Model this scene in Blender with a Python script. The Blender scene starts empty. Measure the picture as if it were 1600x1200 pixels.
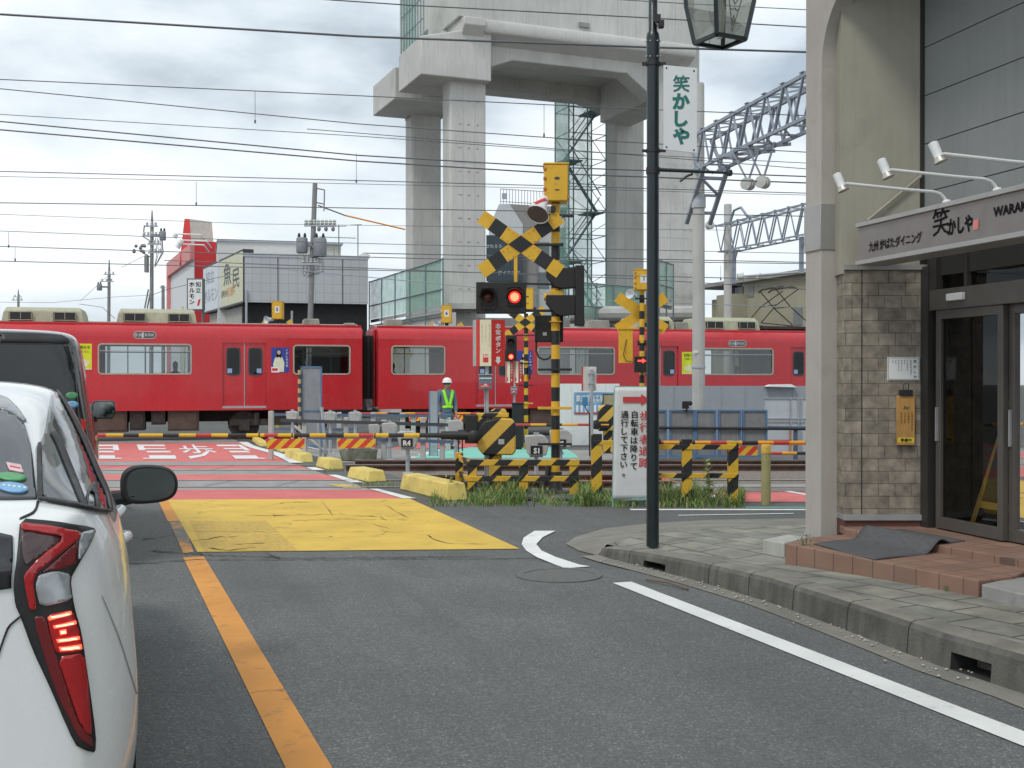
import bpy, bmesh, math, random
from mathutils import Vector, Matrix, geometry
from mathutils.bvhtree import BVHTree
random.seed(7)
R = math.radians
SC = bpy.context.scene
COL = SC.collection
# ---------------------------------------------------------------- camera, world, sun, exposure
EYE, HOR, F, CXP = 1.5, 592.0, 1800.0, 800.0      # eye height, horizon row, focal length and centre column (1600 px wide frame)
cam = bpy.data.cameras.new('camera'); camo = bpy.data.objects.new('camera', cam); COL.objects.link(camo)
camo.location = (0, 0, EYE); camo.rotation_euler = (R(90) - math.atan((600 - HOR) / F), 0, 0)
cam.sensor_width = 36; cam.lens = 36 * F / 1600; cam.clip_end = 5000; cam.clip_start = .05
SC.camera = camo
SC.view_settings.view_transform = 'Standard'; SC.view_settings.look = 'None'
SC.view_settings.exposure = 0.28; SC.view_settings.gamma = 1
SC.view_settings.use_curve_mapping = False
SUN_EL, SUN_AZ = 52, 215                           # degrees; azimuth clockwise from +Y
W = bpy.data.worlds.new('World'); SC.world = W; W.use_nodes = True
def world():
    nt = W.node_tree; n = nt.nodes; l = nt.links; n.clear()
    out = n.new('ShaderNodeOutputWorld')
    sky = n.new('ShaderNodeTexSky'); sky.sky_type = 'NISHITA'; sky.sun_disc = False
    sky.sun_elevation = R(SUN_EL); sky.sun_rotation = R(SUN_AZ)
    b1 = n.new('ShaderNodeBackground'); b1.inputs[1].default_value = .11
    l.new(sky.outputs[0], b1.inputs[0])
    tc = n.new('ShaderNodeTexCoord')
    mp = n.new('ShaderNodeMapping'); mp.inputs['Scale'].default_value = (1, 1, 2.6); mp.inputs['Location'].default_value = (.35, .1, .2)
    l.new(tc.outputs['Generated'], mp.inputs[0])
    nz = n.new('ShaderNodeTexNoise'); nz.inputs['Scale'].default_value = 3.1; nz.inputs['Detail'].default_value = 7; nz.inputs['Roughness'].default_value = .52
    l.new(mp.outputs[0], nz.inputs['Vector'])
    cr = n.new('ShaderNodeValToRGB'); e = cr.color_ramp.elements
    e[0].position = .36; e[0].color = (.42, .49, .555, 1); e[1].position = .60; e[1].color = (.86, .905, .925, 1)
    k = cr.color_ramp.elements.new(.47); k.color = (.655, .73, .79, 1)
    l.new(nz.outputs[0], cr.inputs[0])
    b2 = n.new('ShaderNodeBackground'); b2.inputs[1].default_value = 1.0; l.new(cr.outputs[0], b2.inputs[0])
    n2 = n.new('ShaderNodeTexNoise'); n2.inputs['Scale'].default_value = 2.2; n2.inputs['Detail'].default_value = 5
    l.new(mp.outputs[0], n2.inputs['Vector'])
    c2 = n.new('ShaderNodeValToRGB'); c2.color_ramp.elements[0].position = .3; c2.color_ramp.elements[0].color = (.72, .72, .72, 1)
    c2.color_ramp.elements[1].position = .5; c2.color_ramp.elements[1].color = (1, 1, 1, 1)
    l.new(n2.outputs[0], c2.inputs[0])
    mx = n.new('ShaderNodeMixShader'); l.new(c2.outputs[0], mx.inputs[0]); l.new(b1.outputs[0], mx.inputs[1]); l.new(b2.outputs[0], mx.inputs[2])
    l.new(mx.outputs[0], out.inputs[0])
world()
sl = bpy.data.lights.new('sun', 'SUN'); sl.energy = 1.15; sl.angle = R(14); sl.color = (1, .965, .91)
so = bpy.data.objects.new('sun', sl); COL.objects.link(so)
_d = Vector((math.sin(R(SUN_AZ)) * math.cos(R(SUN_EL)), math.cos(R(SUN_AZ)) * math.cos(R(SUN_EL)), math.sin(R(SUN_EL))))
so.rotation_euler = _d.to_track_quat('Z', 'Y').to_euler(); so.location = (0, -10, 60)

# ---------------------------------------------------------------- places: from the photograph's pixels to points in the world
def sstep(t):
    t = max(0, min(1, t)); return t * t * (3 - 2 * t)
def zg(X, Y): return -.40 * sstep((Y - 20) / 15)
def P(px, py, Y): return Vector(((px - CXP) / F * Y, Y, EYE + (HOR - py) / F * Y))
def G(px, py, h=0):                                # ground point (h above ground) under a pixel
    a, b = .3, 400
    for _ in range(60):
        m = (a + b) / 2
        if EYE - (zg(0, m) + h) - (py - HOR) / F * m > 0: a = m
        else: b = m
    p = P(px, py, a); return p
def GD(px, Y, h=0): return Vector(((px - CXP) / F * Y, Y, zg(0, Y) + h))
class Frame:                                       # an upright frame: local x along, y away, z up
    def __init__(s, loc, rz): s.o = Vector(loc); s.rz = R(rz); s.c = math.cos(s.rz); s.s = math.sin(s.rz)
    def w(s, x, y, z): return Vector((s.o.x + x * s.c - y * s.s, s.o.y + x * s.s + y * s.c, s.o.z + z))
    def l(s, p): d = p - s.o; return Vector((d.x * s.c + d.y * s.s, -d.x * s.s + d.y * s.c, d.z))
    def px(s, px, py, y=0):                        # pixel -> local (x,z) on the plane local y
        dx, dz = (px - CXP) / F, (HOR - py) / F
        t = (y - (s.o.x * s.s - s.o.y * s.c)) / (-dx * s.s + s.c)
        q = s.l(Vector((dx * t, t, EYE + dz * t))); return q.x, q.z
RZ_F, RZ_T, RZ_R, RZ_V = -75.05, 15.1, 19.85, 22.0

# ---------------------------------------------------------------- materials
MATS = {}
def _nt(name):
    m = bpy.data.materials.new(name); m.use_nodes = True; nt = m.node_tree
    return m, nt, nt.nodes, nt.links, nt.nodes['Principled BSDF']
def c4(c): return (c[0], c[1], c[2], 1)
def coords(n, l, scale=(1, 1, 1), rot=(0, 0, 0), src='Object'):
    tc = n.new('ShaderNodeTexCoord'); mp = n.new('ShaderNodeMapping')
    mp.inputs['Scale'].default_value = scale; mp.inputs['Rotation'].default_value = rot
    l.new(tc.outputs[src], mp.inputs[0]); return mp.outputs[0]
def noise(n, l, vec, scale, detail=4, rough=.55):
    t = n.new('ShaderNodeTexNoise'); t.inputs['Scale'].default_value = scale; t.inputs['Detail'].default_value = detail
    t.inputs['Roughness'].default_value = rough; l.new(vec, t.inputs['Vector']); return t.outputs[0]
def ramp(n, l, fac, stops, const=False):
    r = n.new('ShaderNodeValToRGB'); r.color_ramp.interpolation = 'CONSTANT' if const else 'LINEAR'
    e = r.color_ramp.elements
    while len(e) < len(stops): e.new(.5)
    for k, (p, c) in zip(e, stops):
        k.position = p; k.color = c4(c) if hasattr(c, '__len__') else (c, c, c, 1)
    l.new(fac, r.inputs[0]); return r.outputs[0]
def mix(n, l, fac, a, b, mode='MIX'):
    m = n.new('ShaderNodeMix'); m.data_type = 'RGBA'; m.blend_type = mode
    for sock, v in ((m.inputs[0], fac), (m.inputs[6], a), (m.inputs[7], b)):
        if hasattr(v, 'node'): l.new(v, sock)
        elif hasattr(v, '__len__'): sock.default_value = c4(v)
        else: sock.default_value = v
    return m.outputs[2]
def bumpn(n, l, b, h, st, dist=.01):
    bp = n.new('ShaderNodeBump'); bp.inputs['Strength'].default_value = st; bp.inputs['Distance'].default_value = dist
    l.new(h, bp.inputs['Height']); l.new(bp.outputs[0], b.inputs['Normal'])
def wear(n, l, vec, col, amt, scale, dirt=(.1, .095, .085), thr=.6):
    a = noise(n, l, vec, scale, 8, .68); f = ramp(n, l, a, [(thr - .06, 0), (thr + .12, amt)])
    return mix(n, l, f, col, dirt)
def mat(name, col, rough=.6, metal=0, var=.10, vs=5, bump=0, bs=60, dirt=0, ds=9, coat=0, streak=0, spec=.5):
    if name in MATS: return MATS[name]
    m, nt, n, l, b = _nt(name); v = coords(n, l)
    c = mix(n, l, ramp(n, l, noise(n, l, v, vs), [(.3, 0), (.7, 1)]), [x * (1 - var) for x in col], [min(1, x * (1 + var)) for x in col])
    if streak:
        vv = coords(n, l, (7, 7, .5)); c = mix(n, l, ramp(n, l, noise(n, l, vv, 2.2, 6, .6), [(.45, 0), (.75, streak)]), c, [x * .45 for x in col])
    if dirt: c = wear(n, l, v, c, dirt, ds)
    l.new(c, b.inputs['Base Color'])
    r = ramp(n, l, noise(n, l, v, vs * 2.3), [(.3, max(.02, rough - .08)), (.7, min(1, rough + .08))]); l.new(r, b.inputs['Roughness'])
    b.inputs['Metallic'].default_value = metal; b.inputs['Coat Weight'].default_value = coat; b.inputs['Coat Roughness'].default_value = .05
    b.inputs['Specular IOR Level'].default_value = spec
    if bump: bumpn(n, l, b, noise(n, l, v, bs, 5), bump)
    MATS[name] = m; return m
def stripes(name, d, period, stops, rough=.55, off=0, dirt=.35, ds=14):
    if name in MATS: return MATS[name]
    m, nt, n, l, b = _nt(name); v = coords(n, l)
    dp = n.new('ShaderNodeVectorMath'); dp.operation = 'DOT_PRODUCT'; l.new(v, dp.inputs[0]); dp.inputs[1].default_value = [x / period for x in d]
    ad = n.new('ShaderNodeMath'); ad.operation = 'ADD'; ad.inputs[1].default_value = off + 50; l.new(dp.outputs['Value'], ad.inputs[0])
    fr = n.new('ShaderNodeMath'); fr.operation = 'FRACT'; l.new(ad.outputs[0], fr.inputs[0])
    c = ramp(n, l, fr.outputs[0], stops, True)
    if dirt: c = wear(n, l, v, c, dirt, ds, (.12, .09, .05))
    l.new(c, b.inputs['Base Color']); b.inputs['Roughness'].default_value = rough
    MATS[name] = m; return m
def emit(name, col, st):
    if name in MATS: return MATS[name]
    m, nt, n, l, b = _nt(name)
    b.inputs['Base Color'].default_value = c4([x * .5 for x in col]); b.inputs['Emission Color'].default_value = c4(col); b.inputs['Emission Strength'].default_value = st
    MATS[name] = m; return m
def glass(name, tint=(.75, .8, .8), dark=.0, refl=1.0, ior=1.5, base=(.01, .012, .012)):
    """sheet glass: lets tinted light through, reflects by Fresnel; dark = share of opaque film"""
    if name in MATS: return MATS[name]
    m = bpy.data.materials.new(name); m.use_nodes = True; nt = m.node_tree; n = nt.nodes; l = nt.links; n.clear()
    out = n.new('ShaderNodeOutputMaterial'); tr = n.new('ShaderNodeBsdfTransparent'); tr.inputs[0].default_value = c4(tint)
    df = n.new('ShaderNodeBsdfDiffuse'); df.inputs[0].default_value = c4(base)
    m1 = n.new('ShaderNodeMixShader'); m1.inputs[0].default_value = dark; l.new(tr.outputs[0], m1.inputs[1]); l.new(df.outputs[0], m1.inputs[2])
    gl = n.new('ShaderNodeBsdfGlossy'); gl.inputs['Roughness'].default_value = .02
    fr = n.new('ShaderNodeFresnel'); fr.inputs[0].default_value = ior
    mu = n.new('ShaderNodeMath'); mu.operation = 'MULTIPLY'; mu.inputs[1].default_value = refl; l.new(fr.outputs[0], mu.inputs[0])
    m2 = n.new('ShaderNodeMixShader'); l.new(mu.outputs[0], m2.inputs[0]); l.new(m1.outputs[0], m2.inputs[1]); l.new(gl.outputs[0], m2.inputs[2])
    l.new(m2.outputs[0], out.inputs[0]); MATS[name] = m; return m
def net(name, col, cell=60, cover=.55):
    """open mesh netting: fine woven cells, partly see-through"""
    if name in MATS: return MATS[name]
    m, nt, n, l, b = _nt(name); out = n['Material Output']; v = coords(n, l)
    b.inputs['Base Color'].default_value = c4(col); b.inputs['Roughness'].default_value = .8
    tr = n.new('ShaderNodeBsdfTransparent'); mx = n.new('ShaderNodeMixShader')
    f = ramp(n, l, noise(n, l, v, 2.2, 3), [(.3, cover - .12), (.7, cover + .12)])
    l.new(f, mx.inputs[0]); l.new(tr.outputs[0], mx.inputs[1]); l.new(b.outputs[0], mx.inputs[2]); l.new(mx.outputs[0], out.inputs[0])
    MATS[name] = m; return m
def asphalt(name, base, light=.22, crack=0):
    m, nt, n, l, b = _nt(name); v = coords(n, l)
    big = ramp(n, l, noise(n, l, v, .55, 6, .6), [(.3, [x * .84 for x in base]), (.7, [x * 1.14 for x in base])])
    vo = n.new('ShaderNodeTexVoronoi'); vo.inputs['Scale'].default_value = 125; l.new(v, vo.inputs['Vector'])
    sp = n.new('ShaderNodeSeparateColor'); l.new(vo.outputs['Color'], sp.inputs[0])
    agg = ramp(n, l, sp.outputs[0], [(0, .68), (.5, .95), (.88, 1.13), (.97, 1.75)])
    c = mix(n, l, 1, big, agg, 'MULTIPLY')
    fine = ramp(n, l, noise(n, l, v, 240, 2), [(.35, .72), (.65, 1.28)]); c = mix(n, l, 1, c, fine, 'MULTIPLY')
    vr = n.new('ShaderNodeMapping'); vr.vector_type = 'POINT'; vr.inputs['Rotation'].default_value = (0, 0, R(-19.85)); l.new(v, vr.inputs[0]); v2 = n.new('ShaderNodeMapping'); v2.inputs['Scale'].default_value = (1.6, .16, 1); l.new(vr.outputs[0], v2.inputs[0])
    stain = ramp(n, l, noise(n, l, v2.outputs[0], 1.1, 5, .6), [(.44, 0), (.68, .42)]); c = mix(n, l, stain, c, [x * .62 for x in base])
    spot = ramp(n, l, noise(n, l, v, 4.5, 4, .7), [(.66, 0), (.74, .5)]); c = mix(n, l, spot, c, [x * .5 for x in base])
    pale = ramp(n, l, noise(n, l, v2.outputs[0], 2.7, 6, .65), [(.60, 0), (.8, .35)]); c = mix(n, l, pale, c, [min(1, x * 1.55) for x in base])
    if crack:
        wv = noise(n, l, v, 2.5, 5); vm = n.new('ShaderNodeVectorMath'); vm.operation = 'ADD'
        sc = n.new('ShaderNodeVectorMath'); sc.operation = 'SCALE'; sc.inputs[3].default_value = .5
        tcn = n.new('ShaderNodeTexNoise'); tcn.inputs['Scale'].default_value = 2.5; tcn.inputs['Detail'].default_value = 6; l.new(v, tcn.inputs['Vector'])
        l.new(tcn.outputs['Color'], sc.inputs[0]); l.new(v, vm.inputs[0]); l.new(sc.outputs[0], vm.inputs[1])
        cv = n.new('ShaderNodeTexVoronoi'); cv.feature = 'DISTANCE_TO_EDGE'; cv.inputs['Scale'].default_value = .55; l.new(vm.outputs[0], cv.inputs['Vector'])
        msk = ramp(n, l, noise(n, l, v, .8, 2), [(.5, 0), (.6, crack)])
        ck = ramp(n, l, cv.outputs['Distance'], [(.006, 1), (.014, 0)]); fk = mix(n, l, 1, ck, msk, 'MULTIPLY')
        c = mix(n, l, fk, c, (.02, .02, .02))
    l.new(c, b.inputs['Base Color']); b.inputs['Roughness'].default_value = .86; b.inputs['Specular IOR Level'].default_value = .3
    bumpn(n, l, b, sp.outputs[0], .5, .004)
    MATS[name] = m; return m
def paint(name, col, worn=.35, scale=5, crack=0, under=(.09, .09, .09), thr=.58, agg=True):
    """road paint: worn through to the asphalt in flecks and cracks"""
    m, nt, n, l, b = _nt(name); v = coords(n, l)
    c = mix(n, l, ramp(n, l, noise(n, l, v, 1.6, 5), [(.3, 0), (.7, 1)]), [x * .86 for x in col], [min(1, x * 1.08) for x in col])
    f = ramp(n, l, noise(n, l, v, scale, 9, .75), [(thr - .02, 0), (thr + .09, worn)])
    f2 = ramp(n, l, noise(n, l, v, 130, 3, .6), [(.58, 0), (.68, worn * .8)]); c = mix(n, l, f, c, under); c = mix(n, l, f2, c, [x * .55 for x in col])
    if crack:
        sc = n.new('ShaderNodeVectorMath'); sc.operation = 'SCALE'; sc.inputs[3].default_value = .9
        tcn = n.new('ShaderNodeTexNoise'); tcn.inputs['Scale'].default_value = 1.7; tcn.inputs['Detail'].default_value = 7; l.new(v, tcn.inputs['Vector'])
        l.new(tcn.outputs['Color'], sc.inputs[0]); vm = n.new('ShaderNodeVectorMath'); l.new(v, vm.inputs[0]); l.new(sc.outputs[0], vm.inputs[1])
        cv = n.new('ShaderNodeTexVoronoi'); cv.feature = 'DISTANCE_TO_EDGE'; cv.inputs['Scale'].default_value = .62; l.new(vm.outputs[0], cv.inputs['Vector'])
        ck = ramp(n, l, cv.outputs['Distance'], [(.002, 1), (.007, 0)]); msk = ramp(n, l, noise(n, l, v, 1.4, 5), [(.5, 0), (.6, crack)])
        c = mix(n, l, mix(n, l, 1, ck, msk, 'MULTIPLY'), c, [x * .22 for x in col])
    l.new(c, b.inputs['Base Color']); b.inputs['Roughness'].default_value = .7
    bumpn(n, l, b, noise(n, l, v, 140, 2), .25, .004); MATS[name] = m; return m
def bricks(name, c1, c2, mortar, w, h, ms=.012, rot=(0, 0, 0), loc=(0, 0, 0), squash=1, rough=.7, var=.2, vs=9, bump=.4, swap=None, off=.5, dirt=0):
    m, nt, n, l, b = _nt(name); tc = n.new('ShaderNodeTexCoord'); v = tc.outputs['Object']
    if swap:
        s = n.new('ShaderNodeSeparateXYZ'); cb = n.new('ShaderNodeCombineXYZ'); l.new(v, s.inputs[0])
        for i, k in enumerate(swap): l.new(s.outputs[k], cb.inputs[i])
        v = cb.outputs[0]
    mp = n.new('ShaderNodeMapping'); mp.inputs['Rotation'].default_value = rot; mp.inputs['Location'].default_value = loc; l.new(v, mp.inputs[0])
    t = n.new('ShaderNodeTexBrick'); t.squash = squash; t.squash_frequency = 3; t.inputs['Scale'].default_value = 1; t.inputs['Brick Width'].default_value = w; t.inputs['Row Height'].default_value = h
    t.inputs['Mortar Size'].default_value = ms; t.inputs['Color1'].default_value = c4(c1); t.inputs['Color2'].default_value = c4(c2); t.inputs['Mortar'].default_value = c4(mortar)
    t.offset = off; t.inputs['Bias'].default_value = 0; t.inputs['Mortar Smooth'].default_value = .2
    l.new(mp.outputs[0], t.inputs['Vector']); ov = coords(n, l)
    c = mix(n, l, 1, t.outputs['Color'], ramp(n, l, noise(n, l, ov, vs, 6, .6), [(.3, 1 - var), (.7, 1 + var)]), 'MULTIPLY')
    if dirt: c = wear(n, l, ov, c, dirt, 2.5, (.07, .075, .06), .52)
    l.new(c, b.inputs['Base Color']); b.inputs['Roughness'].default_value = rough
    iv = n.new('ShaderNodeMath'); iv.operation = 'SUBTRACT'; iv.inputs[0].default_value = 1; l.new(t.outputs['Fac'], iv.inputs[1])
    bumpn(n, l, b, iv.outputs[0], bump, .006); MATS[name] = m; return m

YEL, BLK = (.74, .43, .03), (.018, .018, .02)
M = dict(
 asphalt=asphalt('asphalt', (.150, .154, .151)), old_asphalt=asphalt('old_asphalt', (.150, .151, .145), crack=.8), side_asphalt=asphalt('side_asphalt', (.135, .137, .134)),
 white_line=paint('white_line', (.78, .79, .77), .35, 7), yellow_paint=paint('yellow_paint', (.72, .475, .07), .42, 3.6, crack=1, thr=.585),
 yellow_faded=paint('yellow_faded', (.64, .42, .07), .45, 22, crack=1, thr=.52), orange_paint=paint('orange_paint', (.68, .29, .05), .45, 7, crack=.7, thr=.57), orange_worn=paint('orange_worn', (.70, .31, .06), 1, 2.4, thr=.45, under=(.15, .15, .145)), red_paint=paint('red_paint', (.66, .155, .145), .18, 4),
 green_paint=paint('green_paint', (.22, .60, .48), .2, 4), grey_panel=mat('grey_panel', (.30, .295, .28), .85, var=.15, vs=3, dirt=.4, ds=5, bump=.3),
 concrete=mat('concrete', (.44, .435, .40), .85, var=.14, vs=.5, streak=.38, bump=.15, bs=14, dirt=.25, ds=.7), concrete_pole=mat('concrete_pole', (.46, .46, .44), .85, var=.1, vs=2, streak=.2),
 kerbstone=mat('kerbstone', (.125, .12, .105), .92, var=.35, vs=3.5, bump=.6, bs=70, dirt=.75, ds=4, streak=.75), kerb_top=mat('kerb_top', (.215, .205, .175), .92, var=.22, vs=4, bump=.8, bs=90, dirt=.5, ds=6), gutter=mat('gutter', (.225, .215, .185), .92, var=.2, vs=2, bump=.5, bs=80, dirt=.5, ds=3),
 black=mat('black', BLK, .5, var=.2), black_rubber=mat('black_rubber', (.02, .02, .02), .8), signal_black=mat('signal_black', (.016, .015, .015), .55),
 yellow=mat('yellow', YEL, .5, var=.08, dirt=.3, ds=12), yellow_old=mat('yellow_old', (.66, .43, .07), .6, var=.15, dirt=.45, ds=8),
 steel=mat('steel', (.42, .43, .44), .45, .5, var=.1), galv=mat('galv', (.44, .47, .50), .5, .35, var=.12, vs=7), darksteel=mat('darksteel', (.07, .075, .085), .5, .3), rust=mat('rust', (.10, .055, .04), .85, var=.3, vs=6, bump=.2), railtop=mat('railtop', (.5, .48, .46), .35, .8),
 white=mat('white', (.78, .79, .78), .55, var=.04), grey=mat('grey', (.40, .41, .41), .6, var=.08, dirt=.25, ds=6), greybox=mat('greybox', (.43, .43, .42), .6, var=.08, dirt=.3, ds=6), red=mat('red', (.62, .03, .035), .5), dkgreen=mat('dkgreen', (.007, .017, .020), .4, var=.2, coat=.15),
 blue=mat('blue', (.10, .195, .34), .5, dirt=.3, ds=8), ltgreen=mat('ltgreen', (.22, .42, .38), .6),
 lamp_red=emit('lamp_red', (1, .012, .01), 3.2), lamp_core=emit('lamp_core', (1, .26, .12), 1.7), lamp_off=mat('lamp_off', (.06, .008, .01), .3),
)

# ---------------------------------------------------------------- mesh builder and things
class MB:
    def __init__(s): s.v = []; s.f = []; s.m = []
    def add(s, vs, fs, m=0):
        k = len(s.v); s.v += [tuple(x) for x in vs]; s.f += [tuple(i + k for i in f) for f in fs]; s.m += [m] * len(fs); return s
    def face(s, pts, m=0): return s.add(pts, [tuple(range(len(pts)))], m)
    def box(s, x0, x1, y0, y1, z0, z1, m=0):
        return s.add([(x, y, z) for z in (z0, z1) for y in (y0, y1) for x in (x0, x1)], [(0, 2, 3, 1), (4, 5, 7, 6), (0, 1, 5, 4), (2, 6, 7, 3), (0, 4, 6, 2), (1, 3, 7, 5)], m)
    def bar(s, a, b, w, h=None, m=0, up=(0, 0, 1)):
        a, b = Vector(a), Vector(b); h = h or w; d = (b - a).normalized(); u = Vector(up)
        if abs(d.dot(u)) > .99: u = Vector((0, 1, 0))
        r = d.cross(u).normalized(); u = r.cross(d); vs = []
        for p in (a, b):
            for i, j in ((-1, -1), (1, -1), (1, 1), (-1, 1)): vs.append(p + r * i * w / 2 + u * j * h / 2)
        return s.add(vs, [(0, 1, 2, 3), (7, 6, 5, 4), (0, 4, 5, 1), (1, 5, 6, 2), (2, 6, 7, 3), (3, 7, 4, 0)], m)
    def tube(s, pts, r, n=8, m=0, cap=True):
        pts = [Vector(p) for p in pts]; k = len(pts); vs = []; fs = []; rr = r if hasattr(r, '__len__') else [r] * k
        prev = None
        for i, p in enumerate(pts):
            d = (pts[min(i + 1, k - 1)] - pts[max(i - 1, 0)]).normalized()
            if prev is None:
                u = Vector((0, 0, 1)) if abs(d.z) < .9 else Vector((1, 0, 0)); a = d.cross(u).normalized()
            else: a = (prev - d * prev.dot(d)).normalized()
            prev = a; b = d.cross(a)
            for j in range(n):
                t = 2 * math.pi * j / n; vs.append(p + (a * math.cos(t) + b * math.sin(t)) * rr[i])
        for i in range(k - 1):
            for j in range(n): fs.append((i * n + j, i * n + (j + 1) % n, (i + 1) * n + (j + 1) % n, (i + 1) * n + j))
        if cap: fs += [tuple(reversed(range(n))), tuple(range((k - 1) * n, k * n))]
        return s.add(vs, fs, m)
    def prism(s, poly, a, b, ax='y', m=0):
        """extrude a 2-D outline: ax 'y' -> (x,z) outline, 'x' -> (y,z), 'z' -> (x,y)"""
        f = {'y': lambda p, t: (p[0], t, p[1]), 'x': lambda p, t: (t, p[0], p[1]), 'z': lambda p, t: (p[0], p[1], t)}[ax]
        n = len(poly); vs = [f(p, a) for p in poly] + [f(p, b) for p in poly]
        return s.add(vs, [tuple(range(n)), tuple(reversed(range(n, 2 * n)))] + [(i, (i + 1) % n, n + (i + 1) % n, n + i) for i in range(n)], m)
    def lathe(s, prof, c=(0, 0, 0), n=16, m=0, axis=None):
        vs = []; fs = []; c = Vector(c); k = len(prof)
        q = Vector((0, 0, 1)).rotation_difference(Vector(axis).normalized()) if axis else None
        for r, z in prof:
            for j in range(n):
                t = 2 * math.pi * j / n; p = Vector((r * math.cos(t), r * math.sin(t), z))
                if q: p = q @ p
                vs.append(c + p)
        for i in range(k - 1):
            for j in range(n): fs.append((i * n + j, i * n + (j + 1) % n, (i + 1) * n + (j + 1) % n, (i + 1) * n + j))
        fs += [tuple(reversed(range(n))), tuple(range((k - 1) * n, k * n))]
        return s.add(vs, fs, m)
    def disc(s, c, r, y=None, n=20, m=0, th=.004):
        """a thin round plate facing -y"""
        x, yy, z = c; return s.prism([(x + r * math.cos(2 * math.pi * j / n), z + r * math.sin(2 * math.pi * j / n)) for j in range(n)], yy, yy + th, 'y', m)
    def grid(s, fn, nu, nv, m=0):
        vs = [fn(i / nu, j / nv) for j in range(nv + 1) for i in range(nu + 1)]; w = nu + 1
        return s.add(vs, [(j * w + i, j * w + i + 1, (j + 1) * w + i + 1, (j + 1) * w + i) for j in range(nv) for i in range(nu)], m)
    def ring(s, x0, x1, z0, z1, t, y0, y1, r=.05, m=0):
        """rounded rectangular frame in the x-z plane"""
        o = rrect(x0 - t, x1 + t, z0 - t, z1 + t, r + t); i = rrect(x0, x1, z0, z1, r); n = len(o)
        vs = [(a, y0, b) for a, b in o] + [(a, y0, b) for a, b in i] + [(a, y1, b) for a, b in o] + [(a, y1, b) for a, b in i]; fs = []
        for k in range(n):
            q = (k + 1) % n
            fs += [(k, q, n + q, n + k), (2 * n + k, 3 * n + k, 3 * n + q, 2 * n + q), (k, 2 * n + k, 2 * n + q, q), (n + k, n + q, 3 * n + q, 3 * n + k)]
        return s.add(vs, fs, m)
    def text(s, body, x, z, h, y=0, m=0, align='c', vert=False, pitch=1.12, wscale=1.0, bold=.012, maxw=None, fn=None):
        """lettering flat in the x-z plane facing -y. x,z = centre (or left) and top; vert = one glyph under another"""
        if vert:
            for i, ch in enumerate(body):
                s.text(ch, x, z - i * h * pitch, h, y, m, 'c', False, 1, wscale, bold, None, fn)
            return s
        vs, fs, w = glyphs(body, bold); sx = h * wscale
        if maxw and w * sx > maxw: sx = maxw / w
        x0 = x - w * sx / 2 if align == 'c' else x
        g = fn or (lambda a, b: (a, y, b)); heavy = bold >= .02 and any(0x4e00 <= ord(c) <= 0x9fff for c in body)
        for i, (dx, dz) in enumerate(((0, 0), (.022, 0), (0, .02), (.022, .02)) if heavy else ((0, 0),)):   # heavier strokes for kanji: overprinted
            q = [g(x0 + a * sx + (dx - .011 * heavy) * h, z - h + (b + .12 + dz) * h) for a, b in vs]; s.add([(p[0], p[1] - .0004 * i, p[2]) for p in q], fs, m)
        return s
    def build(s, name, mats, parent=None, loc=(0, 0, 0), rz=0, smooth=35, bevel=0):
        me = bpy.data.meshes.new(name); me.from_pydata(s.v, [], s.f); me.validate()
        for mm in (mats if isinstance(mats, (list, tuple)) else [mats]): me.materials.append((M.get(mm) or MATS[mm]) if isinstance(mm, str) else mm)
        if len(me.polygons) == len(s.m): me.polygons.foreach_set('material_index', s.m)
        bm = bmesh.new(); bm.from_mesh(me); bmesh.ops.recalc_face_normals(bm, faces=bm.faces); bm.to_mesh(me); bm.free()
        if smooth:
            me.shade_smooth(); me.set_sharp_from_angle(angle=R(smooth))
        o = bpy.data.objects.new(name, me); COL.objects.link(o)
        if parent: o.parent = parent
        o.location = loc; o.rotation_euler.z = R(rz)
        if bevel:
            b = o.modifiers.new('bevel', 'BEVEL'); b.width = bevel; b.segments = 2; b.limit_method = 'ANGLE'; b.angle_limit = R(40)
        return o
def rrect(x0, x1, z0, z1, r, k=5):
    r = min(r, (x1 - x0) / 2.01, (z1 - z0) / 2.01); out = []
    for cx, cz, a in ((x1 - r, z1 - r, 0), (x0 + r, z1 - r, 90), (x0 + r, z0 + r, 180), (x1 - r, z0 + r, 270)):
        for i in range(k + 1):
            t = R(a + 90 * i / k); out.append((cx + r * math.cos(t), cz + r * math.sin(t)))
    return out
_G = {}
def glyphs(body, bold=.012):
    if any(0x4e00 <= ord(c) <= 0x9fff for c in body): bold = min(bold, .004)
    k = (body, bold)
    if k not in _G:
        cu = bpy.data.curves.new('glyph', 'FONT'); cu.body = body; cu.offset = bold; cu.resolution_u = 2
        o = bpy.data.objects.new('glyph', cu); COL.objects.link(o)
        dg = bpy.context.evaluated_depsgraph_get(); me = bpy.data.meshes.new_from_object(o.evaluated_get(dg))
        vs = [(v.co.x, v.co.y) for v in me.vertices]; fs = [tuple(p.vertices) for p in me.polygons]
        bpy.data.objects.remove(o); bpy.data.curves.remove(cu); bpy.data.meshes.remove(me)
        x0 = min(v[0] for v in vs) if vs else 0; x1 = max(v[0] for v in vs) if vs else 0
        _G[k] = ([(a - x0, b) for a, b in vs], fs, x1 - x0)
    return _G[k]
def tag(o, label, cat, group=None):
    o['label'] = label; o['category'] = cat
    if group: o['group'] = group
    return o
def thing(name, label, cat, loc, rz=0, group=None):
    o = bpy.data.objects.new(name, None); COL.objects.link(o); o.location = loc; o.rotation_euler.z = R(rz); o.empty_display_size = .2
    return tag(o, label, cat, group)
def struct(o, kind='structure'): o['kind'] = kind; return o
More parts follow.
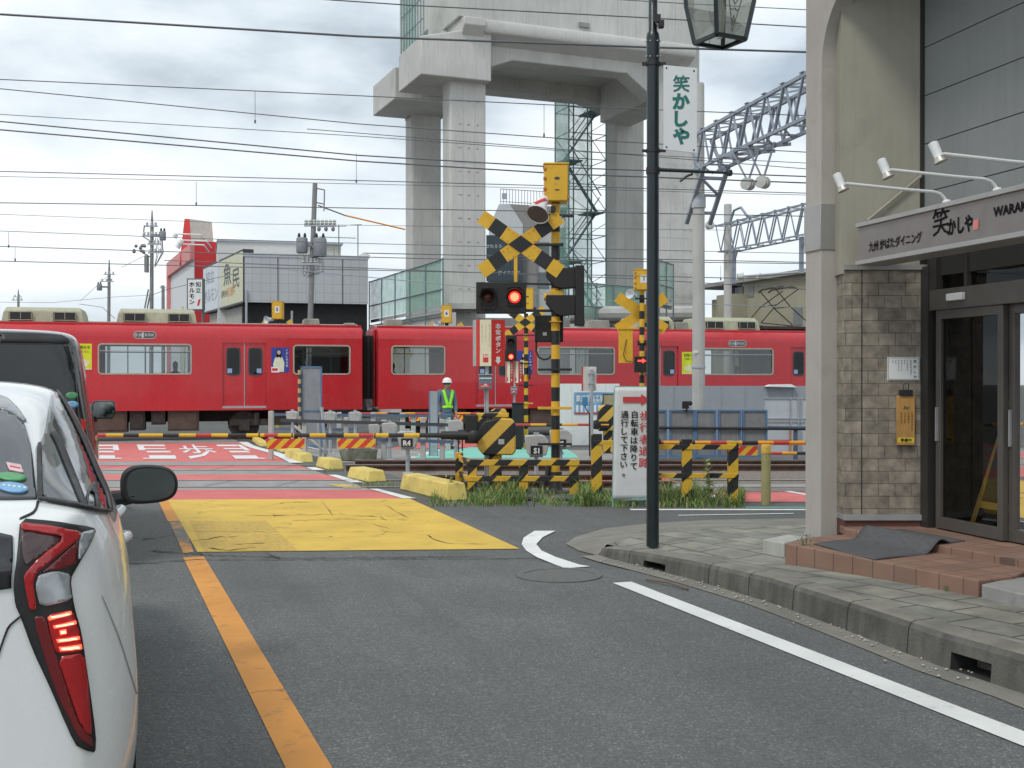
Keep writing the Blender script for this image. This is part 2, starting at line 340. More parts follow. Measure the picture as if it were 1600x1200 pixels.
def dup(o, loc=None, rz=None, label=None):
    """a thing with copies of its parts and their sub-parts"""
    def cp(a, par):
        c = a.copy(); COL.objects.link(c)
        if par: c.parent = par
        for ch in list(a.children): cp(ch, c)
        return c
    c = cp(o, None)
    if loc is not None: c.location = loc
    if rz is not None: c.rotation_euler.z = R(rz)
    if label: c['label'] = label
    return c
def holed(mb, x0, x1, z0, z1, holes, y=0, m=0):
    """a wall in the x-z plane with rectangular openings"""
    xs = sorted({x0, x1, *[h[0] for h in holes], *[h[1] for h in holes]}); zs = sorted({z0, z1, *[h[2] for h in holes], *[h[3] for h in holes]})
    for a, b in zip(xs, xs[1:]):
        for c, d in zip(zs, zs[1:]):
            cx, cz = (a + b) / 2, (c + d) / 2
            if any(h[0] < cx < h[1] and h[2] < cz < h[3] for h in holes): continue
            mb.face([(a, y, c), (b, y, c), (b, y, d), (a, y, d)], m)
    return mb
# ================================================================ SETTING: ground, road, markings, tracks
def ground():
    ys = [-25, 0, 4, 8, 12, 16, 18, 20] + [20.5 + .5 * i for i in range(32)] + [38, 45, 60, 90, 150, 260, 420]
    xs = [-300, -120, -60, -30, -15, -8, -4, 0, 4, 8, 15, 30, 60, 120, 300]
    mb = MB(); w = len(xs)
    mb.add([(x, y, zg(x, y)) for y in ys for x in xs], [(j * w + i, j * w + i + 1, (j + 1) * w + i + 1, (j + 1) * w + i) for j in range(len(ys) - 1) for i in range(w - 1)])
    struct(mb.build('ground', 'side_asphalt', smooth=60))
ground()
def sheet(name, pts, mt, dz=.004, n=14, px=True, h=0):
    """a flat overlay following the ground: quad corners (near-left, near-right, far-right, far-left) or any polygon"""
    q = [G(*p) if px else Vector((p[0], p[1], 0)) for p in pts]
    mb = MB()
    if len(q) == 4:
        def fn(u, v):
            p = (q[0] * (1 - u) + q[1] * u) * (1 - v) + (q[3] * (1 - u) + q[2] * u) * v
            return (p.x, p.y, zg(p.x, p.y) + dz)
        mb.grid(fn, 2, n)
    else: mb.face([(p.x, p.y, zg(p.x, p.y) + dz) for p in q])
    return struct(mb.build(name, mt, smooth=0))
RD = Vector((-.361, 1, 0)).normalized()            # the road's direction
def strip_line(name, a, b, w, mt, dz, px=True):
    a = G(*a) if px else a; b = G(*b) if px else b
    d = (b - a); d.z = 0; d.normalize(); r = Vector((d.y, -d.x, 0)) * w / 2
    return sheet(name, [(a - r)[:2], (a + r)[:2], (b + r)[:2], (b - r)[:2]], mt, dz, px=False)
# the newer asphalt we stand on, ending at a ragged seam before the yellow block
seam = [G(x, y) for x, y in [(-900, 905), (60, 893), (215, 884), (300, 876), (480, 875), (640, 872), (800, 874), (880, 884), (935, 890), (1000, 893)]]
road = [(-14, -12), (5.6, -12), (5.6, 3)] + [(2.7, 8), (1.6, 10.2)] + [(p.x, p.y) for p in reversed(seam)]
sheet('road', road, 'asphalt', .004, px=False)
sheet('road', [(-700, 893), (870, 872), (640, 781), (-400, 783)], 'old_asphalt', .003, n=4)
sheet('road_marking', [(308, 864), (812, 859), (640, 780), (262, 782)], 'yellow_paint', .009)
sheet('road_marking', [(318, 863), (465, 861.5), (415, 815), (296, 815)], 'yellow_faded', .0105)
sheet('road_marking', [(262, 816), (285, 814), (270, 783), (247, 783)], 'orange_paint', .008, n=3)
sheet('road_marking', [(286, 866), (302, 864), (286, 814), (264, 816)], 'orange_worn', .008, n=3)
# centre line, near part
a0 = G(302, 872); b0 = a0 - RD * 12
strip_line('road_marking', b0, a0, .168, 'orange_paint', .010, px=False)
# right edge line and its curved end
wl = [G(972, 912), G(1600, 1158)]
strip_line('road_marking', wl[1] - (wl[0] - wl[1]).normalized() * 2, wl[0], .15, 'white_line', .010, px=False)
cv = [(835, 831, 868, 831), (818, 842, 848, 841), (815, 852, 838, 852), (822, 862, 846, 862), (840, 873, 868, 872), (872, 886, 905, 884), (884, 890, 922, 887)]
mb = MB(); L_ = [G(a, b) for a, b, c, d in cv]; R_ = [G(c, d) for a, b, c, d in cv]
for i in range(len(cv) - 1): mb.face([(p.x, p.y, .010) for p in (L_[i], R_[i], R_[i + 1], L_[i + 1])])
struct(mb.build('road_marking', 'white_line', smooth=0))
strip_line('road_marking', (985, 797), (1300, 797), .13, 'white_line', .006)
strip_line('road_marking', (1060, 806), (1240, 803), .05, 'white_line', .006)
strip_line('road_marking', (1165, 793.5), (1300, 793.5), .07, 'green_paint', .007)
def crack(pts, w, seed, name='road_crack', dz=.0125):
    rnd = random.Random(seed); q = []
    for (xa, ya), (xb, yb) in zip(pts, pts[1:]):
        n = max(2, int(math.hypot(xb - xa, yb - ya) / 7))
        for i in range(n): t = i / n; q.append(G(xa + (xb - xa) * t + rnd.uniform(-2, 2), ya + (yb - ya) * t + rnd.uniform(-.7, .7)))
    q.append(G(*pts[-1])); mb = MB(); L_ = []
    for i, p in enumerate(q):
        d = (q[min(i + 1, len(q) - 1)] - q[max(i - 1, 0)]); d.z = 0; d.normalize(); s_ = Vector((-d.y, d.x, 0)) * w * rnd.uniform(.15, 1) * (0.1 if i in (0, len(q) - 1) else 1); L_.append((p + s_, p - s_))
    for (a, b), (c, d) in zip(L_, L_[1:]): mb.face([(v.x, v.y, dz) for v in (a, b, d, c)])
    struct(mb.build(name, 'crack', smooth=0))
M['crack'] = mat('crack', (.035, .032, .025), .95)
for i, (pts, w) in enumerate((([(380, 808), (440, 806.5), (545, 805)], .010), ([(415, 808.5), (446, 806)], .022), ([(550, 807.5), (590, 808.5)], .018), ([(456, 815), (560, 813), (640, 814)], .008), ([(300, 848), (345, 841), (372, 840)], .016), ([(365, 852), (415, 851)], .018), ([(322, 858), (356, 862), (400, 857)], .02), ([(668, 838), (674, 843), (700, 851), (760, 853)], .010), ([(280, 832), (410, 833), (640, 833)], .006), ([(560, 815), (610, 828)], .005), ([(500, 782), (520, 808)], .005), ([(600, 790), (640, 812)], .005), ([(230, 862), (290, 866), (340, 870), (470, 874), (760, 871)], .016), ([(150, 885), (300, 877), (520, 876), (800, 875)], .012), ([(700, 806), (760, 809), (880, 812)], .008), ([(760, 1085), (850, 1068), (980, 1080)], .0))):
    if w: crack(pts, w, i)
# manhole beside the kerb
mb = MB(); M['manhole'] = mat('manhole', (.125, .125, .12), .7, var=.2, vs=30, bump=.5, bs=60); c = G(925, 900)
mb.lathe([(.33, 0), (.33, .006), (.27, .006), (.27, .003), (.001, .003)], (c.x - .25, c.y, .005), 28); struct(mb.build('manhole_cover', 'manhole'))

# the crossing: red decks between the concrete panels of the tracks
def band(y0, y1, xl, xr, mt, name='crossing_deck', dz=.006):
    return sheet(name, [(xl[0], y0), (xr[0], y0), (xr[1], y1), (xl[1], y1)], mt, dz, n=10)
er = lambda y: 640 + (y - 781) * (640 - 380) / (781 - 688) * 1.0         # right edge of the deck by row
EDGE = [(782, 645), (764, 580), (750, 545), (741, 512), (733, 492), (722, 455), (688, 372)]
def edge(y):
    for (a, xa), (b, xb) in zip(EDGE, EDGE[1:]):
        if a >= y >= b: return xa + (xb - xa) * (a - y) / (a - b)
    return EDGE[-1][1]
for y0, y1, mt in ((782, 766, 'red_paint'), (766, 750.5, 'grey_panel'), (750.5, 742, 'red_paint'), (742, 733, 'grey_panel'), (733, 728, 'red_paint'), (728, 722, 'grey_panel'), (722, 692.5, 'red_paint'), (692.5, 684, 'grey_panel')):
    band(y0, y1, (-260, -260), (edge(y0) - 8, edge(y1) - 8), mt)
for y0, y1, y_ in ((780, 765, 0), (755, 743, 0), (736, 731, 0), (724, 691, 0)):
    sheet('road_marking', [(edge(y0) - 9, y0), (edge(y0) + 12, y0), (edge(y1) + 7, y1), (edge(y1) - 7, y1)], 'white_line', .012, n=6)
sheet('road_marking', [(537, 763.5), (567, 763.5), (537, 758), (512, 758)], 'yellow_old', .012, n=2)
# white lettering on the red deck, made to be read from the road
STROKES = dict(E=[(0, .2, 0, 1), (.2, 1, 0, .13), (.2, .93, .29, .40), (.2, .86, .58, .69), (.2, .9, .87, 1)], Y=[(.8, 1, 0, 1), (0, .8, 0, .13), (.1, .8, .29, .41), (.1, .8, .58, .70), (0, .8, .87, 1)])
def deck_text(glyph, tl, tr, br, bl, y0=718, y1=695.5):
    q = [G(bl, y0), G(br, y0), G(tr, y1), G(tl, y1)]; o = []; fs = []
    def put(u, v): p = (q[0] * (1 - u) + q[1] * u) * (1 - v) + (q[3] * (1 - u) + q[2] * u) * v; return (p.x, p.y, zg(p.x, p.y) + .0135)
    mb = MB()
    if glyph in STROKES:
        for a, b, c, d in STROKES[glyph]: mb.face([put(a, c), put(b, c), put(b, d), put(a, d)])
    else:
        vs, fs, w = glyphs(glyph, .014); hs = [v[1] for v in vs]; a, b = min(hs), max(hs); mb.add([put(x / w, (z - a) / (b - a)) for x, z in vs], fs)
    struct(mb.build('road_marking', 'white_line', smooth=0))
for g in (('Y', -62, -20, -2, -50), ('E', 20, 80, 95, 30), ('Y', 142, 184, 190, 140), ('E', 213, 262, 276, 224), ('歩', 276, 326, 348, 290), ('Y', 337, 376, 416, 368)): deck_text(*g)
# rails: two near tracks, the two tracks by the train
def track(y0, gauge, slope, x0, x1, o=.012):
    t = struct(bpy.data.objects.new('railway_track', None)); COL.objects.link(t); t.location = (0, y0, zg(0, y0))
    n = 16
    for k in (0, 1):
        mb = MB()
        for (w, za, zb, mi) in ((.12, -.16, -.145, 0), (.016, -.145, -.03, 0), (.065, -.03, -.002, 0), (.05, -.002, .006, 1)):
            for i in range(n):
                xa = x0 + (x1 - x0) * i / n; xb = x0 + (x1 - x0) * (i + 1) / n
                f = lambda x: (y0 + k * gauge + slope * x, zg(x, y0 + k * gauge + slope * x))
                (ya, ga), (yb, gb) = f(xa), f(xb)
                vs = [(xa, ya - w / 2 - y0, ga + za + o - t.location.z), (xa, ya + w / 2 - y0, ga + za + o - t.location.z), (xa, ya + w / 2 - y0, ga + zb + o - t.location.z), (xa, ya - w / 2 - y0, ga + zb + o - t.location.z),
                      (xb, yb - w / 2 - y0, gb + za + o - t.location.z), (xb, yb + w / 2 - y0, gb + za + o - t.location.z), (xb, yb + w / 2 - y0, gb + zb + o - t.location.z), (xb, yb - w / 2 - y0, gb + zb + o - t.location.z)]
                mb.add(vs, [(0, 1, 5, 4), (1, 2, 6, 5), (2, 3, 7, 6), (3, 0, 4, 7)], mi)
        mb.build('rail', ['rust', 'railtop'], t, smooth=0)
    return t
track(15.85, 1.08, .0, -14, -1.55); track(15.85, 1.08, 0, -1.5, 2.2, .09); track(15.85, 1.08, 0, 2.25, 14); track(18.75, 1.08, .0, -14, -2.75); track(18.75, 1.08, 0, -2.7, 14, .10)
track(36.9, 1.09, .27, -34, 22)
# flange grooves: dark slots along the rails in the deck
for y0 in (15.85, 16.93, 18.75, 19.83):
    strip_line('crossing_deck', Vector((-14, y0 + .075, 0)), Vector((G(edge(HOR + 1.5 * F / y0) - 20, HOR + 1.5 * F / y0).x, y0 + .075, 0)), .06, 'black_rubber', .011, px=False)
for k in range(26):                                  # joints between the concrete panels
    for y0 in (16.4, 19.3):
        x = -13 + k * .98 + (.3 if y0 > 17 else 0)
        if x < G(edge(HOR + 1.5 * F / y0), HOR + 1.5 * F / y0).x - .3: strip_line('crossing_deck', Vector((x - .1, y0 - .5, 0)), Vector((x + .1, y0 + .5, 0)), .012, 'black_rubber', .010, px=False)
# ballast and bare ground right of the deck
M['ballast'] = mat('ballast', (.20, .17, .15), .95, var=.45, vs=18, bump=1, bs=22, dirt=.5, ds=3)
M['dirt'] = mat('dirt', (.30, .29, .27), .95, var=.25, vs=3, bump=.5, bs=40, dirt=.4, ds=2)
sheet('ballast', [(-.9, 15.3), (14, 15.3), (14, 20.6), (-2.9, 20.6)], 'ballast', .003, px=False)
sheet('ground', [(-3.1, 20.65), (2.2, 20.65), (3.0, 27), (-6.3, 29.5)], 'dirt', .004, px=False, n=10)
# footpath crossing on the right: green, red and white decks
sheet('path', [(640, 716), (905, 716), (880, 699), (735, 699)], 'green_paint', .006)
sheet('path', [(600, 702), (735, 699.5), (775, 688), (660, 688)], 'red_paint', .0055)
sheet('road_marking', [(636, 716.5), (648, 716), (722, 697), (708, 697)], 'white_line', .008, n=4)
sheet('path', [(1010, 757), (1300, 757), (1300, 764), (1010, 764)][::1], 'grey_panel', .006)
sheet('path', [(1148, 785), (1320, 785), (1320, 769.5), (1110, 769.5)], 'red_paint', .006)
sheet('path', [(860, 755), (1060, 755), (1040, 748), (900, 748)], 'red_paint', .014)
sheet('road_marking', [(1225, 768.5), (1262, 775.5), (1275, 775.5), (1236, 768.5)], 'white_line', .010, n=2)
sheet('road_marking', [(1082, 771), (1140, 784), (1150, 781), (1090, 769)], 'white_line', .010, n=2)
# yellow kerb stones along the deck's edge
def stone(a, b, w, h, lab):
    a = G(*a); b = G(*b); mid = (a + b) / 2; d = b - a; L = d.length; rz = math.degrees(math.atan2(d.y, d.x))
    mb = MB(); t = .78
    prof = [(-w / 2, 0), (w / 2, 0), (w / 2 * .8, h), (-w / 2 * .8, h)]
    vs = [(-L / 2, y, z) for y, z in prof] + [(L / 2, y, z) for y, z in prof]
    vs[2] = (-L / 2 + .06, vs[2][1], h); vs[3] = (-L / 2 + .06, vs[3][1], h); vs[6] = (L / 2 - .06, vs[6][1], h); vs[7] = (L / 2 - .06, vs[7][1], h)
    mb.add(vs, [(0, 1, 2, 3), (7, 6, 5, 4), (0, 4, 5, 1), (1, 5, 6, 2), (2, 6, 7, 3), (3, 7, 4, 0)])
    o = mb.build('kerb_block', 'kerb_yellow', loc=(mid.x, mid.y, zg(mid.x, mid.y)), rz=rz, bevel=.02)
    tag(o, lab, 'kerb block', 'yellow concrete blocks along the crossing')
M['kerb_yellow'] = mat('kerb_yellow', (.70, .55, .16), .8, var=.14, vs=4, dirt=.4, ds=7, bump=.3)
stone((715, 783), (640, 764), .30, .22, 'yellow concrete block nearest the grass, longest of the row')
stone((590, 753.5), (556, 746), .3, .17, 'yellow concrete block just beyond the near rails')
stone((525, 734), (505, 729), .28, .17, 'short yellow concrete block between the two near tracks')
stone((478, 722), (455, 713), .28, .16, 'yellow concrete block beyond the second track, behind it grey posts')
stone((447, 706), (432, 701), .26, .12, 'low yellow concrete block below the left striped plate')
stone((414, 697), (400, 690), .26, .13, 'yellow concrete block right of the lettering, under the barrier arm')

# ================================================================ SIDEWALK
kerb_px = [(935, 869), (960, 877), (1005, 888), (1075, 906), (1140, 925), (1200, 943), (1280, 972), (1370, 1006), (1470, 1045), (1600, 1088), (1800, 1166), (2300, 1360)]
KB = [G(a, b) for a, b in kerb_px]
def khgt(i): return [.075, .105, .13, .15, .165, .175, .18, .185, .19, .195, .2, .2][i]
def nrm(i):
    d = KB[min(i + 1, len(KB) - 1)] - KB[max(i - 1, 0)]; d.z = 0; d.normalize(); return Vector((-d.y, d.x, 0))   # towards the pavement
SWZ = .15
def kerb():
    # resampled along its length; two drain mouths cut out of the face
    pts = []; 
    for i in range(len(KB) - 1):
        for k in range(8):
            t = k / 8; pts.append((KB[i].lerp(KB[i + 1], t), nrm(i).lerp(nrm(i + 1), t).normalized(), khgt(i) * (1 - t) + khgt(i + 1) * t))
    out = MB()
    def prof(p, n, h, face=0): return [p + Vector((0, 0, -.05)), p + Vector((0, 0, .012)) , p + n * .012 + Vector((0, 0, h - .035)), p + n * .03 + Vector((0, 0, h - .008)), p + n * .06 + Vector((0, 0, h)), p + n * .17 + Vector((0, 0, h + .004)), p + n * .17 + Vector((0, 0, -.05))]
    rows = [prof(*q) for q in pts]; k = len(rows[0])
    def near(p, q, d): return (p - q).length < d
    d1, d2 = G(1029, 892), G(1512, 1060)
    for i in range(len(rows) - 1):
        mid = (pts[i][0] + pts[i + 1][0]) / 2
        hole = near(mid, d1, .17) or near(mid, d2, .16)
        for j in range(k - 1):
            if hole and j == 1:
                a, b = rows[i], rows[i + 1]; n_ = pts[i][1] * .22
                up = lambda r: r[1].lerp(r[2], .62)
                out.face([up(a), up(b), b[2], a[2]]); out.face([a[1], b[1], b[1] + n_, a[1] + n_], 1); out.face([up(a), up(b), up(b) + n_, up(a) + n_], 1); out.face([a[1] + n_, b[1] + n_, up(b) + n_, up(a) + n_], 1)
                hn = lambda k: near((pts[k][0] + pts[k + 1][0]) / 2, d1, .17) or near((pts[k][0] + pts[k + 1][0]) / 2, d2, .16)
                if not hn(i - 1): out.face([a[1], up(a), up(a) + n_, a[1] + n_], 1)
                if not hn(i + 1): out.face([b[1], up(b), up(b) + n_, b[1] + n_], 1)
                continue
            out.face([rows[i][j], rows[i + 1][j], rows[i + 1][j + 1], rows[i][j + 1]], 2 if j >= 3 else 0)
    out.face(rows[0])
    # joints between the kerb stones
    for i in range(4, len(rows) - 1, 8):
        if near(pts[i][0], d1, .25) or near(pts[i][0], d2, .24): continue
        r = rows[i]; d = Vector((-pts[i][1].y, pts[i][1].x, 0)) * .0035
        for j in range(1, 5): out.face([r[j] - d - pts[i][1] * .002, r[j] + d - pts[i][1] * .002, r[j + 1] + d - pts[i][1] * .002 + Vector((0, 0, .002)), r[j + 1] - d - pts[i][1] * .002 + Vector((0, 0, .002))], 1)
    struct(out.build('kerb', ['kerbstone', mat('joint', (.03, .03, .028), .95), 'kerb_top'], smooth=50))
    return pts
KP = kerb()
M['pavers'] = bricks('pavers', (.29, .275, .225), (.205, .208, .182), (.075, .07, .06), .42, .30, .010, rot=(0, 0, R(60)), var=.3, vs=3.5, bump=.3, rough=.85, dirt=.35)
BL = [G(x, y, .10) for x, y in [(948, 851), (985, 838.5), (1040, 830.5), (1120, 825), (1260, 820.5), (1560, 818)]]
def sidewalk():
    mb = MB(); inner = [Vector((q.x, q.y, h + .001)) for q, h in [(p + n * .168, h) for p, n, h in KP]]
    poly = inner + [Vector((9, 2.0, .2)), Vector((9, 10.5, .12))] + list(reversed([Vector((v.x, v.y, .102)) for v in BL]))
    tri = geometry.tessellate_polygon([[Vector((v.x, v.y, 0)) for v in poly]]); mb.add(poly, [tuple(t) for t in tri])
    struct(mb.build('sidewalk', 'pavers', smooth=0))
    # concrete apron that rounds the corner into the side street
    mb = MB(); o = [G(x, y) for x, y in [(934, 869.5), (905, 862), (884, 851), (900, 840), (945, 827), (1015, 819), (1110, 813.5), (1300, 810), (1560, 808)]]
    i = [BL[0]] * 3 + [BL[0].lerp(BL[1], .5), BL[1], BL[2], BL[3], BL[4], BL[5]]
    for k in range(8):
        f = [(o[k].x, o[k].y, .008), (o[k + 1].x, o[k + 1].y, .008), (i[k + 1].x, i[k + 1].y, .101), (i[k].x, i[k].y, .101)]
        mb.face(f if i[k] is not i[k + 1] else f[:3])
    struct(mb.build('kerb', 'gutter', smooth=50))
sidewalk()
# concrete channel between kerb and asphalt
mb = MB()
for (p, n, h), (p2, n2, h2) in zip(KP, KP[1:]):
    a, b = p - n * .16, p2 - n2 * .16; mb.face([(p.x, p.y, .011), (p2.x, p2.y, .011), (b.x, b.y, .009), (a.x, a.y, .009)])
struct(mb.build('gutter', 'gutter', smooth=0))
# leaf litter, grit and a stick in the channel
mb = MB()
for k in range(200):
    i = random.randrange(8, len(KP) - 20); p, n, h = KP[i]; q = p - n * random.uniform(-.0, .22) * random.random() + Vector((random.uniform(-.06, .06), random.uniform(-.06, .06), .012)); s_ = random.uniform(.003, .011)
    mb.lathe([(s_ * .6, 0), (s_, s_ * .5), (s_ * .5, s_)], q, 5)
struct(mb.build('gravel', mat('grit', (.42, .40, .34), .9, var=.3, vs=40), smooth=0), 'stuff')
p = G(1010, 910); q = G(1075, 925)
mb = MB(); mb.tube([p + Vector((0, 0, .02)), p.lerp(q, .5) + Vector((.01, .02, .03)), q + Vector((0, 0, .02))], .008, 6)
tag(mb.build('stick', mat('bark', (.16, .12, .08), .9)), 'thin brown stick lying in the gutter beside the white line', 'stick')
# ================================================================ RESTAURANT on the corner
M['stucco'] = mat('stucco', (.45, .42, .38), .9, var=.08, vs=1.2, bump=.5, bs=120, dirt=.22, ds=2.2, streak=.14); M['beige'] = mat('beige', (.36, .34, .275), .85, var=.08, vs=1.4, bump=.15, bs=90, dirt=.18, ds=2.5, streak=.18)
M['siding'] = mat('siding', (.255, .265, .262), .7, var=.05, vs=1.5, dirt=.15, ds=3, bump=.08, streak=.22); M['stainless'] = mat('stainless', (.40, .39, .375), .42, .5, var=.06, vs=2)
M['bronze'] = mat('bronze', (.115, .105, .095), .45, .3, var=.08); M['bronze_dark'] = mat('bronze_dark', (.05, .047, .043), .5, .3)
M['split_tile'] = bricks('split_tile', (.30, .265, .21), (.215, .188, .148), (.115, .10, .08), .21, .099, .003, swap=(0, 2, 1), squash=.62, var=.42, vs=11, bump=.35, off=.37, rough=.6, loc=(.07, .02, 0))
M['terracotta'] = bricks('terracotta', (.30, .172, .125), (.24, .137, .10), (.12, .08, .06), .19, .19, .005, rot=(0, 0, R(62)), loc=(.06, .1, 0), off=0, var=.2, vs=5, bump=.25, dirt=.3)
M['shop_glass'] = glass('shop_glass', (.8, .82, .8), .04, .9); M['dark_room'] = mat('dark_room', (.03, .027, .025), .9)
M['ink'] = mat('ink', (.012, .011, .014), .9, spec=.1); M['steelsign'] = mat('steelsign', (.225, .20, .185), .34, .45, var=.05, vs=3)
WY = 9.1
FD = Frame((3.25, WY, 0), RZ_F); FA = Frame((2.483, 9.25, 0), RZ_F); FE = Frame((2.62, WY, 0), 0)
bld = thing('restaurant', 'grey and beige corner restaurant with stone tile wall and stucco pillar', 'building', (2.62, WY, 0))
def atb(mb, name, mt, fr, **k):                    # a part of the restaurant modelled in another upright frame
    return mb.build(name, mt, bld, loc=(fr.o.x - 2.62, fr.o.y - WY, fr.o.z), rz=math.degrees(fr.rz), **k)
xl = 2.62 - 2.62; xr = 3.25 - 2.62
mb = MB(); mb.box(xl - .02, xr, 0, .2, 2.33, 8); mb.build('wall', 'beige', bld, smooth=0)
mb = MB(); mb.box(xl, xr, -.012, .2, .43, 2.36); mb.build('tile_wall', 'split_tile', bld, smooth=0)
mb = MB(); mb.box(xl + .135, xl + .143, -.014, .0, .43, 2.36); mb.build('tile_joint', 'joint', bld, smooth=0)
mb = MB(); mb.box(xl, xr, -.03, .2, .385, .43); mb.build('sill', 'steel', bld, smooth=0)
mb = MB(); mb.box(xl, xr, -.01, .2, .2, .385); mb.build('base_course', mat('base_course', (.12, .05, .04), .7), bld, smooth=0)
mb = MB(); mb.box(xl, xr + .02, -.03, .0, 2.36, 2.40); mb.build('flashing', 'stainless', bld, smooth=0)
# siding above the sign, in courses with open joints; body of the house behind it
mb = MB(); mb.box(0, 9, .02, .12, 2.3, 8, 1)
for k in range(-1, 14):
    z0 = 2.97 + .38 * k; mb.box(.012, 9, -.0, .02, z0 + .004, z0 + .376)
atb(mb, 'siding', ['siding', 'joint'], FD, smooth=0)
mb = MB(); mb.box(-.03, .012, -.03, .1, 2.36, 8); atb(mb, 'corner_trim', 'bronze_dark', FD, smooth=0)
mb = MB(); mb.box(-.3, 9, 2.5, 6, 0, 8); mb.box(2.2, 9, .12, 2.5, .2, 2.3); mb.box(-.3, 9, .14, 2.5, 2.75, 8); atb(mb, 'wall', 'beige', FD, smooth=0)
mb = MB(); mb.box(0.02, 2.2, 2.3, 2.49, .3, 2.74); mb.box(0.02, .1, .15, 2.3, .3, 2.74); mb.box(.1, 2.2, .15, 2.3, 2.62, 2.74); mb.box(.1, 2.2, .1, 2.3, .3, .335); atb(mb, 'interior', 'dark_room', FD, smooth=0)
# pillar with the springing of its arch, stainless collar, downpipe
mb = MB(); zt = 8
mb.box(-.249, 0, 0, .15, SWZ - .15, zt)
arch = [(0, 4.0)] + [(.62 * (1 - math.cos(R(a))), 4.0 + .62 * math.sin(R(a))) for a in range(6, 91, 6)] + [(2.2, 4.62), (2.2, zt), (0, zt)]
mb.prism([(x + .0005, z) for x, z in arch], .0, .15, 'y'); mb.box(4.4, 4.65, 0, .15, .1, zt); mb.box(2.2, 4.4, 0.001, .149, 4.62, zt - .001)
atb(mb, 'pillar', 'stucco', FA, bevel=.006)
z0, z1 = FA.px(1283, 390)[1], FA.px(1283, 318)[1]
mb = MB(); mb.box(-.258, .009, -.012, .16, z0, z1); atb(mb, 'collar', 'stainless', FA, bevel=.004)
mb = MB()
for (a, b, mi) in ((1313, 1317, 1), (1317, 1322, 0), (1322, 1326, 1)):
    xa, xb = (a - CXP) / F * 9.22 - 2.62, (b - CXP) / F * 9.22 - 2.62; mb.box(xa, xb, .07 if mi == 0 else .06, .2, .2, 8, mi)
mb.build('downpipe', [mat('pipe_brown', (.06, .035, .03), .6), 'stucco'], bld, smooth=0)
# cracked plaster at the foot of the pillar
mb = MB(); mb.prism([(-.262, .14), (-.20, .14), (-.17, .235), (-.21, .25), (-.24, .225), (-.262, .24)], -.004, .003, 'y'); mb.prism([(-.15, .14), (.004, .14), (.004, .22), (-.05, .20), (-.09, .22)], -.003, .003, 'y'); atb(mb, 'plaster_patch', 'concrete', FA, smooth=0)
p0 = FE.px(1353, 346); p1 = FE.px(1437, 276)
mb = MB(); mb.tube([(p0[0], -.03, p0[1]), (p1[0], -.03, p1[1])], .012, 8); mb.build('conduit', 'beige', bld)
# door front: jamb, header, transom, two glazed leaves
X = lambda px, py=640: FD.px(px, py)[0]
zb = .335
mb = MB(); mb.box(.0, .10, -.03, .12, zb, 2.38); atb(mb, 'jamb', 'bronze_dark', FD, smooth=0)
mb = MB(); mb.box(-.035, .0, -.035, .05, zb, 2.36); atb(mb, 'corner_trim', 'steel', FD, smooth=0)
mb = MB(); mb.box(.10, 2.2, -.02, .1, 2.03, 2.19); atb(mb, 'header', 'bronze', FD, bevel=.004)
mb = MB(); mb.box(.10, .19, -.02, .1, 2.19, 2.62); atb(mb, 'transom_frame', 'bronze_dark', FD, smooth=0)
for q in (.5, 1.3): mb = MB(); mb.box(q, q + .035, 0, .08, 2.19, 2.62); atb(mb, 'transom_mullion', 'bronze_dark', FD, smooth=0)
mb = MB(); mb.face([(.19, .04, 2.19), (2.2, .04, 2.19), (2.2, .04, 2.62), (.19, .04, 2.62)]); atb(mb, 'transom_pane', 'shop_glass', FD, smooth=0)
mb = MB(); mb.box(X(1487), X(1512), -.055, -.02, 2.09, 2.145); atb(mb, 'door_sensor', 'white', FD, bevel=.006)
for (xa, xb, yo) in ((X(1462), X(1567), .0), (X(1567) + .004, X(1567) + .9, .045)):
    mb = MB(); s1 = .06; mb.box(xa, xa + s1, yo, yo + .05, zb + .01, 2.03); mb.box(xb - s1, xb, yo, yo + .05, zb + .01, 2.03); mb.box(xa + s1, xb - s1, yo, yo + .05, zb + .01, zb + .10); mb.box(xa + s1, xb - s1, yo, yo + .05, 1.96, 2.03)
    d = atb(mb, 'door', 'bronze', FD, bevel=.003)
    mb = MB(); mb.face([(xa + s1, yo + .025, zb + .1), (xb - s1, yo + .025, zb + .1), (xb - s1, yo + .025, 1.96), (xa + s1, yo + .025, 1.96)]); mb.build('pane', 'shop_glass', d, smooth=0)
    mb = MB(); mb.box(xa + .02, xa + .035, yo - .02, yo, 1.02, 1.28); mb.build('handle', 'steel', d, smooth=0)
mb = MB(); mb.box(X(1567) + .905, 2.2, .05, .11, zb, 2.03); atb(mb, 'side_panel', 'bronze', FD, smooth=0)
# tiled steps
def stepbox(top, z1, z0, name, lab, mt='terracotta'):
    mb = MB(); n = len(top); o = top[0]
    mb.add([(p.x - o.x, p.y - o.y, z1) for p in top] + [(p.x - o.x, p.y - o.y, z0) for p in top], [tuple(range(n)), tuple(reversed(range(n, 2 * n)))] + [(i, (i + 1) % n, n + (i + 1) % n, n + i) for i in range(n)])
    ob = mb.build(name, mt, loc=(o.x, o.y, 0), smooth=0, bevel=.008); return tag(ob, lab, 'step')
S1, S2 = .28, .335
a, b, c = G(1227, 849, S1), G(1529, 907, S1), G(1586, 900, S1)
stepbox([a, b, c, Vector((3.6, 7.7, 0)), Vector((3.3, 9.3, 0)), Vector((2.62, 9.22, 0)), Vector((2.62, 9.05, 0)), G(1262, 840, S1)], S1, .1, 'tiled_step', 'lower terracotta tiled step with the grey mat on its edge')
a, b = G(1321, 826, S2), G(1476, 853, S2); c = G(1640, 882, S2)
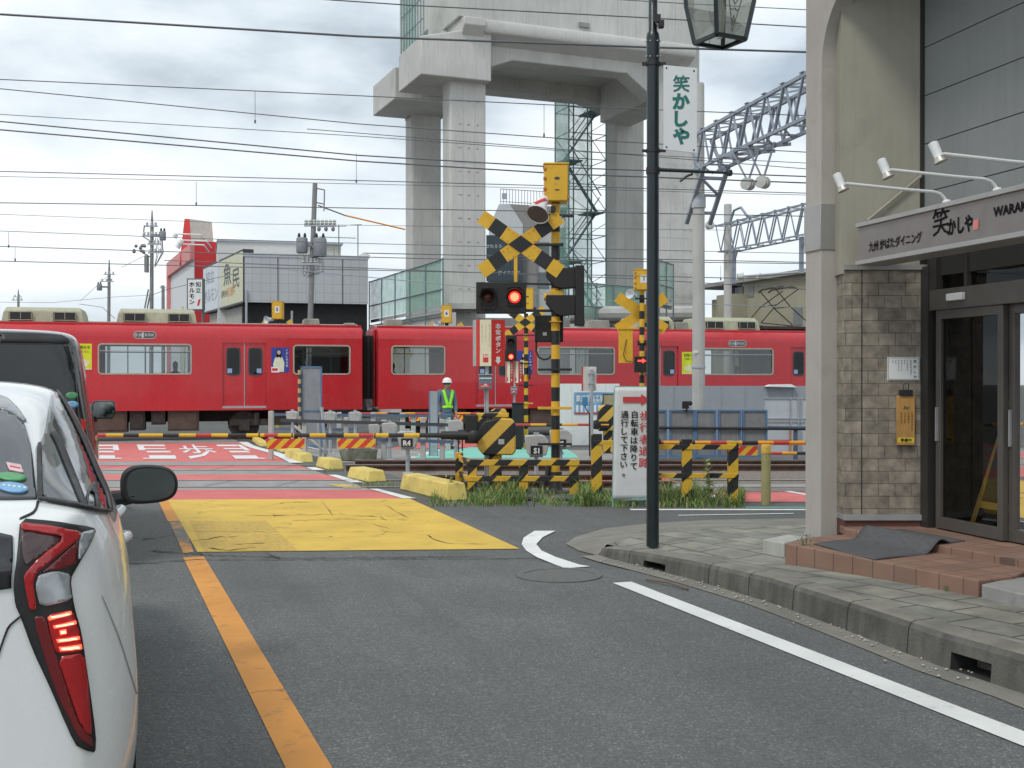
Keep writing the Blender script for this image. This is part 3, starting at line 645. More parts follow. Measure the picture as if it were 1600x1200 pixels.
stepbox([a, G(1358, 833, S2), b, c, Vector((3.9, 7.0, 0)), Vector((3.6, 9.3, 0)), Vector((2.63, 9.3, 0))], S2, S1 - .01, 'tiled_step', 'upper terracotta tiled step in front of the glass door')
stepbox([G(1534, 911, .27), G(1720, 955, .27), Vector((4.6, 6.6, 0)), Vector((3.35, 7.25, 0)), G(1582, 901, .27)], .262, .1, 'concrete_slab', 'pale concrete slab at the near end of the tiled step', 'grey_panel')
stepbox([G(1192, 846, .2), G(1226, 852, .2), G(1262, 842, .2), G(1230, 838, .2)], .215, .08, 'concrete_slab', 'small broken grey concrete block between the pavement and lower tiled step', 'concrete')
# grey mat, draped over both steps with a roll at the riser
def doormat():
    a, b = G(1271, 851, S1), G(1368, 876, S1)                 # street edge on the lower step
    c, d = G(1357, 829, S2), G(1476, 851, S2)                 # along the riser
    e, f = G(1412, 828.5, S2), G(1508, 846, S2)               # far edge on the upper step
    mb = MB(); nu, nv = 10, 30
    def fn(u, v):
        if v < .62:
            p = (a.lerp(b, u)).lerp(c.lerp(d, u), v / .62); z = S1 + .008
            t = (v - .44) / .15
            if t > 0: z += .092 * sstep(t)
            z += .004 * math.sin(u * 7 + v * 9)
        else:
            t = (v - .62) / .38; p = (c.lerp(d, u)).lerp(e.lerp(f, u), t); z = S2 + .008 + .035 * max(0, 1 - t * 2.2) ** 2
        return (p.x - a.x, p.y - a.y, z - S1)
    mb.grid(fn, nu, nv)
    o = mb.build('doormat', mat('mat_grey', (.10, .10, .105), .95, var=.15, vs=30, bump=.6, bs=160), loc=(a.x, a.y, S1), smooth=60)
    s = o.modifiers.new('thick', 'SOLIDIFY'); s.thickness = .008
    tag(o, 'grey doormat humped over the edge of the terracotta steps', 'doormat')
doormat()
# sign board
FS = Frame((2.67, 8.9, 0), RZ_F)
zt0, zt1 = 2.70, 2.375
sg = thing('sign_board', 'long stainless restaurant sign board with black brush lettering over the door', 'sign', FS.w(0, 0, zt1), RZ_F)
H_ = zt0 - zt1
mb = MB(); mb.box(0, 5, .0, .22, .035, H_ - .035); mb.build('panel', 'steelsign', sg, smooth=0)
mb = MB(); mb.box(-.004, 5, -.02, .23, H_ - .035, H_); mb.box(-.004, 5, -.02, .23, 0, .035); mb.build('edge_trim', 'stainless', sg, bevel=.004)
mb = MB(); z_ = lambda px, py: FS.px(px, py)
def sgx(px): return FS.px(px, 380)[0]
zc = .06
mb.text('九州 炉ばたダイニング', sgx(1358), .165, .082, -.004, 0, 'l', bold=.02, maxw=sgx(1440) - sgx(1358))
mb.text('笑', sgx(1470), .30, .20, -.004, bold=.014); mb.text('かしや', sgx(1481), .215, .125, -.004, 0, 'l', bold=.035, maxw=sgx(1520) - sgx(1481))
mb.text('WARAKASHIYA', sgx(1552), .235, .085, -.004, 0, 'l', bold=.03)
mb.build('lettering', 'ink', sg, smooth=0)
mb = MB(); mb.box(sgx(1521), sgx(1529), -.005, -.001, .10, .165); mb.build('seal', mat('seal', (.72, .25, .22), .6), sg, smooth=0)
# spotlights on long arms
def spot(t, lab):
    fr = Frame(FS.w(t, .0, zt0), RZ_F); o = thing('spotlight', lab, 'spotlight', fr.o, RZ_F, 'spotlights over the restaurant sign')
    mb = MB(); mb.tube([(0, .02, 0), (0, .0, .035), (0, -.03, .06), (0, -.08, .072), (0, -.3, .078), (0, -.78, .10)], .011, 8); mb.build('arm', 'white', o)
    mb = MB(); mb.lathe([(.03, 0), (.03, .012), (.018, .022)], (0, .02, 0), 10); mb.build('mount', 'white', o)
    ax = Vector((.25, .28, -.93)); s_ = Vector((-.01, -.80, .13))
    mb = MB(); mb.lathe([(.016, -.03), (.029, -.025), (.029, .03), (.026, .058), (.029, .066)], s_ - ax * .01, 14, 0, ax); h = mb.build('lamp_head', 'white', o)
    mb = MB(); mb.lathe([(.027, .066), (.037, .094), (.040, .098), (.035, .094), (.024, .074)], s_ - ax * .01, 16, 0, ax); mb.build('reflector', mat('reflector', (.5, .47, .42), .35, .6), h)
    mb = MB(); mb.bar((0, -.76, .10), (0, -.80, .115), .016, .02); mb.build('bracket', 'rust', o)
tA = 1.076; spot(tA, 'white spotlight on a long arm, farthest from the camera, beside the pillar'); spot(tA + .52, 'white spotlight on a long arm, middle of the three over the sign'); spot(tA + 1.045, 'white spotlight on a long arm, nearest and rightmost over the sign')
# paper notice, wooden board with clip
def on_wall(x0, y0, x1, y1): a = FE.px(x0, y1); b = FE.px(x1, y0); return a[0], b[0], a[1], b[1]
x0, x1, z0, z1 = on_wall(1385, 558, 1435, 594)
nt_ = thing('paper_notice', 'white paper notice with columns of small writing on the stone tile wall', 'notice', (2.62 + x0, WY - .02, z0))
w, h = x1 - x0, z1 - z0
mb = MB(); mb.box(0, w, -.003, 0, 0, h); mb.build('sheet', 'white', nt_, smooth=0)
mb = MB()
for s_ in ((.006, .008, .006, h - .006), (w - .008, w - .006, .006, h - .006), (.006, w - .006, .006, .008), (.006, w - .006, h - .008, h - .006)): mb.box(s_[0], s_[1], -.005, -.0035, s_[2], s_[3])
mb.text('笑かしや', w * .86, h - .02, .03, -.0045, vert=True, pitch=1.35); mb.text('営業時間御案内', w * .73, h - .02, .014, -.0045, vert=True, pitch=1.3)
for k, s_ in enumerate(('本日の営業は終了', '御来店', '毎度ありがとうご', '誠に勝手ながら次', '定休日', '日曜')): mb.text(s_, w * (.62 - .09 * k), h - .022, .010, -.0045, vert=True, pitch=1.15)
mb.build('lettering', 'ink', nt_, smooth=0)
x0, x1, z0, z1 = on_wall(1398, 618, 1426, 695)
wb = thing('wooden_board', 'hanging wooden notice board held by a black clip under the paper notice', 'notice board', (2.62 + x0, WY - .035, z0))
w, h = x1 - x0, z1 - z0
mb = MB(); mb.box(0, w, -.018, 0, 0, h); mb.build('board', mat('wood_board', (.50, .27, .08), .55, var=.15, vs=8, streak=.3), wb, bevel=.003)
mb = MB(); mb.box(.006, w - .006, -.020, -.0185, .02, .06); mb.build('status_label', mat('label_yellow', (.72, .56, .06), .6), wb, smooth=0)
mb = MB(); mb.text('準備中', w / 2, .054, .03, -.0215, bold=.03)
for k, s_ in enumerate(('お客様へ本日は誠に有難う', '只今準備中です', 'もう暫くお待ち', '開店は夕方五時')): mb.text(s_, w * (.84 - .2 * k), h - .13, .012, -.0195, vert=True, pitch=1.08)
mb.build('lettering', 'ink', wb, smooth=0)
mb = MB(); mb.disc((w / 2, 0, h - .07), .038, -.0195, m=0, th=.001); mb.build('round_label', 'white', wb, smooth=0)
mb = MB(); mb.prism([(w / 2 - .022, h - .105), (w / 2 + .02, h - .105), (w / 2 + .028, h - .085), (w / 2 + .005, h - .09), (w / 2 - .012, h - .078)], -.021, -.0197, 'y'); mb.build('emblem', mat('emblem_green', (.12, .14, .04), .6), wb, smooth=0)
mb = MB(); mb.box(w * .16, w * .86, -.03, .008, h - .002, h + .045); mb.tube([(w * .36, -.01, h + .045), (w * .34, -.02, h + .085), (w * .5, -.02, h + .10), (w * .66, -.02, h + .085), (w * .64, -.01, h + .045)], .004, 6); mb.build('clip', 'black', wb, bevel=.002)
# A-board behind the door glass and a stall sign
def easel(x, y, lab, h=1.05, lean=-.26):
    fr = Frame(FD.w(x, y, zb), RZ_F); o = thing('easel_board', lab, 'easel', fr.o, RZ_F)
    for s_ in (-1, 1):
        mb = MB(); mb.bar((s_ * .25, 0, 0), (s_ * .09, .26, h), .035, .03); mb.build('leg', mat('easel_wood', (.68, .42, .08), .5), o)
    mb = MB(); mb.bar((-.2, .05, .2), (.2, .05, .2), .03, .05); mb.build('rail', 'easel_wood', o)
    mb = MB(); mb.face([(-.18, .055, .25), (.18, .055, .25), (.10, .22, .95), (-.10, .22, .95)]); bo = mb.build('board', mat('chalk', (.02, .022, .022), .6), o)
    mb = MB(); mb.text('本日', 0, .58, .07, 0, fn=lambda a, b: (a, .04 + .23 * b, b)); mb.text('定食', 0, .48, .07, 0, fn=lambda a, b: (a, .04 + .23 * b, b)); mb.build('lettering', 'white', o, smooth=0)
M['easel_wood'] = mat('easel_wood', (.68, .42, .08), .5)
easel(X(1548) - .30, .24, 'yellow wooden easel with a blackboard inside the restaurant door'); easel(X(1600) - .20, .22, 'yellow wooden easel at the right edge behind the sliding door glass')
fr = Frame(FD.w(X(1596), .5, .95), RZ_F); o = thing('menu_panel', 'colourful takeaway menu panel behind the glass at the right edge', 'menu', fr.o, RZ_F)
mb = MB(); mb.box(-.25, .5, 0, .02, -.35, .3, 0); mb.build('panel', mat('menu_red', (.28, .05, .04), .6, var=.5, vs=9), o); mb = MB(); mb.text('アウトレット', -.22, -.02, .13, -.004, 0, 'l', bold=.03); mb.build('lettering', 'label_yellow', o, smooth=0)
M['label_yellow'] = mat('label_yellow', (.72, .56, .06), .6)
# ================================================================ LEVEL CROSSING EQUIPMENT
M['diag'] = stripes('diag', (1, .7, -1), .363, [(0, (.70, .42, .035)), (.5, BLK)])
M['diag_wide'] = stripes('diag_wide', (1, 0, -1), .40, [(0, (.68, .43, .07)), (.52, BLK)], off=.30)
M['plate'] = stripes('plate', (1, 0, -1), .165, [(0, (.74, .50, .05)), (.5, (.62, .06, .04))], dirt=.2)
def segs(mb, p, q, cuts, r, n=10):
    """a rod from p to q painted in lengths: cuts = [(t0,t1,slot)]"""
    p, q = Vector(p), Vector(q)
    for a, b, m in cuts: mb.tube([p.lerp(q, a), p.lerp(q, b)], r, n, m)
    return mb
def banded(zs, z0, z1, step, first=0):
    out = []; z = z0; k = first; L = z1 - z0
    while z < z1 - 1e-4:
        e = min(z1, z + step); out.append(((z - z0) / L, (e - z0) / L, k % 2)); z = e; k += 1
    return out
def buck(mb, cx, cz, half, w, y, ang=35, plain=False):
    """crossbuck boards: mats 0 yellow, 1 black"""
    for s_ in (-1, 1):
        d = Vector((math.cos(R(ang)), 0, s_ * math.sin(R(ang)))); n_ = Vector((-d.z, 0, d.x)) * w / 2
        cuts = [(-1, -.73, 0), (-.73, -.43, 1), (-.43, .43, 0), (.43, .73, 1), (.73, 1, 0)] if not plain else [(-1, 1, 0)]
        yy = y + (.008 if s_ > 0 else 0)
        for a, b, m in cuts:
            c = Vector((cx, 0, cz)); q = [c + d * half * a - n_, c + d * half * b - n_, c + d * half * b + n_, c + d * half * a + n_]
            mb.prism([(v.x, v.z) for v in q], yy, yy + .007, 'y', m)
    if not plain:
        hx, hz = w / 2 / math.sin(R(ang)), w / 2 / math.cos(R(ang)); mb.prism([(cx - hx, cz), (cx, cz - hz), (cx + hx, cz), (cx, cz + hz)], y - .006, y - .001, 'y', 1)
    return mb
def horn(mb, c, ax, s=1, n=16):
    return mb.lathe([(.03 * s, -.16 * s), (.055 * s, -.15 * s), (.06 * s, -.05 * s), (.08 * s, .02 * s), (.13 * s, .12 * s), (.135 * s, .125 * s), (.125 * s, .12 * s), (.06 * s, .0), (.02 * s, -.01 * s)], c, n, 0, ax)
def cabinet(o, x0, x1, y0, y1, z0, z1, num=None, mt='yellow'):
    mb = MB(); mb.box(x0, x1, y0, y1, z0, z1); c = mb.build('signal_cabinet', mt, o, bevel=.008)
    mb = MB(); mb.box(x0 - .012, x1 + .012, y0 - .012, y1 + .012, z1, z1 + .022); mb.build('lid', mt, c, bevel=.005)
    mb = MB(); w = x1 - x0
    mb.box(x0 + .03, x1 - .012, y0 - .008, y0, z0 + .012, z1 - .012); mb.build('cabinet_door', mt, c, bevel=.004)
    mb = MB()
    for z in (z0 + .04, z0 + (z1 - z0) * .33, z0 + (z1 - z0) * .62, z1 - .06): mb.box(x0 - .012, x0 + .026, y0 - .014, y0 + .05, z - .018, z + .018)
    mb.box(x1 - .01, x1 + .012, y0 - .012, y0 + .03, z0 + .03, z0 + .075); mb.build('hinges', mat('hinge', (.45, .16, .05), .7), c, bevel=.003)
    mb = MB(); cx = (x0 + x1) / 2 + .01
    if num:
        mb.box(cx - w * .22, cx + w * .22, y0 - .012, y0 - .0085, z0 + (z1 - z0) * .36, z0 + (z1 - z0) * .74); mb.build('number_plate', 'white', c, smooth=0)
        mb = MB(); mb.text(num, cx, z0 + (z1 - z0) * .71, (z1 - z0) * .28, y0 - .0135, bold=.03); mb.build('lettering', 'ink', c, smooth=0)
    else:
        e = [(cx + .036 * math.cos(t * .4189), z0 + (z1 - z0) * .62 + .02 * math.sin(t * .4189)) for t in range(15)]
        mb.prism(e, y0 - .012, y0 - .008, 'y'); mb.box(cx - .028, cx + .028, y0 - .012, y0 - .008, z0 + .14, z0 + .155); mb.build('makers_plate', 'darksteel', c, smooth=0)
    return c
def lamp(o, par, c, r, lit=True, hood=True):
    mb = MB(); mb.lathe([(r * 1.5, 0), (r * 1.5, .012), (r * 1.05, .012), (r * 1.05, .0)], c, 24, 0, (0, -1, 0)); lm = mb.build('lamp_rim', 'signal_black', par)
    mb = MB(); mb.lathe([(r, 0), (r, .01), (r * .8, .022), (.001, .03)], c, 24, 0, (0, -1, 0)); mb.build('lamp_lens', 'lamp_red' if lit == 1 else 'lamp_off', lm)
    if lit:
        mb = MB(); mb.lathe([(r * .74, .027), (r * .5, .034), (.001, .037)], c, 24, 0, (0, -1, 0)); mb.build('lamp_glow', 'lamp_core', lm)
    if hood:
        mb = MB(); k = 14; a0, a1 = R(-10), R(190); dl = .16; vs = []
        for j in range(k + 1):
            a = a0 + (a1 - a0) * j / k; dd = dl * (1 if 2 < j < k - 2 else .55)
            vs += [(c[0] + r * 1.45 * math.cos(a), c[1], c[2] + r * 1.45 * math.sin(a)), (c[0] + r * 1.45 * math.cos(a), c[1] - dd, c[2] + r * 1.45 * math.sin(a))]
        mb.add(vs, [(2 * j, 2 * j + 1, 2 * j + 3, 2 * j + 2) for j in range(k)]); h = mb.build('lamp_hood', 'signal_black', lm); s_ = h.modifiers.new('thick', 'SOLIDIFY'); s_.thickness = .006
# ---- the near signal mast
FM = Frame(GD(868, 15.2), 0); k_ = 15.2 / F
U = lambda px: (px - 868) * k_
V = lambda py: EYE + (HOR - py) * k_ - FM.o.z
ms = thing('crossing_signal', 'near crossing signal mast with large crossbuck, horn and yellow cabinet on top', 'crossing signal', FM.o, 0, 'crossing signal masts')
mb = MB(); zb = V(737); step = 22 * k_; segs(mb, (0, 0, zb), (0, 0, V(318)), banded(0, zb, V(318), step), .058, 16); mb.build('mast', ['yellow', 'black'], ms)
mb = MB(); mb.lathe([(.20, 0), (.20, .02), (.10, .03), (.085, .06), (.085, zb), (.06, zb)], n=18); mb.tube([(-.17, -.02, .02), (-.15, -.02, .12), (-.11, -.02, .2), (-.09, -.02, .42)], .035, 8); mb.build('base', mat('base_black', (.03, .03, .032), .6, dirt=.5, ds=6), ms)
cabinet(ms, U(850), U(887), -.14, .16, V(317), V(260))
mb = MB(); sx, sz = U(842), V(334); ax = Vector((-.30, -.60, -.74)); horn(mb, (sx + .02, -.2, sz + .05), ax, 1.15); hn = mb.build('horn', mat('horn_white', (.68, .71, .75), .4), ms)
mb = MB(); mb.lathe([(.14, .136), (.001, .06)], (sx + .02, -.2, sz + .05), 18, 0, ax); mb.build('horn_mouth', mat('horn_dark', (.11, .105, .11), .6), hn)
mb = MB(); mb.tube([(U(834), -.30, V(326)), (U(851), -.16, V(316))], .036, 10); mb.build('beacon', mat('horn_red', (.62, .07, .07), .5), hn); mb = MB(); mb.tube([(U(829), -.33, V(329)), (U(835), -.29, V(325.5))], .032, 10); mb.build('beacon_cap', 'white', hn)
for (xa, ya, xb, yb, dd, w_, h_) in ((850, 338, 895, 339, -.08, .05, .035), (833, 384, 880, 383.5, -.075, .05, .035), (840, 577.5, 893, 577.5, -.075, .03, .03), (840, 693.5, 893, 693.5, -.075, .03, .03), (822, 444, 865, 445, -.06, .04, .025), (822, 486, 865, 486, -.06, .04, .035)): mb = MB(); mb.bar((U(xa), dd, V(ya)), (U(xb), dd, V(yb)), w_, h_); mb.build('crossbar', 'black', ms, bevel=.003)
mb = MB(); mb.box(U(860), U(867), -.16, -.05, V(334), V(325)); mb.build('junction_box', 'black', ms)
mb = MB(); mb.bar((U(840), -.075, V(637.5)), (U(893), -.075, V(637.5)), .03, .035); mb.build('crossbar', 'yellow', ms, bevel=.003); mb = MB(); mb.bar((U(858), -.06, V(503)), (U(877), -.06, V(503)), .10, .01); mb.build('collar', 'yellow', ms, bevel=.003)
mb = MB(); buck(mb, U(813.5), V(383.5), 75 * k_, 22 * k_, -.135); bk = mb.build('crossbuck', ['yellow', 'black'], ms, smooth=0)
mb = MB()
for a in (-1, 1):
    for b in (.27, .38):
        for s_ in (-.35, .35):
            for q in (1, -1):
                d = Vector((math.cos(R(35)), math.sin(R(35)) * q)); n_ = Vector((-d.y, d.x)); c = d * a * b * 75 * k_ + n_ * s_ * 22 * k_; mb.lathe([(.009, 0), (.007, .006), (.001, .008)], (U(813.5) + c.x, -.136, V(383.5) + c.y), 8, 0, (0, -1, 0))
mb.build('rivets', 'yellow_old', bk)
mb = MB(); mb.box(U(803), U(808.5), -.12, -.08, V(443), V(392)); mb.build('stem', 'yellow', ms, bevel=.004)
mb = MB(); mb.box(U(744.5), U(822), -.20, -.06, V(491), V(442.5)); lb = mb.build('lamp_housing', 'signal_black', ms, bevel=.01)
mb = MB(); mb.ring(U(793), U(815), V(478), V(451), .012, -.225, -.20, .03); mb.ring(U(752), U(774), V(483), V(452), .012, -.225, -.20, .03); mb.build('lamp_frame', 'black', lb)
lamp(ms, lb, (U(804), -.203, V(466)), .075, 1); lamp(ms, lb, (U(763), -.203, V(466)), .075, 0)
# second lamp housing, turned to the side street: backboard edge-on, two deep hoods
mb = MB(); mb.box(U(898), U(912), -.14, .14, V(509), V(416)); sd = mb.build('lamp_backboard', 'signal_black', ms, bevel=.01)
for (ya, yb) in ((420, 452), (462, 494)):
    z1, z0 = V(ya), V(yb); mb = MB(); xs = [U(898), U(852)]; vs = []
    prof = [(U(898), z0 + .02), (U(898), z1), (U(853), z1), (U(853), z1 - .10), (U(866), z0 + .03), (U(876), z0)]
    mb.prism(prof, -.13, .13, 'y'); mb.build('lamp_hood', 'signal_black', sd, bevel=.008)
    mb = MB(); mb.lathe([(.085, 0), (.085, .01), (.001, .03)], (U(897.5), 0, (z0 + z1) / 2), 16, 0, (-1, 0, 0)); mb.build('lamp_lens', 'lamp_off', sd)
mb = MB(); mb.bar((U(870), .0, V(424)), (U(905), -.1, V(418)), .03, .03); mb.build('bracket', 'black', ms)
mb = MB(); mb.box(U(858), U(880), -.09, .09, V(476), V(454)); mb.lathe([(.05, 0), (.05, .05), (.001, .06)], (U(856), 0, V(464)), 12, 0, (-1, 0, 0)); mb.build('clamp', 'yellow', ms, bevel=.01)
mb = MB(); mb.box(U(836), U(880.5), .07, .30, V(534), V(492)); cb = mb.build('relay_box', 'signal_black', ms, bevel=.012)
mb = MB(); mb.box(U(848.5), U(854.5), .063, .068, V(524), V(519)); mb.build('label', 'grey', cb, smooth=0)
mb = MB(); mb.tube([(U(838), .1, V(534)), (U(838), .09, V(548)), (U(842), .08, V(558)), (U(850), .06, V(562)), (U(858), .05, V(560)), (U(862), .03, V(555))], .012, 8); mb.build('cable', 'black_rubber', ms)
mb = MB(); mb.tube([(U(880), -.06, V(339)), (U(884), -.07, V(349)), (U(880), -.05, V(360)), (U(876), -.06, V(372))], .008, 6); mb.tube([(U(870), -.1, V(334)), (U(866), -.12, V(343)), (U(873), -.12, V(346)), (U(879), -.09, V(336))], .006, 6); mb.build('wire', mat('wire_grey', (.45, .45, .45), .6), ms)

# ---- near barrier: striped machine on a column, long painted arm over the road
Yb = 15.0; kb = Yb / F; ob = GD(775, Yb); br = thing('crossing_barrier', 'near lowered barrier with striped machine box and long black, yellow and red arm', 'barrier', ob, 0, 'barriers of the level crossing')
Ub = lambda px: (px - 775) * kb
Vb = lambda py: EYE + (HOR - py) * kb - ob.z
mb = MB(); pr = [(Ub(747), Vb(672)), (Ub(757), Vb(657)), (Ub(780), Vb(652)), (Ub(799), Vb(654)), (Ub(806), Vb(662)), (Ub(806), Vb(704)), (Ub(801), Vb(710)), (Ub(756), Vb(710)), (Ub(747), Vb(700))]
mb.prism(pr, -.17, .17, 'y'); hs = mb.build('machine_housing', 'diag_wide', br, bevel=.02)
mb = MB(); mb.box(Ub(779), Ub(788), -.176, -.17, Vb(693), Vb(685)); mb.build('label', 'grey', hs, smooth=0)
mb = MB(); mb.lathe([(.008, 0), (.008, .01)], (Ub(783), -.17, Vb(664)), 8, 0, (0, -1, 0)); mb.build('lock', 'yellow', hs)
mb = MB(); mb.box(Ub(745), Ub(795), -.10, .18, Vb(652), Vb(645)); mb.box(Ub(745), Ub(757), -.14, .17, Vb(695), Vb(652)); mb.build('gear_cover', 'diag', br, bevel=.01)
mb = MB(); mb.box(Ub(764), Ub(784), -.09, .09, 0, Vb(710)); mb.build('column', 'diag_wide', br, bevel=.01)
mb = MB(); mb.lathe([(.05, 0), (.08, .02), (.08, .10), (.05, .12)], (Ub(742), -.2, Vb(680)), 14, 0, (0, -1, 0)); mb.box(Ub(727), Ub(747), -.16, .02, Vb(692), Vb(648)); mb.box(Ub(712), Ub(745), -.10, -.03, Vb(687), Vb(682)); mb.tube([(Ub(716), -.12, Vb(674)), (Ub(736), -.12, Vb(675))], .03, 10); mb.box(Ub(716), Ub(718), -.12, -.1, Vb(706), Vb(684)); mb.box(Ub(722), Ub(724), -.12, -.1, Vb(704), Vb(684)); mb.build('mechanism', 'black', br, bevel=.006)
cut = [(745, 657, 1), (657, 633, 0), (633, 609, 1), (609, 586, 0), (586, 563, 2), (563, 540, 0), (540, 512, 1), (512, 487, 0), (487, 463, 1), (463, 438, 0), (438, 417, 2), (417, 389, 0), (389, 361, 1), (361, 335, 0), (335, 311, 2), (311, 285, 0), (285, 260, 1), (260, 223, 0), (223, 199, 1), (199, 172, 0), (172, 147, 2), (147, 122, 0), (122, 96, 1), (96, 70, 0), (70, 20, 1)]
mb = MB()
for a, b, m in cut:
    r = lambda p: .024 + .012 * max(0, min(1, (p - 640) / 90)) + .004 * max(0, (p - 300) / 440)
    mb.tube([(Ub(a), -.14, Vb(679.3)), (Ub(b), -.14, Vb(679.3))], [r(a), r(b)], 10, m)
for p in (588, 409, 460): mb.tube([(Ub(p) - .008, -.14, Vb(679.3)), (Ub(p) + .008, -.14, Vb(679.3))], .031, 10, 1)
arm = mb.build('arm', [mat('arm_yellow', (.72, .46, .02), .5, dirt=.25, ds=20), 'black', mat('arm_red', (.52, .05, .04), .5)], br)
mb = MB(); mb.tube([(Ub(738), -.15, Vb(679.3)), (Ub(690), -.15, Vb(679.3))], .055, 12); mb.build('arm_sleeve', 'black', arm)
for (x0, x1, y0, y1) in ((418.5, 479, 684.5, 700), (529, 589, 684.5, 699)):
    mb = MB(); mb.add([(Ub(x0), -.15, Vb(y0)), (Ub(x1), -.15, Vb(y0)), (Ub(x1) - .004, -.145, Vb(y1 - 1.2)), (Ub(x0) + .02, -.142, Vb(y1 + 1))], [(3, 2, 1, 0)]); w_ = mb.build('warning_plate', 'plate', arm, smooth=0); s_ = w_.modifiers.new('thick', 'SOLIDIFY'); s_.thickness = .004

# ---- other barriers, farther off
def barrier(px, Y, arm_y, px_end, lab, first=1, seg=.21, hdx=.0, plates=(), cab=True):
    o_ = GD(px, Y); t = thing('crossing_barrier', lab, 'barrier', o_, 0, 'barriers of the level crossing'); za = EYE + (HOR - arm_y) / F * Y - o_.z; xe = (px_end - px) / F * Y; sg_ = 1 if xe > 0 else -1
    if cab:
        mb = MB(); mb.prism([(-.25, .55), (-.2, .98), (-.05, 1.05), (.2, 1.02), (.26, .92), (.26, .5), (-.2, .48)], -.16, .16, 'y'); mb.build('machine_housing', 'diag_wide', t, bevel=.02)
        mb = MB(); mb.box(-.1, .1, -.1, .1, 0, .5); mb.build('column', 'diag', t, bevel=.01)
        mb = MB(); mb.lathe([(.06, 0), (.10, .02), (.10, .1), (.05, .12)], (sg_ * .27, -.16, za), 12, 0, (0, -1, 0)); mb.box(min(0, sg_ * .32), max(0, sg_ * .32), -.24, -.165, za - .07, za + .07); mb.build('mechanism', 'black', t, bevel=.006)
    mb = MB(); x = .0; k = first; n = 0
    cols = [1, 0, 2, 0]
    while abs(x) < abs(xe): 
        x2 = min(abs(xe), abs(x) + seg) * sg_; mb.tube([(x, -.22, za), (x2, -.22, za)], .027, 8, cols[k % 4]); x = x2; k += 1
    a = mb.build('arm', ['arm_orange', 'black', 'arm_red'], t)
    for (p0, p1, hh) in plates:
        mb = MB(); x0, x1 = (p0 - px) / F * Y, (p1 - px) / F * Y; mb.box(x0, x1, -.225, -.22, za - .04 - hh, za - .04); mb.build('warning_plate', 'plate', a, smooth=0)
M['arm_orange'] = mat('arm_orange', (.80, .33, .02), .5)
M['arm_red'] = MATS['arm_red']
barrier(985, 14.9, 690.5, 1500, 'lowered barrier with orange and black arm reaching right behind the striped fence posts', seg=.2, plates=((1131, 1178, .12),))
barrier(950, 24.5, 663, 735, 'middle barrier with orange and black arm, its machine beside the walkers sign', seg=.33)
barrier(778, 32, 645.5, 560, 'far barrier behind the worker, its arm running along the train', seg=.38, plates=((640, 668, .17), (700, 724, .17)))
barrier(1330, 20, 707, 1190, 'farthest right barrier, thin arm before the white panels', seg=.25)

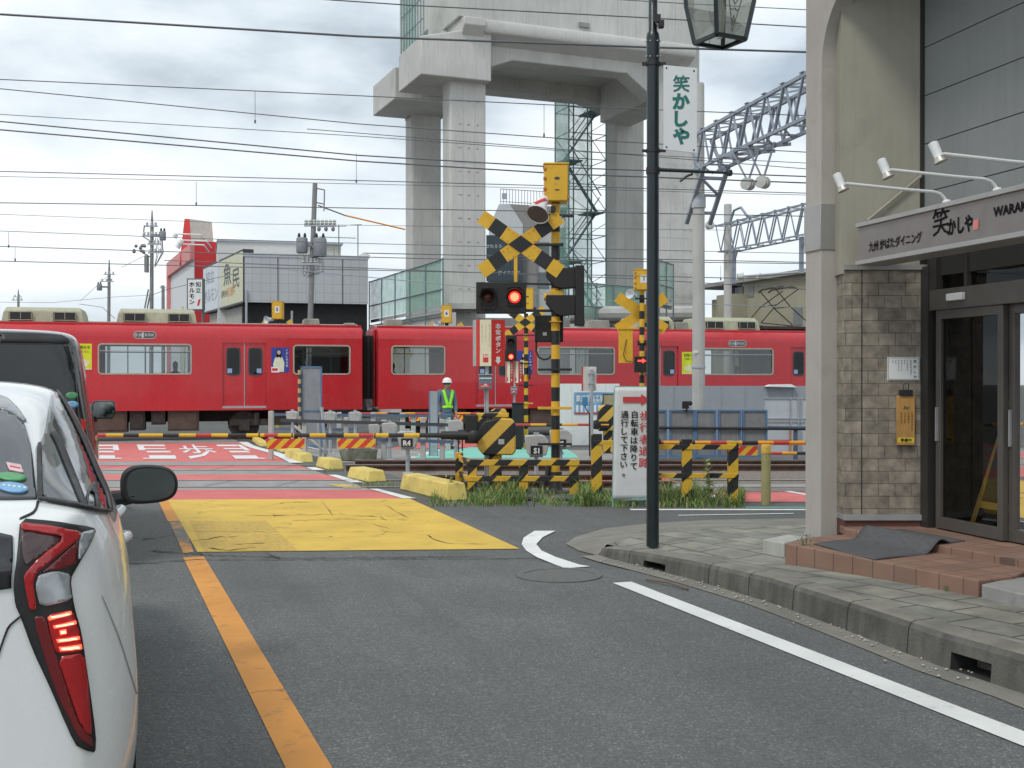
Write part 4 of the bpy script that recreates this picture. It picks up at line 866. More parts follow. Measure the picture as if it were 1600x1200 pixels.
# ---- emergency button posts
def button_post(px, Y, top, bot, base, x0, xr_, x1, lab, boxy, n=1):
    k = Y / F; o_ = GD(px, Y); t = thing('emergency_button_post', lab, 'emergency button', o_, 0, 'emergency button posts'); u = lambda p: (p - px) * k; v = lambda p: EYE + (HOR - p) * k - o_.z
    mb = MB(); mb.box(-.022, .022, -.02, .02, 0, v(bot) + .25); mb.box(-.036, -.024, -.03, .02, .1, v(boxy[1])); mb.box(-.03, .03, -.025, .025, .5, .52); mb.build('post', 'galv', t, bevel=.003)
    groups = [(x0, xr_, x1)] if n == 1 else [(x0, x0 + 7, x0 + 12), (x0 + 13, x0 + 20, x0 + 27)]
    for (a, r_, b) in groups:
        A, Rr, B = u(a), u(r_), u(b); z1, z0 = v(top), v(bot); H = z1 - z0; ya, yr = -.02, -.10
        mb = MB(); mb.prism([(A, ya + .02), (A, ya), (Rr, yr), (B, ya), (B, ya + .02)], z0, z1, 'z'); s_ = mb.build('sign_box', 'grey', t, smooth=0)
        fl = lambda e: (lambda x, z: (x, ya + (yr - ya) * (x - A) / (Rr - A) - e, z)); fr_ = lambda e: (lambda x, z: (x, yr + (ya - yr) * (x - Rr) / (B - Rr) - e, z))
        q = lambda f, xa, xb, za, zb: [f(xa, za), f(xb, za), f(xb, zb), f(xa, zb)]
        L_, W_ = Rr - A, B - Rr
        mb = MB(); mb.face(q(fl(.003), A + L_ * .38, Rr - .003, z0, z1)); mb.build('cream_panel', mat('cream', (.72, .67, .50), .6), s_, smooth=0)
        mb = MB(); mb.face(q(fr_(.003), Rr + .002, B, z0, z1)); mb.face(q(fl(.003), A + L_ * .18, A + L_ * .37, z0, z1)); mb.face(q(fl(.005), A + L_ * .55, Rr - .04 * n, z0 + H * .08, z0 + H * .25)); mb.build('red_panel', mat('sign_red', (.62, .035, .03), .5), s_, smooth=0)
        mb = MB(); cx = Rr + W_ * .5; h = H * .125; f_ = fr_(.006)
        mb.text('非常ボタン', cx, z1 - H * .085, h * .98, 0, vert=True, pitch=1.06, bold=.03, fn=f_, wscale=1.0 if n == 1 else .9)
        za = z0 + H * .20; w = W_ * .22; mb.add([f_(*p) for p in ((cx - w * .6, za), (cx + w * .6, za), (cx + w * .6, za - H * .08), (cx + w, za - H * .08), (cx, za - H * .16), (cx - w, za - H * .08), (cx - w * .6, za - H * .08))], [(0, 1, 2, 6), (6, 2, 3, 4, 5)])
        f2 = fl(.0065); mb.text('SOS', A + L_ * .72, z0 + H * .245, H * .065, 0, bold=.05, fn=f2, maxw=L_ * .3); mb.build('lettering', 'white', s_, smooth=0)
        if n == 1:
            mb = MB(); f3 = fl(.0055)
            for i, tx in enumerate(('踏切内で異常を見つけたら', 'このボタンを押して', '列車に知らせて下さい')): mb.text(tx, A + L_ * (.9 - .2 * i), z1 - H * .10, H * .034, 0, vert=True, pitch=1.25, fn=f3, bold=.0)
            mb.build('small_print', mat('print_grey', (.25, .24, .2), .6), s_, smooth=0)
    mb = MB(); bx = boxy; mb.box(u(bx[2]), u(bx[3]), -.13, -.03, v(bx[1]), v(bx[0])); b = mb.build('button_box', mat('button_blue', (.13, .21, .30), .5), t, bevel=.006)
    mb = MB(); w = u(bx[3]) - u(bx[2]); mb.box(u(bx[2]) + w * .1, u(bx[3]) - w * .12, -.134, -.131, v(bx[1]) + .02, v(bx[1]) + .075); mb.build('label', 'sign_red', b, smooth=0)
    mb = MB(); zz = v(bx[1]) + .05; cx = (u(bx[2]) + u(bx[3])) / 2; mb.prism([(cx - .03, zz), (cx + .03, zz), (cx, zz + .022)], -.137, -.135, 'y'); mb.text('非常ボタン', cx, zz - .002, .024, -.136, bold=.02, maxw=w * .7); mb.box(u(bx[2]) + .004, u(bx[3]) - .004, -.135, -.1305, v(bx[0]) - .05, v(bx[0]) - .035); mb.build('lettering', 'white', b, smooth=0)
    mb = MB(); mb.box(u(bx[2]) - .008, u(bx[3]) + .008, -.145, -.03, v(bx[0]), v(bx[0]) + .012); mb.build('lid', 'galv', b)
button_post(761, 15.0, 500, 572, 755, 739, 768, 789, 'near emergency button post with cream and red sign, beside the near barrier machine', (586, 608, 749, 769))
button_post(804, 28.5, 565, 598, 650, 790, 797, 817, 'small far emergency button post in front of the train, with two narrow signs', (605, 615, 798, 808), 2)

# ---- striped fences
def fence(posts, rails, Y, lab, w=.115, ret=None):
    px0 = posts[0][0]; o_ = GD(px0, Y); t = thing('striped_fence', lab, 'fence', o_, 0, 'black and yellow fences'); k = Y / F
    for (px, top) in posts:
        x = (px - px0) * k; mb = MB(); mb.box(x - w / 2, x + w / 2, -.05, .05, 0, EYE + (HOR - top) * k - o_.z); mb.build('post', 'diag', t, bevel=.004)
    for (xa, xb, ya, yb) in rails:
        mb = MB(); mb.box((xa - px0) * k, (xb - px0) * k, -.062, -.012, EYE + (HOR - yb) * k - o_.z, EYE + (HOR - ya) * k - o_.z); mb.build('rail', 'diag', t, bevel=.004)
    if ret:
        for r_ in ret:
            mb = MB(); a, b, z0, z1, box = r_
            if box: mb.box(a - .05, a + .05, b - .05, b + .05, 0, z1)
            else: mb.bar((-.05, -.02, (z0 + z1) / 2), (a, b, (z0 + z1) / 2 + .01), .04, z1 - z0)
            mb.build('post' if box else 'rail', 'diag', t, bevel=.004)
zt = lambda py, Y: EYE + (HOR - py) / F * Y
fence([(738, 718), (818, 727), (897, 727)], [(731, 905, 718, 727), (731, 905, 743.5, 751.5)], 14.6, 'low striped fence in the grass in front of the near signal mast',
      ret=[(-.20, .75, 0, .52, 1), (-.20, .75, zt(727, 14.6), zt(718, 14.6), 0), (-.20, .75, zt(752, 14.6), zt(744, 14.6), 0)])
fence([(932, 678)], [(926, 1000, 688, 694)], 14.1, 'tall striped post left of the white walkers sign', w=.13)
fence([(1073, 686), (1145, 689)], [(1024, 1153, 694.5, 702), (1024, 1153, 739, 746.5)], 13.7, 'striped fence in tall grass right of the lamp post')
o_ = GD(1197, 13.75); t = thing('bollard', 'old weathered olive yellow round post right of the striped fence', 'bollard', o_); h = zt(695, 13.75)
mb = MB(); mb.lathe([(.058, 0), (.055, h - .02), (.05, h)], n=14); mb.build('post', mat('olive_post', (.36, .33, .15), .8, var=.2, vs=3, dirt=.8, ds=4), t)
mb = MB(); mb.lathe([(.0595, h - .10), (.0595, h - .015), (.052, h + .003), (.001, h + .004)], n=14); mb.build('cap', 'yellow_old', t)

# ---- walkers sign on the ground
o_ = GD(985, 13.45); t = thing('walkers_sign', 'white standing sign with red arrow and red and black Japanese writing', 'sign', o_, -3); k = 13.45 / F
xs = lambda px: (px - 985) * k; zs = lambda py: EYE + (HOR - py) * k
LN = lambda z: .018 * (z - .3)                      # the board leans a little to the right
mb = MB(); z0, z1 = zs(780), zs(605); x0, x1 = xs(958), xs(1023)
def bent(u, v):
    z = z0 + (z1 - z0) * v; x = x0 + (x1 - x0) * u + LN(z); return (x, -.01 + .010 * math.sin(v * 9 + u * 3) * (1 - v) * u + .012 * max(0, .25 - v) * 4 * u, z)
mb.grid(bent, 10, 24); bd = mb.build('board', mat('sign_white', (.66, .67, .67), .5, var=.05, dirt=.15, ds=4), t); s_ = bd.modifiers.new('thick', 'SOLIDIFY'); s_.thickness = .004; s_.offset = 1
mb = MB()
for a, b in (((x0, 0), (x0, z1 - .0)), ((x1, 0), (x1, z1)), ((x0, z1), (x1, z1)), ((x0, z0), (x1, z0))): mb.bar((a[0] + LN(a[1]), .006, a[1]), (b[0] + LN(b[1]), .006, b[1]), .02, .025)
mb.bar((x0 + .1, .01, z1 - .2), (x0 + .1, .5, 0), .02); mb.bar((x1 - .1, .01, z1 - .2), (x1 - .1, .5, 0), .02); mb.build('frame', 'ltgreen', t)
ln = lambda x, z: (x + LN(z), -.026, z)
mb = MB(); za = zs(624.5); mb.add([ln(*p) for p in ((xs(971), za - .034), (xs(999), za - .034), (xs(999), za - .066), (xs(1013), za), (xs(999), za + .066), (xs(999), za + .034), (xs(971), za + .034))], [(0, 1, 5, 6), (1, 2, 3, 4, 5)]); mb.build('arrow', mat('sign_red2', (.55, .05, .055), .5), t, smooth=0)
mb = MB(); mb.text('歩行者通路', xs(1006.5), zs(641.5), .118, 0, vert=True, pitch=1.16, bold=.03, fn=ln, wscale=1.25); mb.build('red_lettering', 'sign_red2', t, smooth=0)
mb = MB(); mb.text('自転車は降りて', xs(989.5), zs(641.5), .094, 0, vert=True, pitch=1.06, bold=.02, fn=ln); mb.text('通行して下さい。', xs(974), zs(641.5), .094, 0, vert=True, pitch=1.03, bold=.02, fn=ln); mb.build('black_lettering', 'ink', t, smooth=0)

# ---- far signal mast (facing us) and the mast seen from behind
Y2 = 28.5; k2 = Y2 / F; o2 = GD(822, Y2); U2 = lambda p: (p - 822) * k2; V2 = lambda p: EYE + (HOR - p) * k2 - o2.z
t = thing('crossing_signal', 'far small crossing signal mast in front of the train, one red lamp lit', 'crossing signal', o2, 0, 'crossing signal masts')
mb = MB(); segs(mb, (0, 0, 0), (0, 0, V2(490)), banded(0, 0, V2(490), 10.6 * k2), .055, 10); mb.build('mast', ['yellow', 'black'], t)
cabinet(t, U2(814), U2(833), -.12, .12, V2(484), V2(452))
mb = MB(); buck(mb, U2(820.5), V2(504), 37 * k2, 11 * k2, -.12); mb.build('crossbuck', ['yellow', 'black'], t, smooth=0)
mb = MB(); mb.box(U2(790.5), U2(807.5), -.16, -.06, V2(564), V2(524)); lb = mb.build('lamp_housing', 'signal_black', t, bevel=.01); lamp(t, lb, (U2(798.5), -.163, V2(557.5)), .065, 1); lamp(t, lb, (U2(798.5), -.163, V2(535)), .065, 0)
mb = MB(); mb.bar((U2(806), -.07, V2(524)), (U2(838), -.07, V2(524)), .03)
for py in (602, 568): mb.bar((U2(810), -.07, V2(py)), (U2(833), -.07, V2(py)), .03)
mb.box(U2(826), U2(829), -.1, .1, V2(593), V2(573)); mb.build('crossbar', 'black', t)
mb = MB(); mb.bar((U2(812), -.07, V2(630)), (U2(833), -.07, V2(630)), .03); mb.build('crossbar', 'yellow', t)
o_ = GD(809, 28); t = thing('relay_cabinet', 'tall black equipment cabinet at the foot of the far signal mast', 'cabinet', o_); mb = MB(); mb.box(-.14, .14, -.12, .12, .05, zt(631, 28) - o_.z); mb.build('cabinet', 'signal_black', t, bevel=.01); mb = MB(); mb.box(-.16, .16, -.14, .14, zt(631, 28) - o_.z, zt(631, 28) - o_.z + .03); mb.box(-.1, .1, -.1, .1, 0, .05); mb.build('lid', 'black', t)
Y3 = 23.5; k3 = Y3 / F; o3 = GD(1003, Y3); U3 = lambda p: (p - 1003) * k3; V3 = lambda p: EYE + (HOR - p) * k3 - o3.z
t = thing('crossing_signal', 'crossing signal mast seen from behind, plain yellow boards and red arrow lamp', 'crossing signal', o3, 0, 'crossing signal masts')
mb = MB(); segs(mb, (0, 0, 0), (0, 0, V3(452)), banded(0, 0, V3(452), 12.5 * k3), .053, 12); mb.build('mast', ['yellow', 'black'], t)
cabinet(t, U3(991), U3(1017), -.14, .16, V3(454), V3(423), '1')
mb = MB(); buck(mb, U3(1003), V3(489), 46 * k3, 17 * k3, .08, 34, True); mb.build('crossbuck', ['yellow', 'black'], t, smooth=0)
mb = MB(); mb.box(U3(967), U3(989), .06, .075, V3(567), V3(513)); mb.build('back_plate', 'yellow', t, smooth=0)
mb = MB(); horn(mb, (U3(987), -.15, V3(461)), Vector((-.6, -.7, .1)), .75); mb.build('horn', 'horn_white', t)
mb = MB(); mb.bar((U3(966), .05, V3(513)), (U3(1035), .05, V3(513)), .03); mb.build('crossbar', 'yellow', t)
mb = MB(); mb.bar((U3(992), -.06, V3(467)), (U3(1012), -.06, V3(467)), .05, .03); mb.box(U3(996), U3(998), -.07, .07, V3(540), V3(532)); mb.box(U3(1007), U3(1010), -.07, .07, V3(540), V3(532)); mb.build('crossbar', 'black', t)
mb = MB(); mb.box(U3(990), U3(1012), -.18, -.05, V3(582), V3(557)); lb = mb.build('direction_lamp', 'signal_black', t, bevel=.008)
mb = MB(); zz = V3(564); mb.prism([(U3(995), zz - .018), (U3(1002), zz - .018), (U3(1002), zz - .05), (U3(1008), zz), (U3(1002), zz + .05), (U3(1002), zz + .018), (U3(995), zz + .018)], -.186, -.181, 'y'); mb.build('arrow', emit('arrow_red', (1, .05, .03), 2.2), lb, smooth=0)
mb = MB(); mb.tube([(U3(979), .04, V3(530)), (U3(976), .02, V3(545)), (U3(974), .02, V3(555)), (U3(979), .02, V3(564)), (U3(990), 0, V3(566))], .008, 6); mb.tube([(U3(1003), -.06, V3(582)), (U3(1001), -.08, V3(590)), (U3(1006), -.06, V3(597))], .01, 6); mb.build('cable', 'black_rubber', t)
# cabinets beyond the train
for (px, top, bot, num, lab) in ((434.5, 472, 499, '5', 'yellow signal cabinet numbered five above the train roof, before the grey hall'), (698, 478, 505, '6', 'yellow signal cabinet numbered six above the train roof, before the concrete ramp')):
    Y4 = 45; k4 = Y4 / F; o_ = GD(px, Y4); z = lambda p: EYE + (HOR - p) * k4 - o_.z
    t = thing('crossing_signal', lab, 'crossing signal', o_, 0, 'crossing signal masts'); cabinet(t, -8 * k4, 8 * k4, -.2, .2, z(bot), z(top), num)
    mb = MB(); segs(mb, (0, 0, 0), (0, 0, z(bot)), banded(0, 0, z(bot), .3), .075, 10); mb.build('mast', ['yellow', 'black'], t)
    mb = MB(); horn(mb, (-12 * k4, -.2, z(bot + 1)), Vector((-.7, -.7, -.1)), 1.2); mb.build('horn', 'horn_white', t)
    mb = MB(); buck(mb, 0, z(bot + 20), .78 if num == '6' else .70, .24, -.15); mb.build('crossbuck', ['yellow', 'black'], t, smooth=0)

# ---- obstacle detectors: grey hooded boxes on thin posts, some with a number plate
def detector(px, top, bot, Y, lab, num=None, w=None, flip=1):
    o_ = GD(px, Y); k = Y / F; t = thing('obstacle_detector', lab, 'detector box', o_, 0, 'grey hooded obstacle detectors beside the tracks'); z0, z1 = zt(bot, Y) - o_.z, zt(top, Y) - o_.z; H = z1 - z0; w = (w or (bot - top) * 1.15) * k
    f = flip; mb = MB(); mb.prism([(f * x * w, z0 + zz * H) for x, zz in ((-.5, .75), (-.42, .12), (-.3, 0), (.42, 0), (.5, .3), (.5, .72), (.36, .93), (.2, 1), (-.5, .95))], -.14, .14, 'y'); b = mb.build('hood', 'greybox', t, bevel=.015)
    mb = MB(); mb.box(-.12 * w, .12 * w, -.05, .05, z1 - .002, z1 + .03); mb.build('latch', 'steel', b)
    mb = MB(); mb.lathe([(.09, 0), (.09, .02), (.032, .03), (.032, z0)], n=10); mb.lathe([(.05, z0 * .55), (.05, z0 * .55 + .05)], n=10); mb.build('post', 'galv', t)
    mb = MB(); mb.box(-.1, .1, -.07, .07, z0 - .03, z0); mb.build('bracket', 'steel', t)
    if num:
        mb = MB(); mb.box(-.02 * f - .07, -.02 * f + .11, -.152, -.145, z0 + .02, z0 + .15); p = mb.build('number_plate', 'black', t, smooth=0)
        mb = MB(); mb.text(num, -.02 * f + .02, z0 + .135, .11, -.155, bold=.04); mb.build('lettering', 'white', p, smooth=0)
detector(457, 642, 657, 24, 'grey detector box left of the blue framed panel')
detector(516, 643, 659, 23.5, 'grey detector box just right of the blue framed panel')
detector(555, 643, 659, 23.5, 'grey detector box under the gap between the two train cars')
detector(586, 662, 678, 21.5, 'grey detector box above the right striped warning plate, left of a taller pair')
detector(609, 660, 680, 21.3, 'grey detector box among the concrete posts, right of the warning plate')
detector(637, 673, 699, 18.2, 'grey detector box with plate R4 standing beside the near track', 'R4')
detector(712, 656, 676, 20.5, 'grey detector box directly in front of the worker')
detector(838, 679, 711, 17.6, 'grey detector box with plate S1 left of the near signal mast', 'S1', 36)
detector(876, 671, 699, 20.5, 'grey detector box with plate S5 right of the near signal mast', 'S5', 34)

# ---- concrete posts with steel rails along the tracks
def guard(posts, rails, lab, Y, slope=0):
    px0 = posts[0][0]; yy = lambda px: Y + slope * (px - px0) / 100; o_ = GD(px0, Y); t = thing('guard_fence', lab, 'fence', o_, 0, 'concrete post guard fences by the tracks')
    for px, top, w in posts:
        y = yy(px); x = (px - CXP) / F * y - o_.x; z = zt(top, y) - o_.z; mb = MB(); mb.box(x - w * y / F / 2, x + w * y / F / 2, y - Y - .06, y - Y + .06, 0, z); mb.build('post', 'concrete_pole', t, bevel=.012)
    for (xa, ya, xb, yb, mt) in rails:
        ka, kb_ = yy(xa), yy(xb); mb = MB(); mb.bar(((xa - CXP) / F * ka - o_.x, ka - Y - .08, zt(ya, ka) - o_.z), ((xb - CXP) / F * kb_ - o_.x, kb_ - Y - .08, zt(yb, kb_) - o_.z), .04, .06); mb.build('rail', mt, t)
M['darkblue'] = mat('darkblue', (.10, .14, .22), .5, .2)
guard([(423.5, 642, 7), (476, 660, 7), (541, 652, 7), (600, 656, 8), (661, 652, 8), (691, 655, 8)], [(440, 656.5, 715, 664, 'darksteel'), (480, 683, 720, 690.5, 'darkblue')], 'concrete post fence with two steel rails in front of the worker', 21.5)
guard([(424, 643, 7), (530, 644, 7), (583, 644, 7), (629, 645, 8), (646, 648, 7), (672, 650, 6), (700, 652, 8)], [(427, 647.5, 700, 650, 'darkblue'), (427, 670, 560, 671, 'darkblue')], 'farther concrete post fence with blue rails close to the train', 27)
# steel H post beside the worker, leaning braces by the panel
o_ = GD(677, 23); t = thing('steel_post', 'tall grey and blue steel post just left of the worker', 'post', o_, 12); h = zt(611, 23) - o_.z
mb = MB(); mb.box(-.07, .07, -.075, -.06, 0, h); mb.box(-.008, .008, -.06, .06, 0, h - .02); mb.build('web', 'galv', t); mb = MB(); mb.box(-.082, -.07, -.075, .06, 0, h); mb.box(.07, .085, -.075, .06, 0, h - .05); mb.build('flange', 'blue', t)
o_ = GD(487, 25); t = thing('fence_panel', 'upright blue framed grey steel panel standing alone before the train', 'panel', o_, 4); k = 25 / F
x0, x1, z0, z1 = -17 * k, 16 * k, .12, zt(572.5, 25) - o_.z
mb = MB(); mb.box(x0, x1, 0, .02, z0, z1); mb.build('sheet', mat('panel_grey', (.27, .29, .31), .6, .2, var=.1, dirt=.3, ds=3), t, smooth=0)
mb = MB()
for a, b, c, d in ((x0, x0 + .035, 0, z1), (x1 - .035, x1, 0, z1), (x0, x1, z1 - .03, z1 + .002), (x0 + .035, x1 - .035, z0, z0 + .04), (x0 + .035, x1 - .035, z1 * .48, z1 * .48 + .03)): mb.box(a, b, -.02, .03, c, d)
mb.build('frame', 'blue', t); mb = MB(); mb.box(x1 - .05, x1 - .03, -.035, -.02, z1 * .48, z1 * .68); mb.tube([(x0 + .1, -.05, z0 + .02), (x0 + .75, -.3, 0)], .02, 8); mb.build('brace', 'steel', t)
mb = MB(); segs(mb, (x0 - .02, -.06, .3), (x0 - .02, -.06, z1 - .08), banded(0, .3, z1 - .08, .10), .035, 10); mb.build('striped_tube', [mat('pale_orange', (.55, .36, .16), .6), 'darksteel'], t)
o_ = GD(509, 22); t = thing('pipe_brace', 'leaning galvanised pipe with braces right of the blue panel', 'pipe', o_); mb = MB(); mb.tube([(0, 0, 0), (-.08, .02, zt(636, 22) - o_.z)], .03, 8); mb.build('upright', 'galv', t); mb = MB(); mb.tube([(0, 0, .12), (-.62, .1, .62)], .025, 8); mb.tube([(-.1, 0, .05), (-.15, .0, .75)], .025, 8); mb.lathe([(.05, .08), (.05, .16)], n=8); mb.build('brace', 'galv', t)
# information sign seen from the back, with blue box
o_ = GD(924, 21); k = 21 / F; z = lambda p: zt(p, 21) - o_.z; t = thing('sign_post', 'grey post with the back of a white sign and a small blue box', 'sign post', o_)
mb = MB(); mb.lathe([(.035, 0), (.035, z(577))], n=10); mb.box(-.06, .05, -.045, .02, z(585), z(583)); mb.box(-.06, .05, -.045, .02, z(600), z(598)); mb.build('post', 'galv', t)
mb = MB(); mb.box(-14 * k, 8 * k, .035, .045, z(611), z(573)); mb.build('sign_back', mat('sign_back', (.62, .60, .56), .6), t, smooth=0); mb = MB(); mb.box(-14 * k - .012, -14 * k + .012, .03, .05, z(611), z(573)); mb.build('red_edge', 'sign_red', t)
mb = MB(); mb.box(-14 * k, -6 * k, -.08, .05, z(634), z(620)); mb.build('blue_box', mat('box_blue', (.05, .22, .42), .5), t, bevel=.008); mb = MB(); mb.tube([(-10 * k, 0, z(634)), (-8 * k, 0, z(640)), (-3 * k, -.02, z(646)), (-3 * k, -.03, .1)], .012, 6); mb.build('cable', 'black_rubber', t)
# hoardings on the right
def hoard(px0, px1, top, Y, base, name, lab, mt, ribs=0, rz=0):
    o_ = GD(px0, Y); t = thing(name, lab, 'hoarding', o_, rz); k = Y / F; W_ = (px1 - px0) * k; H = zt(top, Y) - o_.z
    mb = MB(); mb.box(0, W_, 0, .03, .05, H); 
    mb.build('panel', mt, t, smooth=0)
    mb = MB(); n = int(W_ / ribs)
    for i in range(n + 1): mb.box(min(W_ - .02, i * ribs), min(W_, i * ribs + .02), -.012, -.001, .05, H - .001)
    mb.build('ribs', mt, t, smooth=0); return t, k, H, W_
t, k, H, W_ = hoard(866, 968, 599.5, 31, 665, 'hoarding', 'plain white hoarding with a blue picture poster beside the near signal mast', mat('hoard_white', (.74, .75, .75), .5, var=.04, dirt=.12, ds=2), .45)
x = lambda p: (p - 866) * k
z = lambda p: zt(p, 31) - t.location.z
mb = MB(); mb.box(x(897), x(961), -.02, -.013, z(647), z(613)); ps = mb.build('poster', mat('poster_blue', (.16, .33, .52), .5, var=.5, vs=2.5), t, smooth=0)
mb = MB(); mb.text('鉄道高架工事', x(922), z(617), .19, -.024, bold=.03, maxw=.75); mb.text('ご協力ください', x(925), z(623), .12, -.024, bold=.02, maxw=.6)
for q in (900, 907, 914, 921, 928, 935): mb.box(x(q), x(q) + .06, -.024, -.0205, z(644), z(633))
mb.build('lettering', 'white', ps, smooth=0)
mb = MB(); mb.box(x(897), x(961), -.026, -.021, z(647), z(645)); mb.build('poster_edge', 'sign_red', ps, smooth=0)
mb = MB(); mb.box(x(943), x(962), -.04, -.028, z(646), z(617)); mb.build('notice_board', mat('board_tan', (.36, .31, .18), .7, var=.2), t, smooth=0); mb = MB(); mb.ring(x(943), x(962), z(646), z(617), .03, -.045, -.028, .01); mb.build('board_frame', 'darksteel', t)
hoard(1015, 1290, 603, 30, 700, 'hoarding', 'long grey ribbed steel hoarding in front of the train on the right', mat('hoard_grey', (.31, .335, .37), .5, .15, var=.05, dirt=.15, ds=3), .62)
o_ = GD(1228, 29.7, 0); t = thing('ledge_cap', 'white ledge cap on top of the grey hoarding', 'cap', (GD(1196, 29.85).x, 29.85, zt(604, 29.85))); mb = MB(); mb.prism([(0, 0), (48 * 30 / F, -.02), (40 * 30 / F, .06), (9 * 30 / F, .05)], -.05, .3, 'y'); mb.build('cap', 'white', t, smooth=0)
# blue framed panel fence
Y5 = 21.4; k5 = Y5 / F; o_ = GD(1010, Y5); t = thing('panel_fence', 'row of grey sheet panels in blue frames behind the striped fence', 'fence', o_); z1 = zt(640.5, Y5) - o_.z; zm = zt(668, Y5) - o_.z; z0 = .05
xs5 = [(1004, 1042), (1046, 1086), (1086, 1119), (1122, 1158), (1160, 1199)]
for a, b in xs5:
    xa, xb = (a - 1010) * k5, (b - 1010) * k5; mb = MB(); mb.box(xa, xb, 0, .015, z0, z1); p = mb.build('panel', mat('panel_dull', (.235, .235, .24), .75, var=.12, dirt=.35, ds=2.5, streak=.3), t, smooth=0)
    mb = MB(); e = .035
    for q in ((xa, xa + e, z0, z1), (xb - e, xb, z0, z1), (xa + e, xb - e, z1 - .03, z1 + .002), (xa + e, xb - e, z0, z0 + .05)): mb.box(q[0], q[1], -.025, .04, q[2], q[3])
    mb.build('frame', 'blue', p)
mb = MB(); mb.tube([((1004 - 1010) * k5, -.05, zm), ((1300 - 1010) * k5, -.05, zm - .03)], .025, 8); mb.build('rail', 'black', t)
mb = MB(); mb.box((1240 - 1010) * k5, (1246 - 1010) * k5, -.03, .03, 0, zm); mb.tube([((1200 - 1010) * k5, -.03, .62), ((1300 - 1010) * k5, -.03, .6)], .025, 8); mb.build('rail', 'darkblue', t)
Y5 = 21.4
t2 = thing('floodlight', 'small black floodlight on the blue framed panels', 'lamp', (GD(1072, Y5).x, Y5 - .04, zt(641, Y5))); mb = MB(); mb.box(-.08, .04, -.06, .04, .03, .17); mb.build('housing', 'black', t2, bevel=.01); mb = MB(); mb.lathe([(.03, 0), (.045, .01), (.045, .03), (.03, .035)], (.06, -.03, .13), 12, 0, (0, -1, 0)); mb.tube([(0, 0, -.03), (.01, 0, .05)], .015, 8); mb.build('bracket', 'black', t2)
Y6 = 25; k6 = Y6 / F; o_ = GD(1190, Y6); t = thing('gate_panel', 'white sheet gate panels in a grey tube frame behind the blue panels', 'gate', o_); z = lambda p: zt(p, Y6) - o_.z; x = lambda p: (p - 1190) * k6
mb = MB(); mb.box(x(1193), x(1300), 0, .015, z(722), z(623)); mb.build('sheet', mat('gate_white', (.58, .61, .64), .5, var=.06), t, smooth=0)
mb = MB()
for p in (1191, 1234, 1246, 1251, 1290): mb.box(x(p), x(p) + .03, -.03, .02, z(725), z(622))
for p in (623, 655, 660): mb.box(x(1191), x(1300), -.028, .018, z(p), z(p) + .025)
mb.build('frame', 'galv', t); mb = MB(); mb.box(x(1195), x(1236), -.04, -.03, z(667), z(665)); mb.box(x(1233), x(1236), -.04, -.03, z(721), z(665)); mb.box(x(1195), x(1236), -.04, -.03, z(689), z(687)); mb.build('orange_frame', mat('orange_bar', (.55, .22, .10), .6), t)
# planter tub and loose stones by the second track
o_ = GD(560, 21.3); t = thing('concrete_tub', 'low mossy concrete tub on the ground behind the right warning plate', 'tub', o_); mb = MB(); mb.lathe([(.26, 0), (.32, .02), (.36, .2), (.30, .2), (.26, .06)], n=18); mb.build('tub', mat('mossy', (.20, .20, .15), .95, var=.4, vs=6, bump=.8, bs=25), t)
# ================================================================ THE RED TRAIN
M['train_red'] = mat('train_red', (.51, .017, .025), .26, var=.08, vs=.6, coat=.4, dirt=.14, ds=1.6, streak=.30, bump=.10, bs=1.2); M['roof_grey'] = mat('roof_grey', (.30, .29, .25), .8, var=.2, vs=2, dirt=.4, ds=3)
M['ac_beige'] = mat('ac_beige', (.43, .43, .31), .7, var=.12, vs=2, dirt=.35, ds=4, streak=.3); M['train_glass'] = glass('train_glass', (.74, .78, .78), .05, 2.2); M['frame_beige'] = mat('frame_beige', (.42, .38, .31), .45, .2)
M['under'] = mat('under', (.045, .037, .033), .9, var=.3, vs=5, dirt=.4, ds=5); M['under_brown'] = mat('under_brown', (.10, .065, .05), .85, var=.25, vs=4, dirt=.4, ds=5); M['cabin'] = mat('cabin', (.60, .60, .55), .8)
FT = Frame((-4.53, 36.73, -.40), RZ_T)
tp = lambda px, py: FT.px(px, py)
def trect(x0, y0, x1, y1):
    xm = (x0 + x1) / 2; return tp(x0, y0)[0], tp(x1, y1)[0], tp(xm, y1)[1], tp(xm, y0)[1]
ZB, ZS, ZT = .93, 3.18, 3.66
def shoulder(n=8):                                  # roof curve from the side wall to the roof's crown
    out = []
    for i in range(n + 1):
        a = R(90 * i / n); out.append((.42 * (1 - math.cos(a)), ZS + .40 * math.sin(a)))
    return out + [(1.35, ZT + .03)] + [(2.7 - y, z) for y, z in reversed(out)][:]
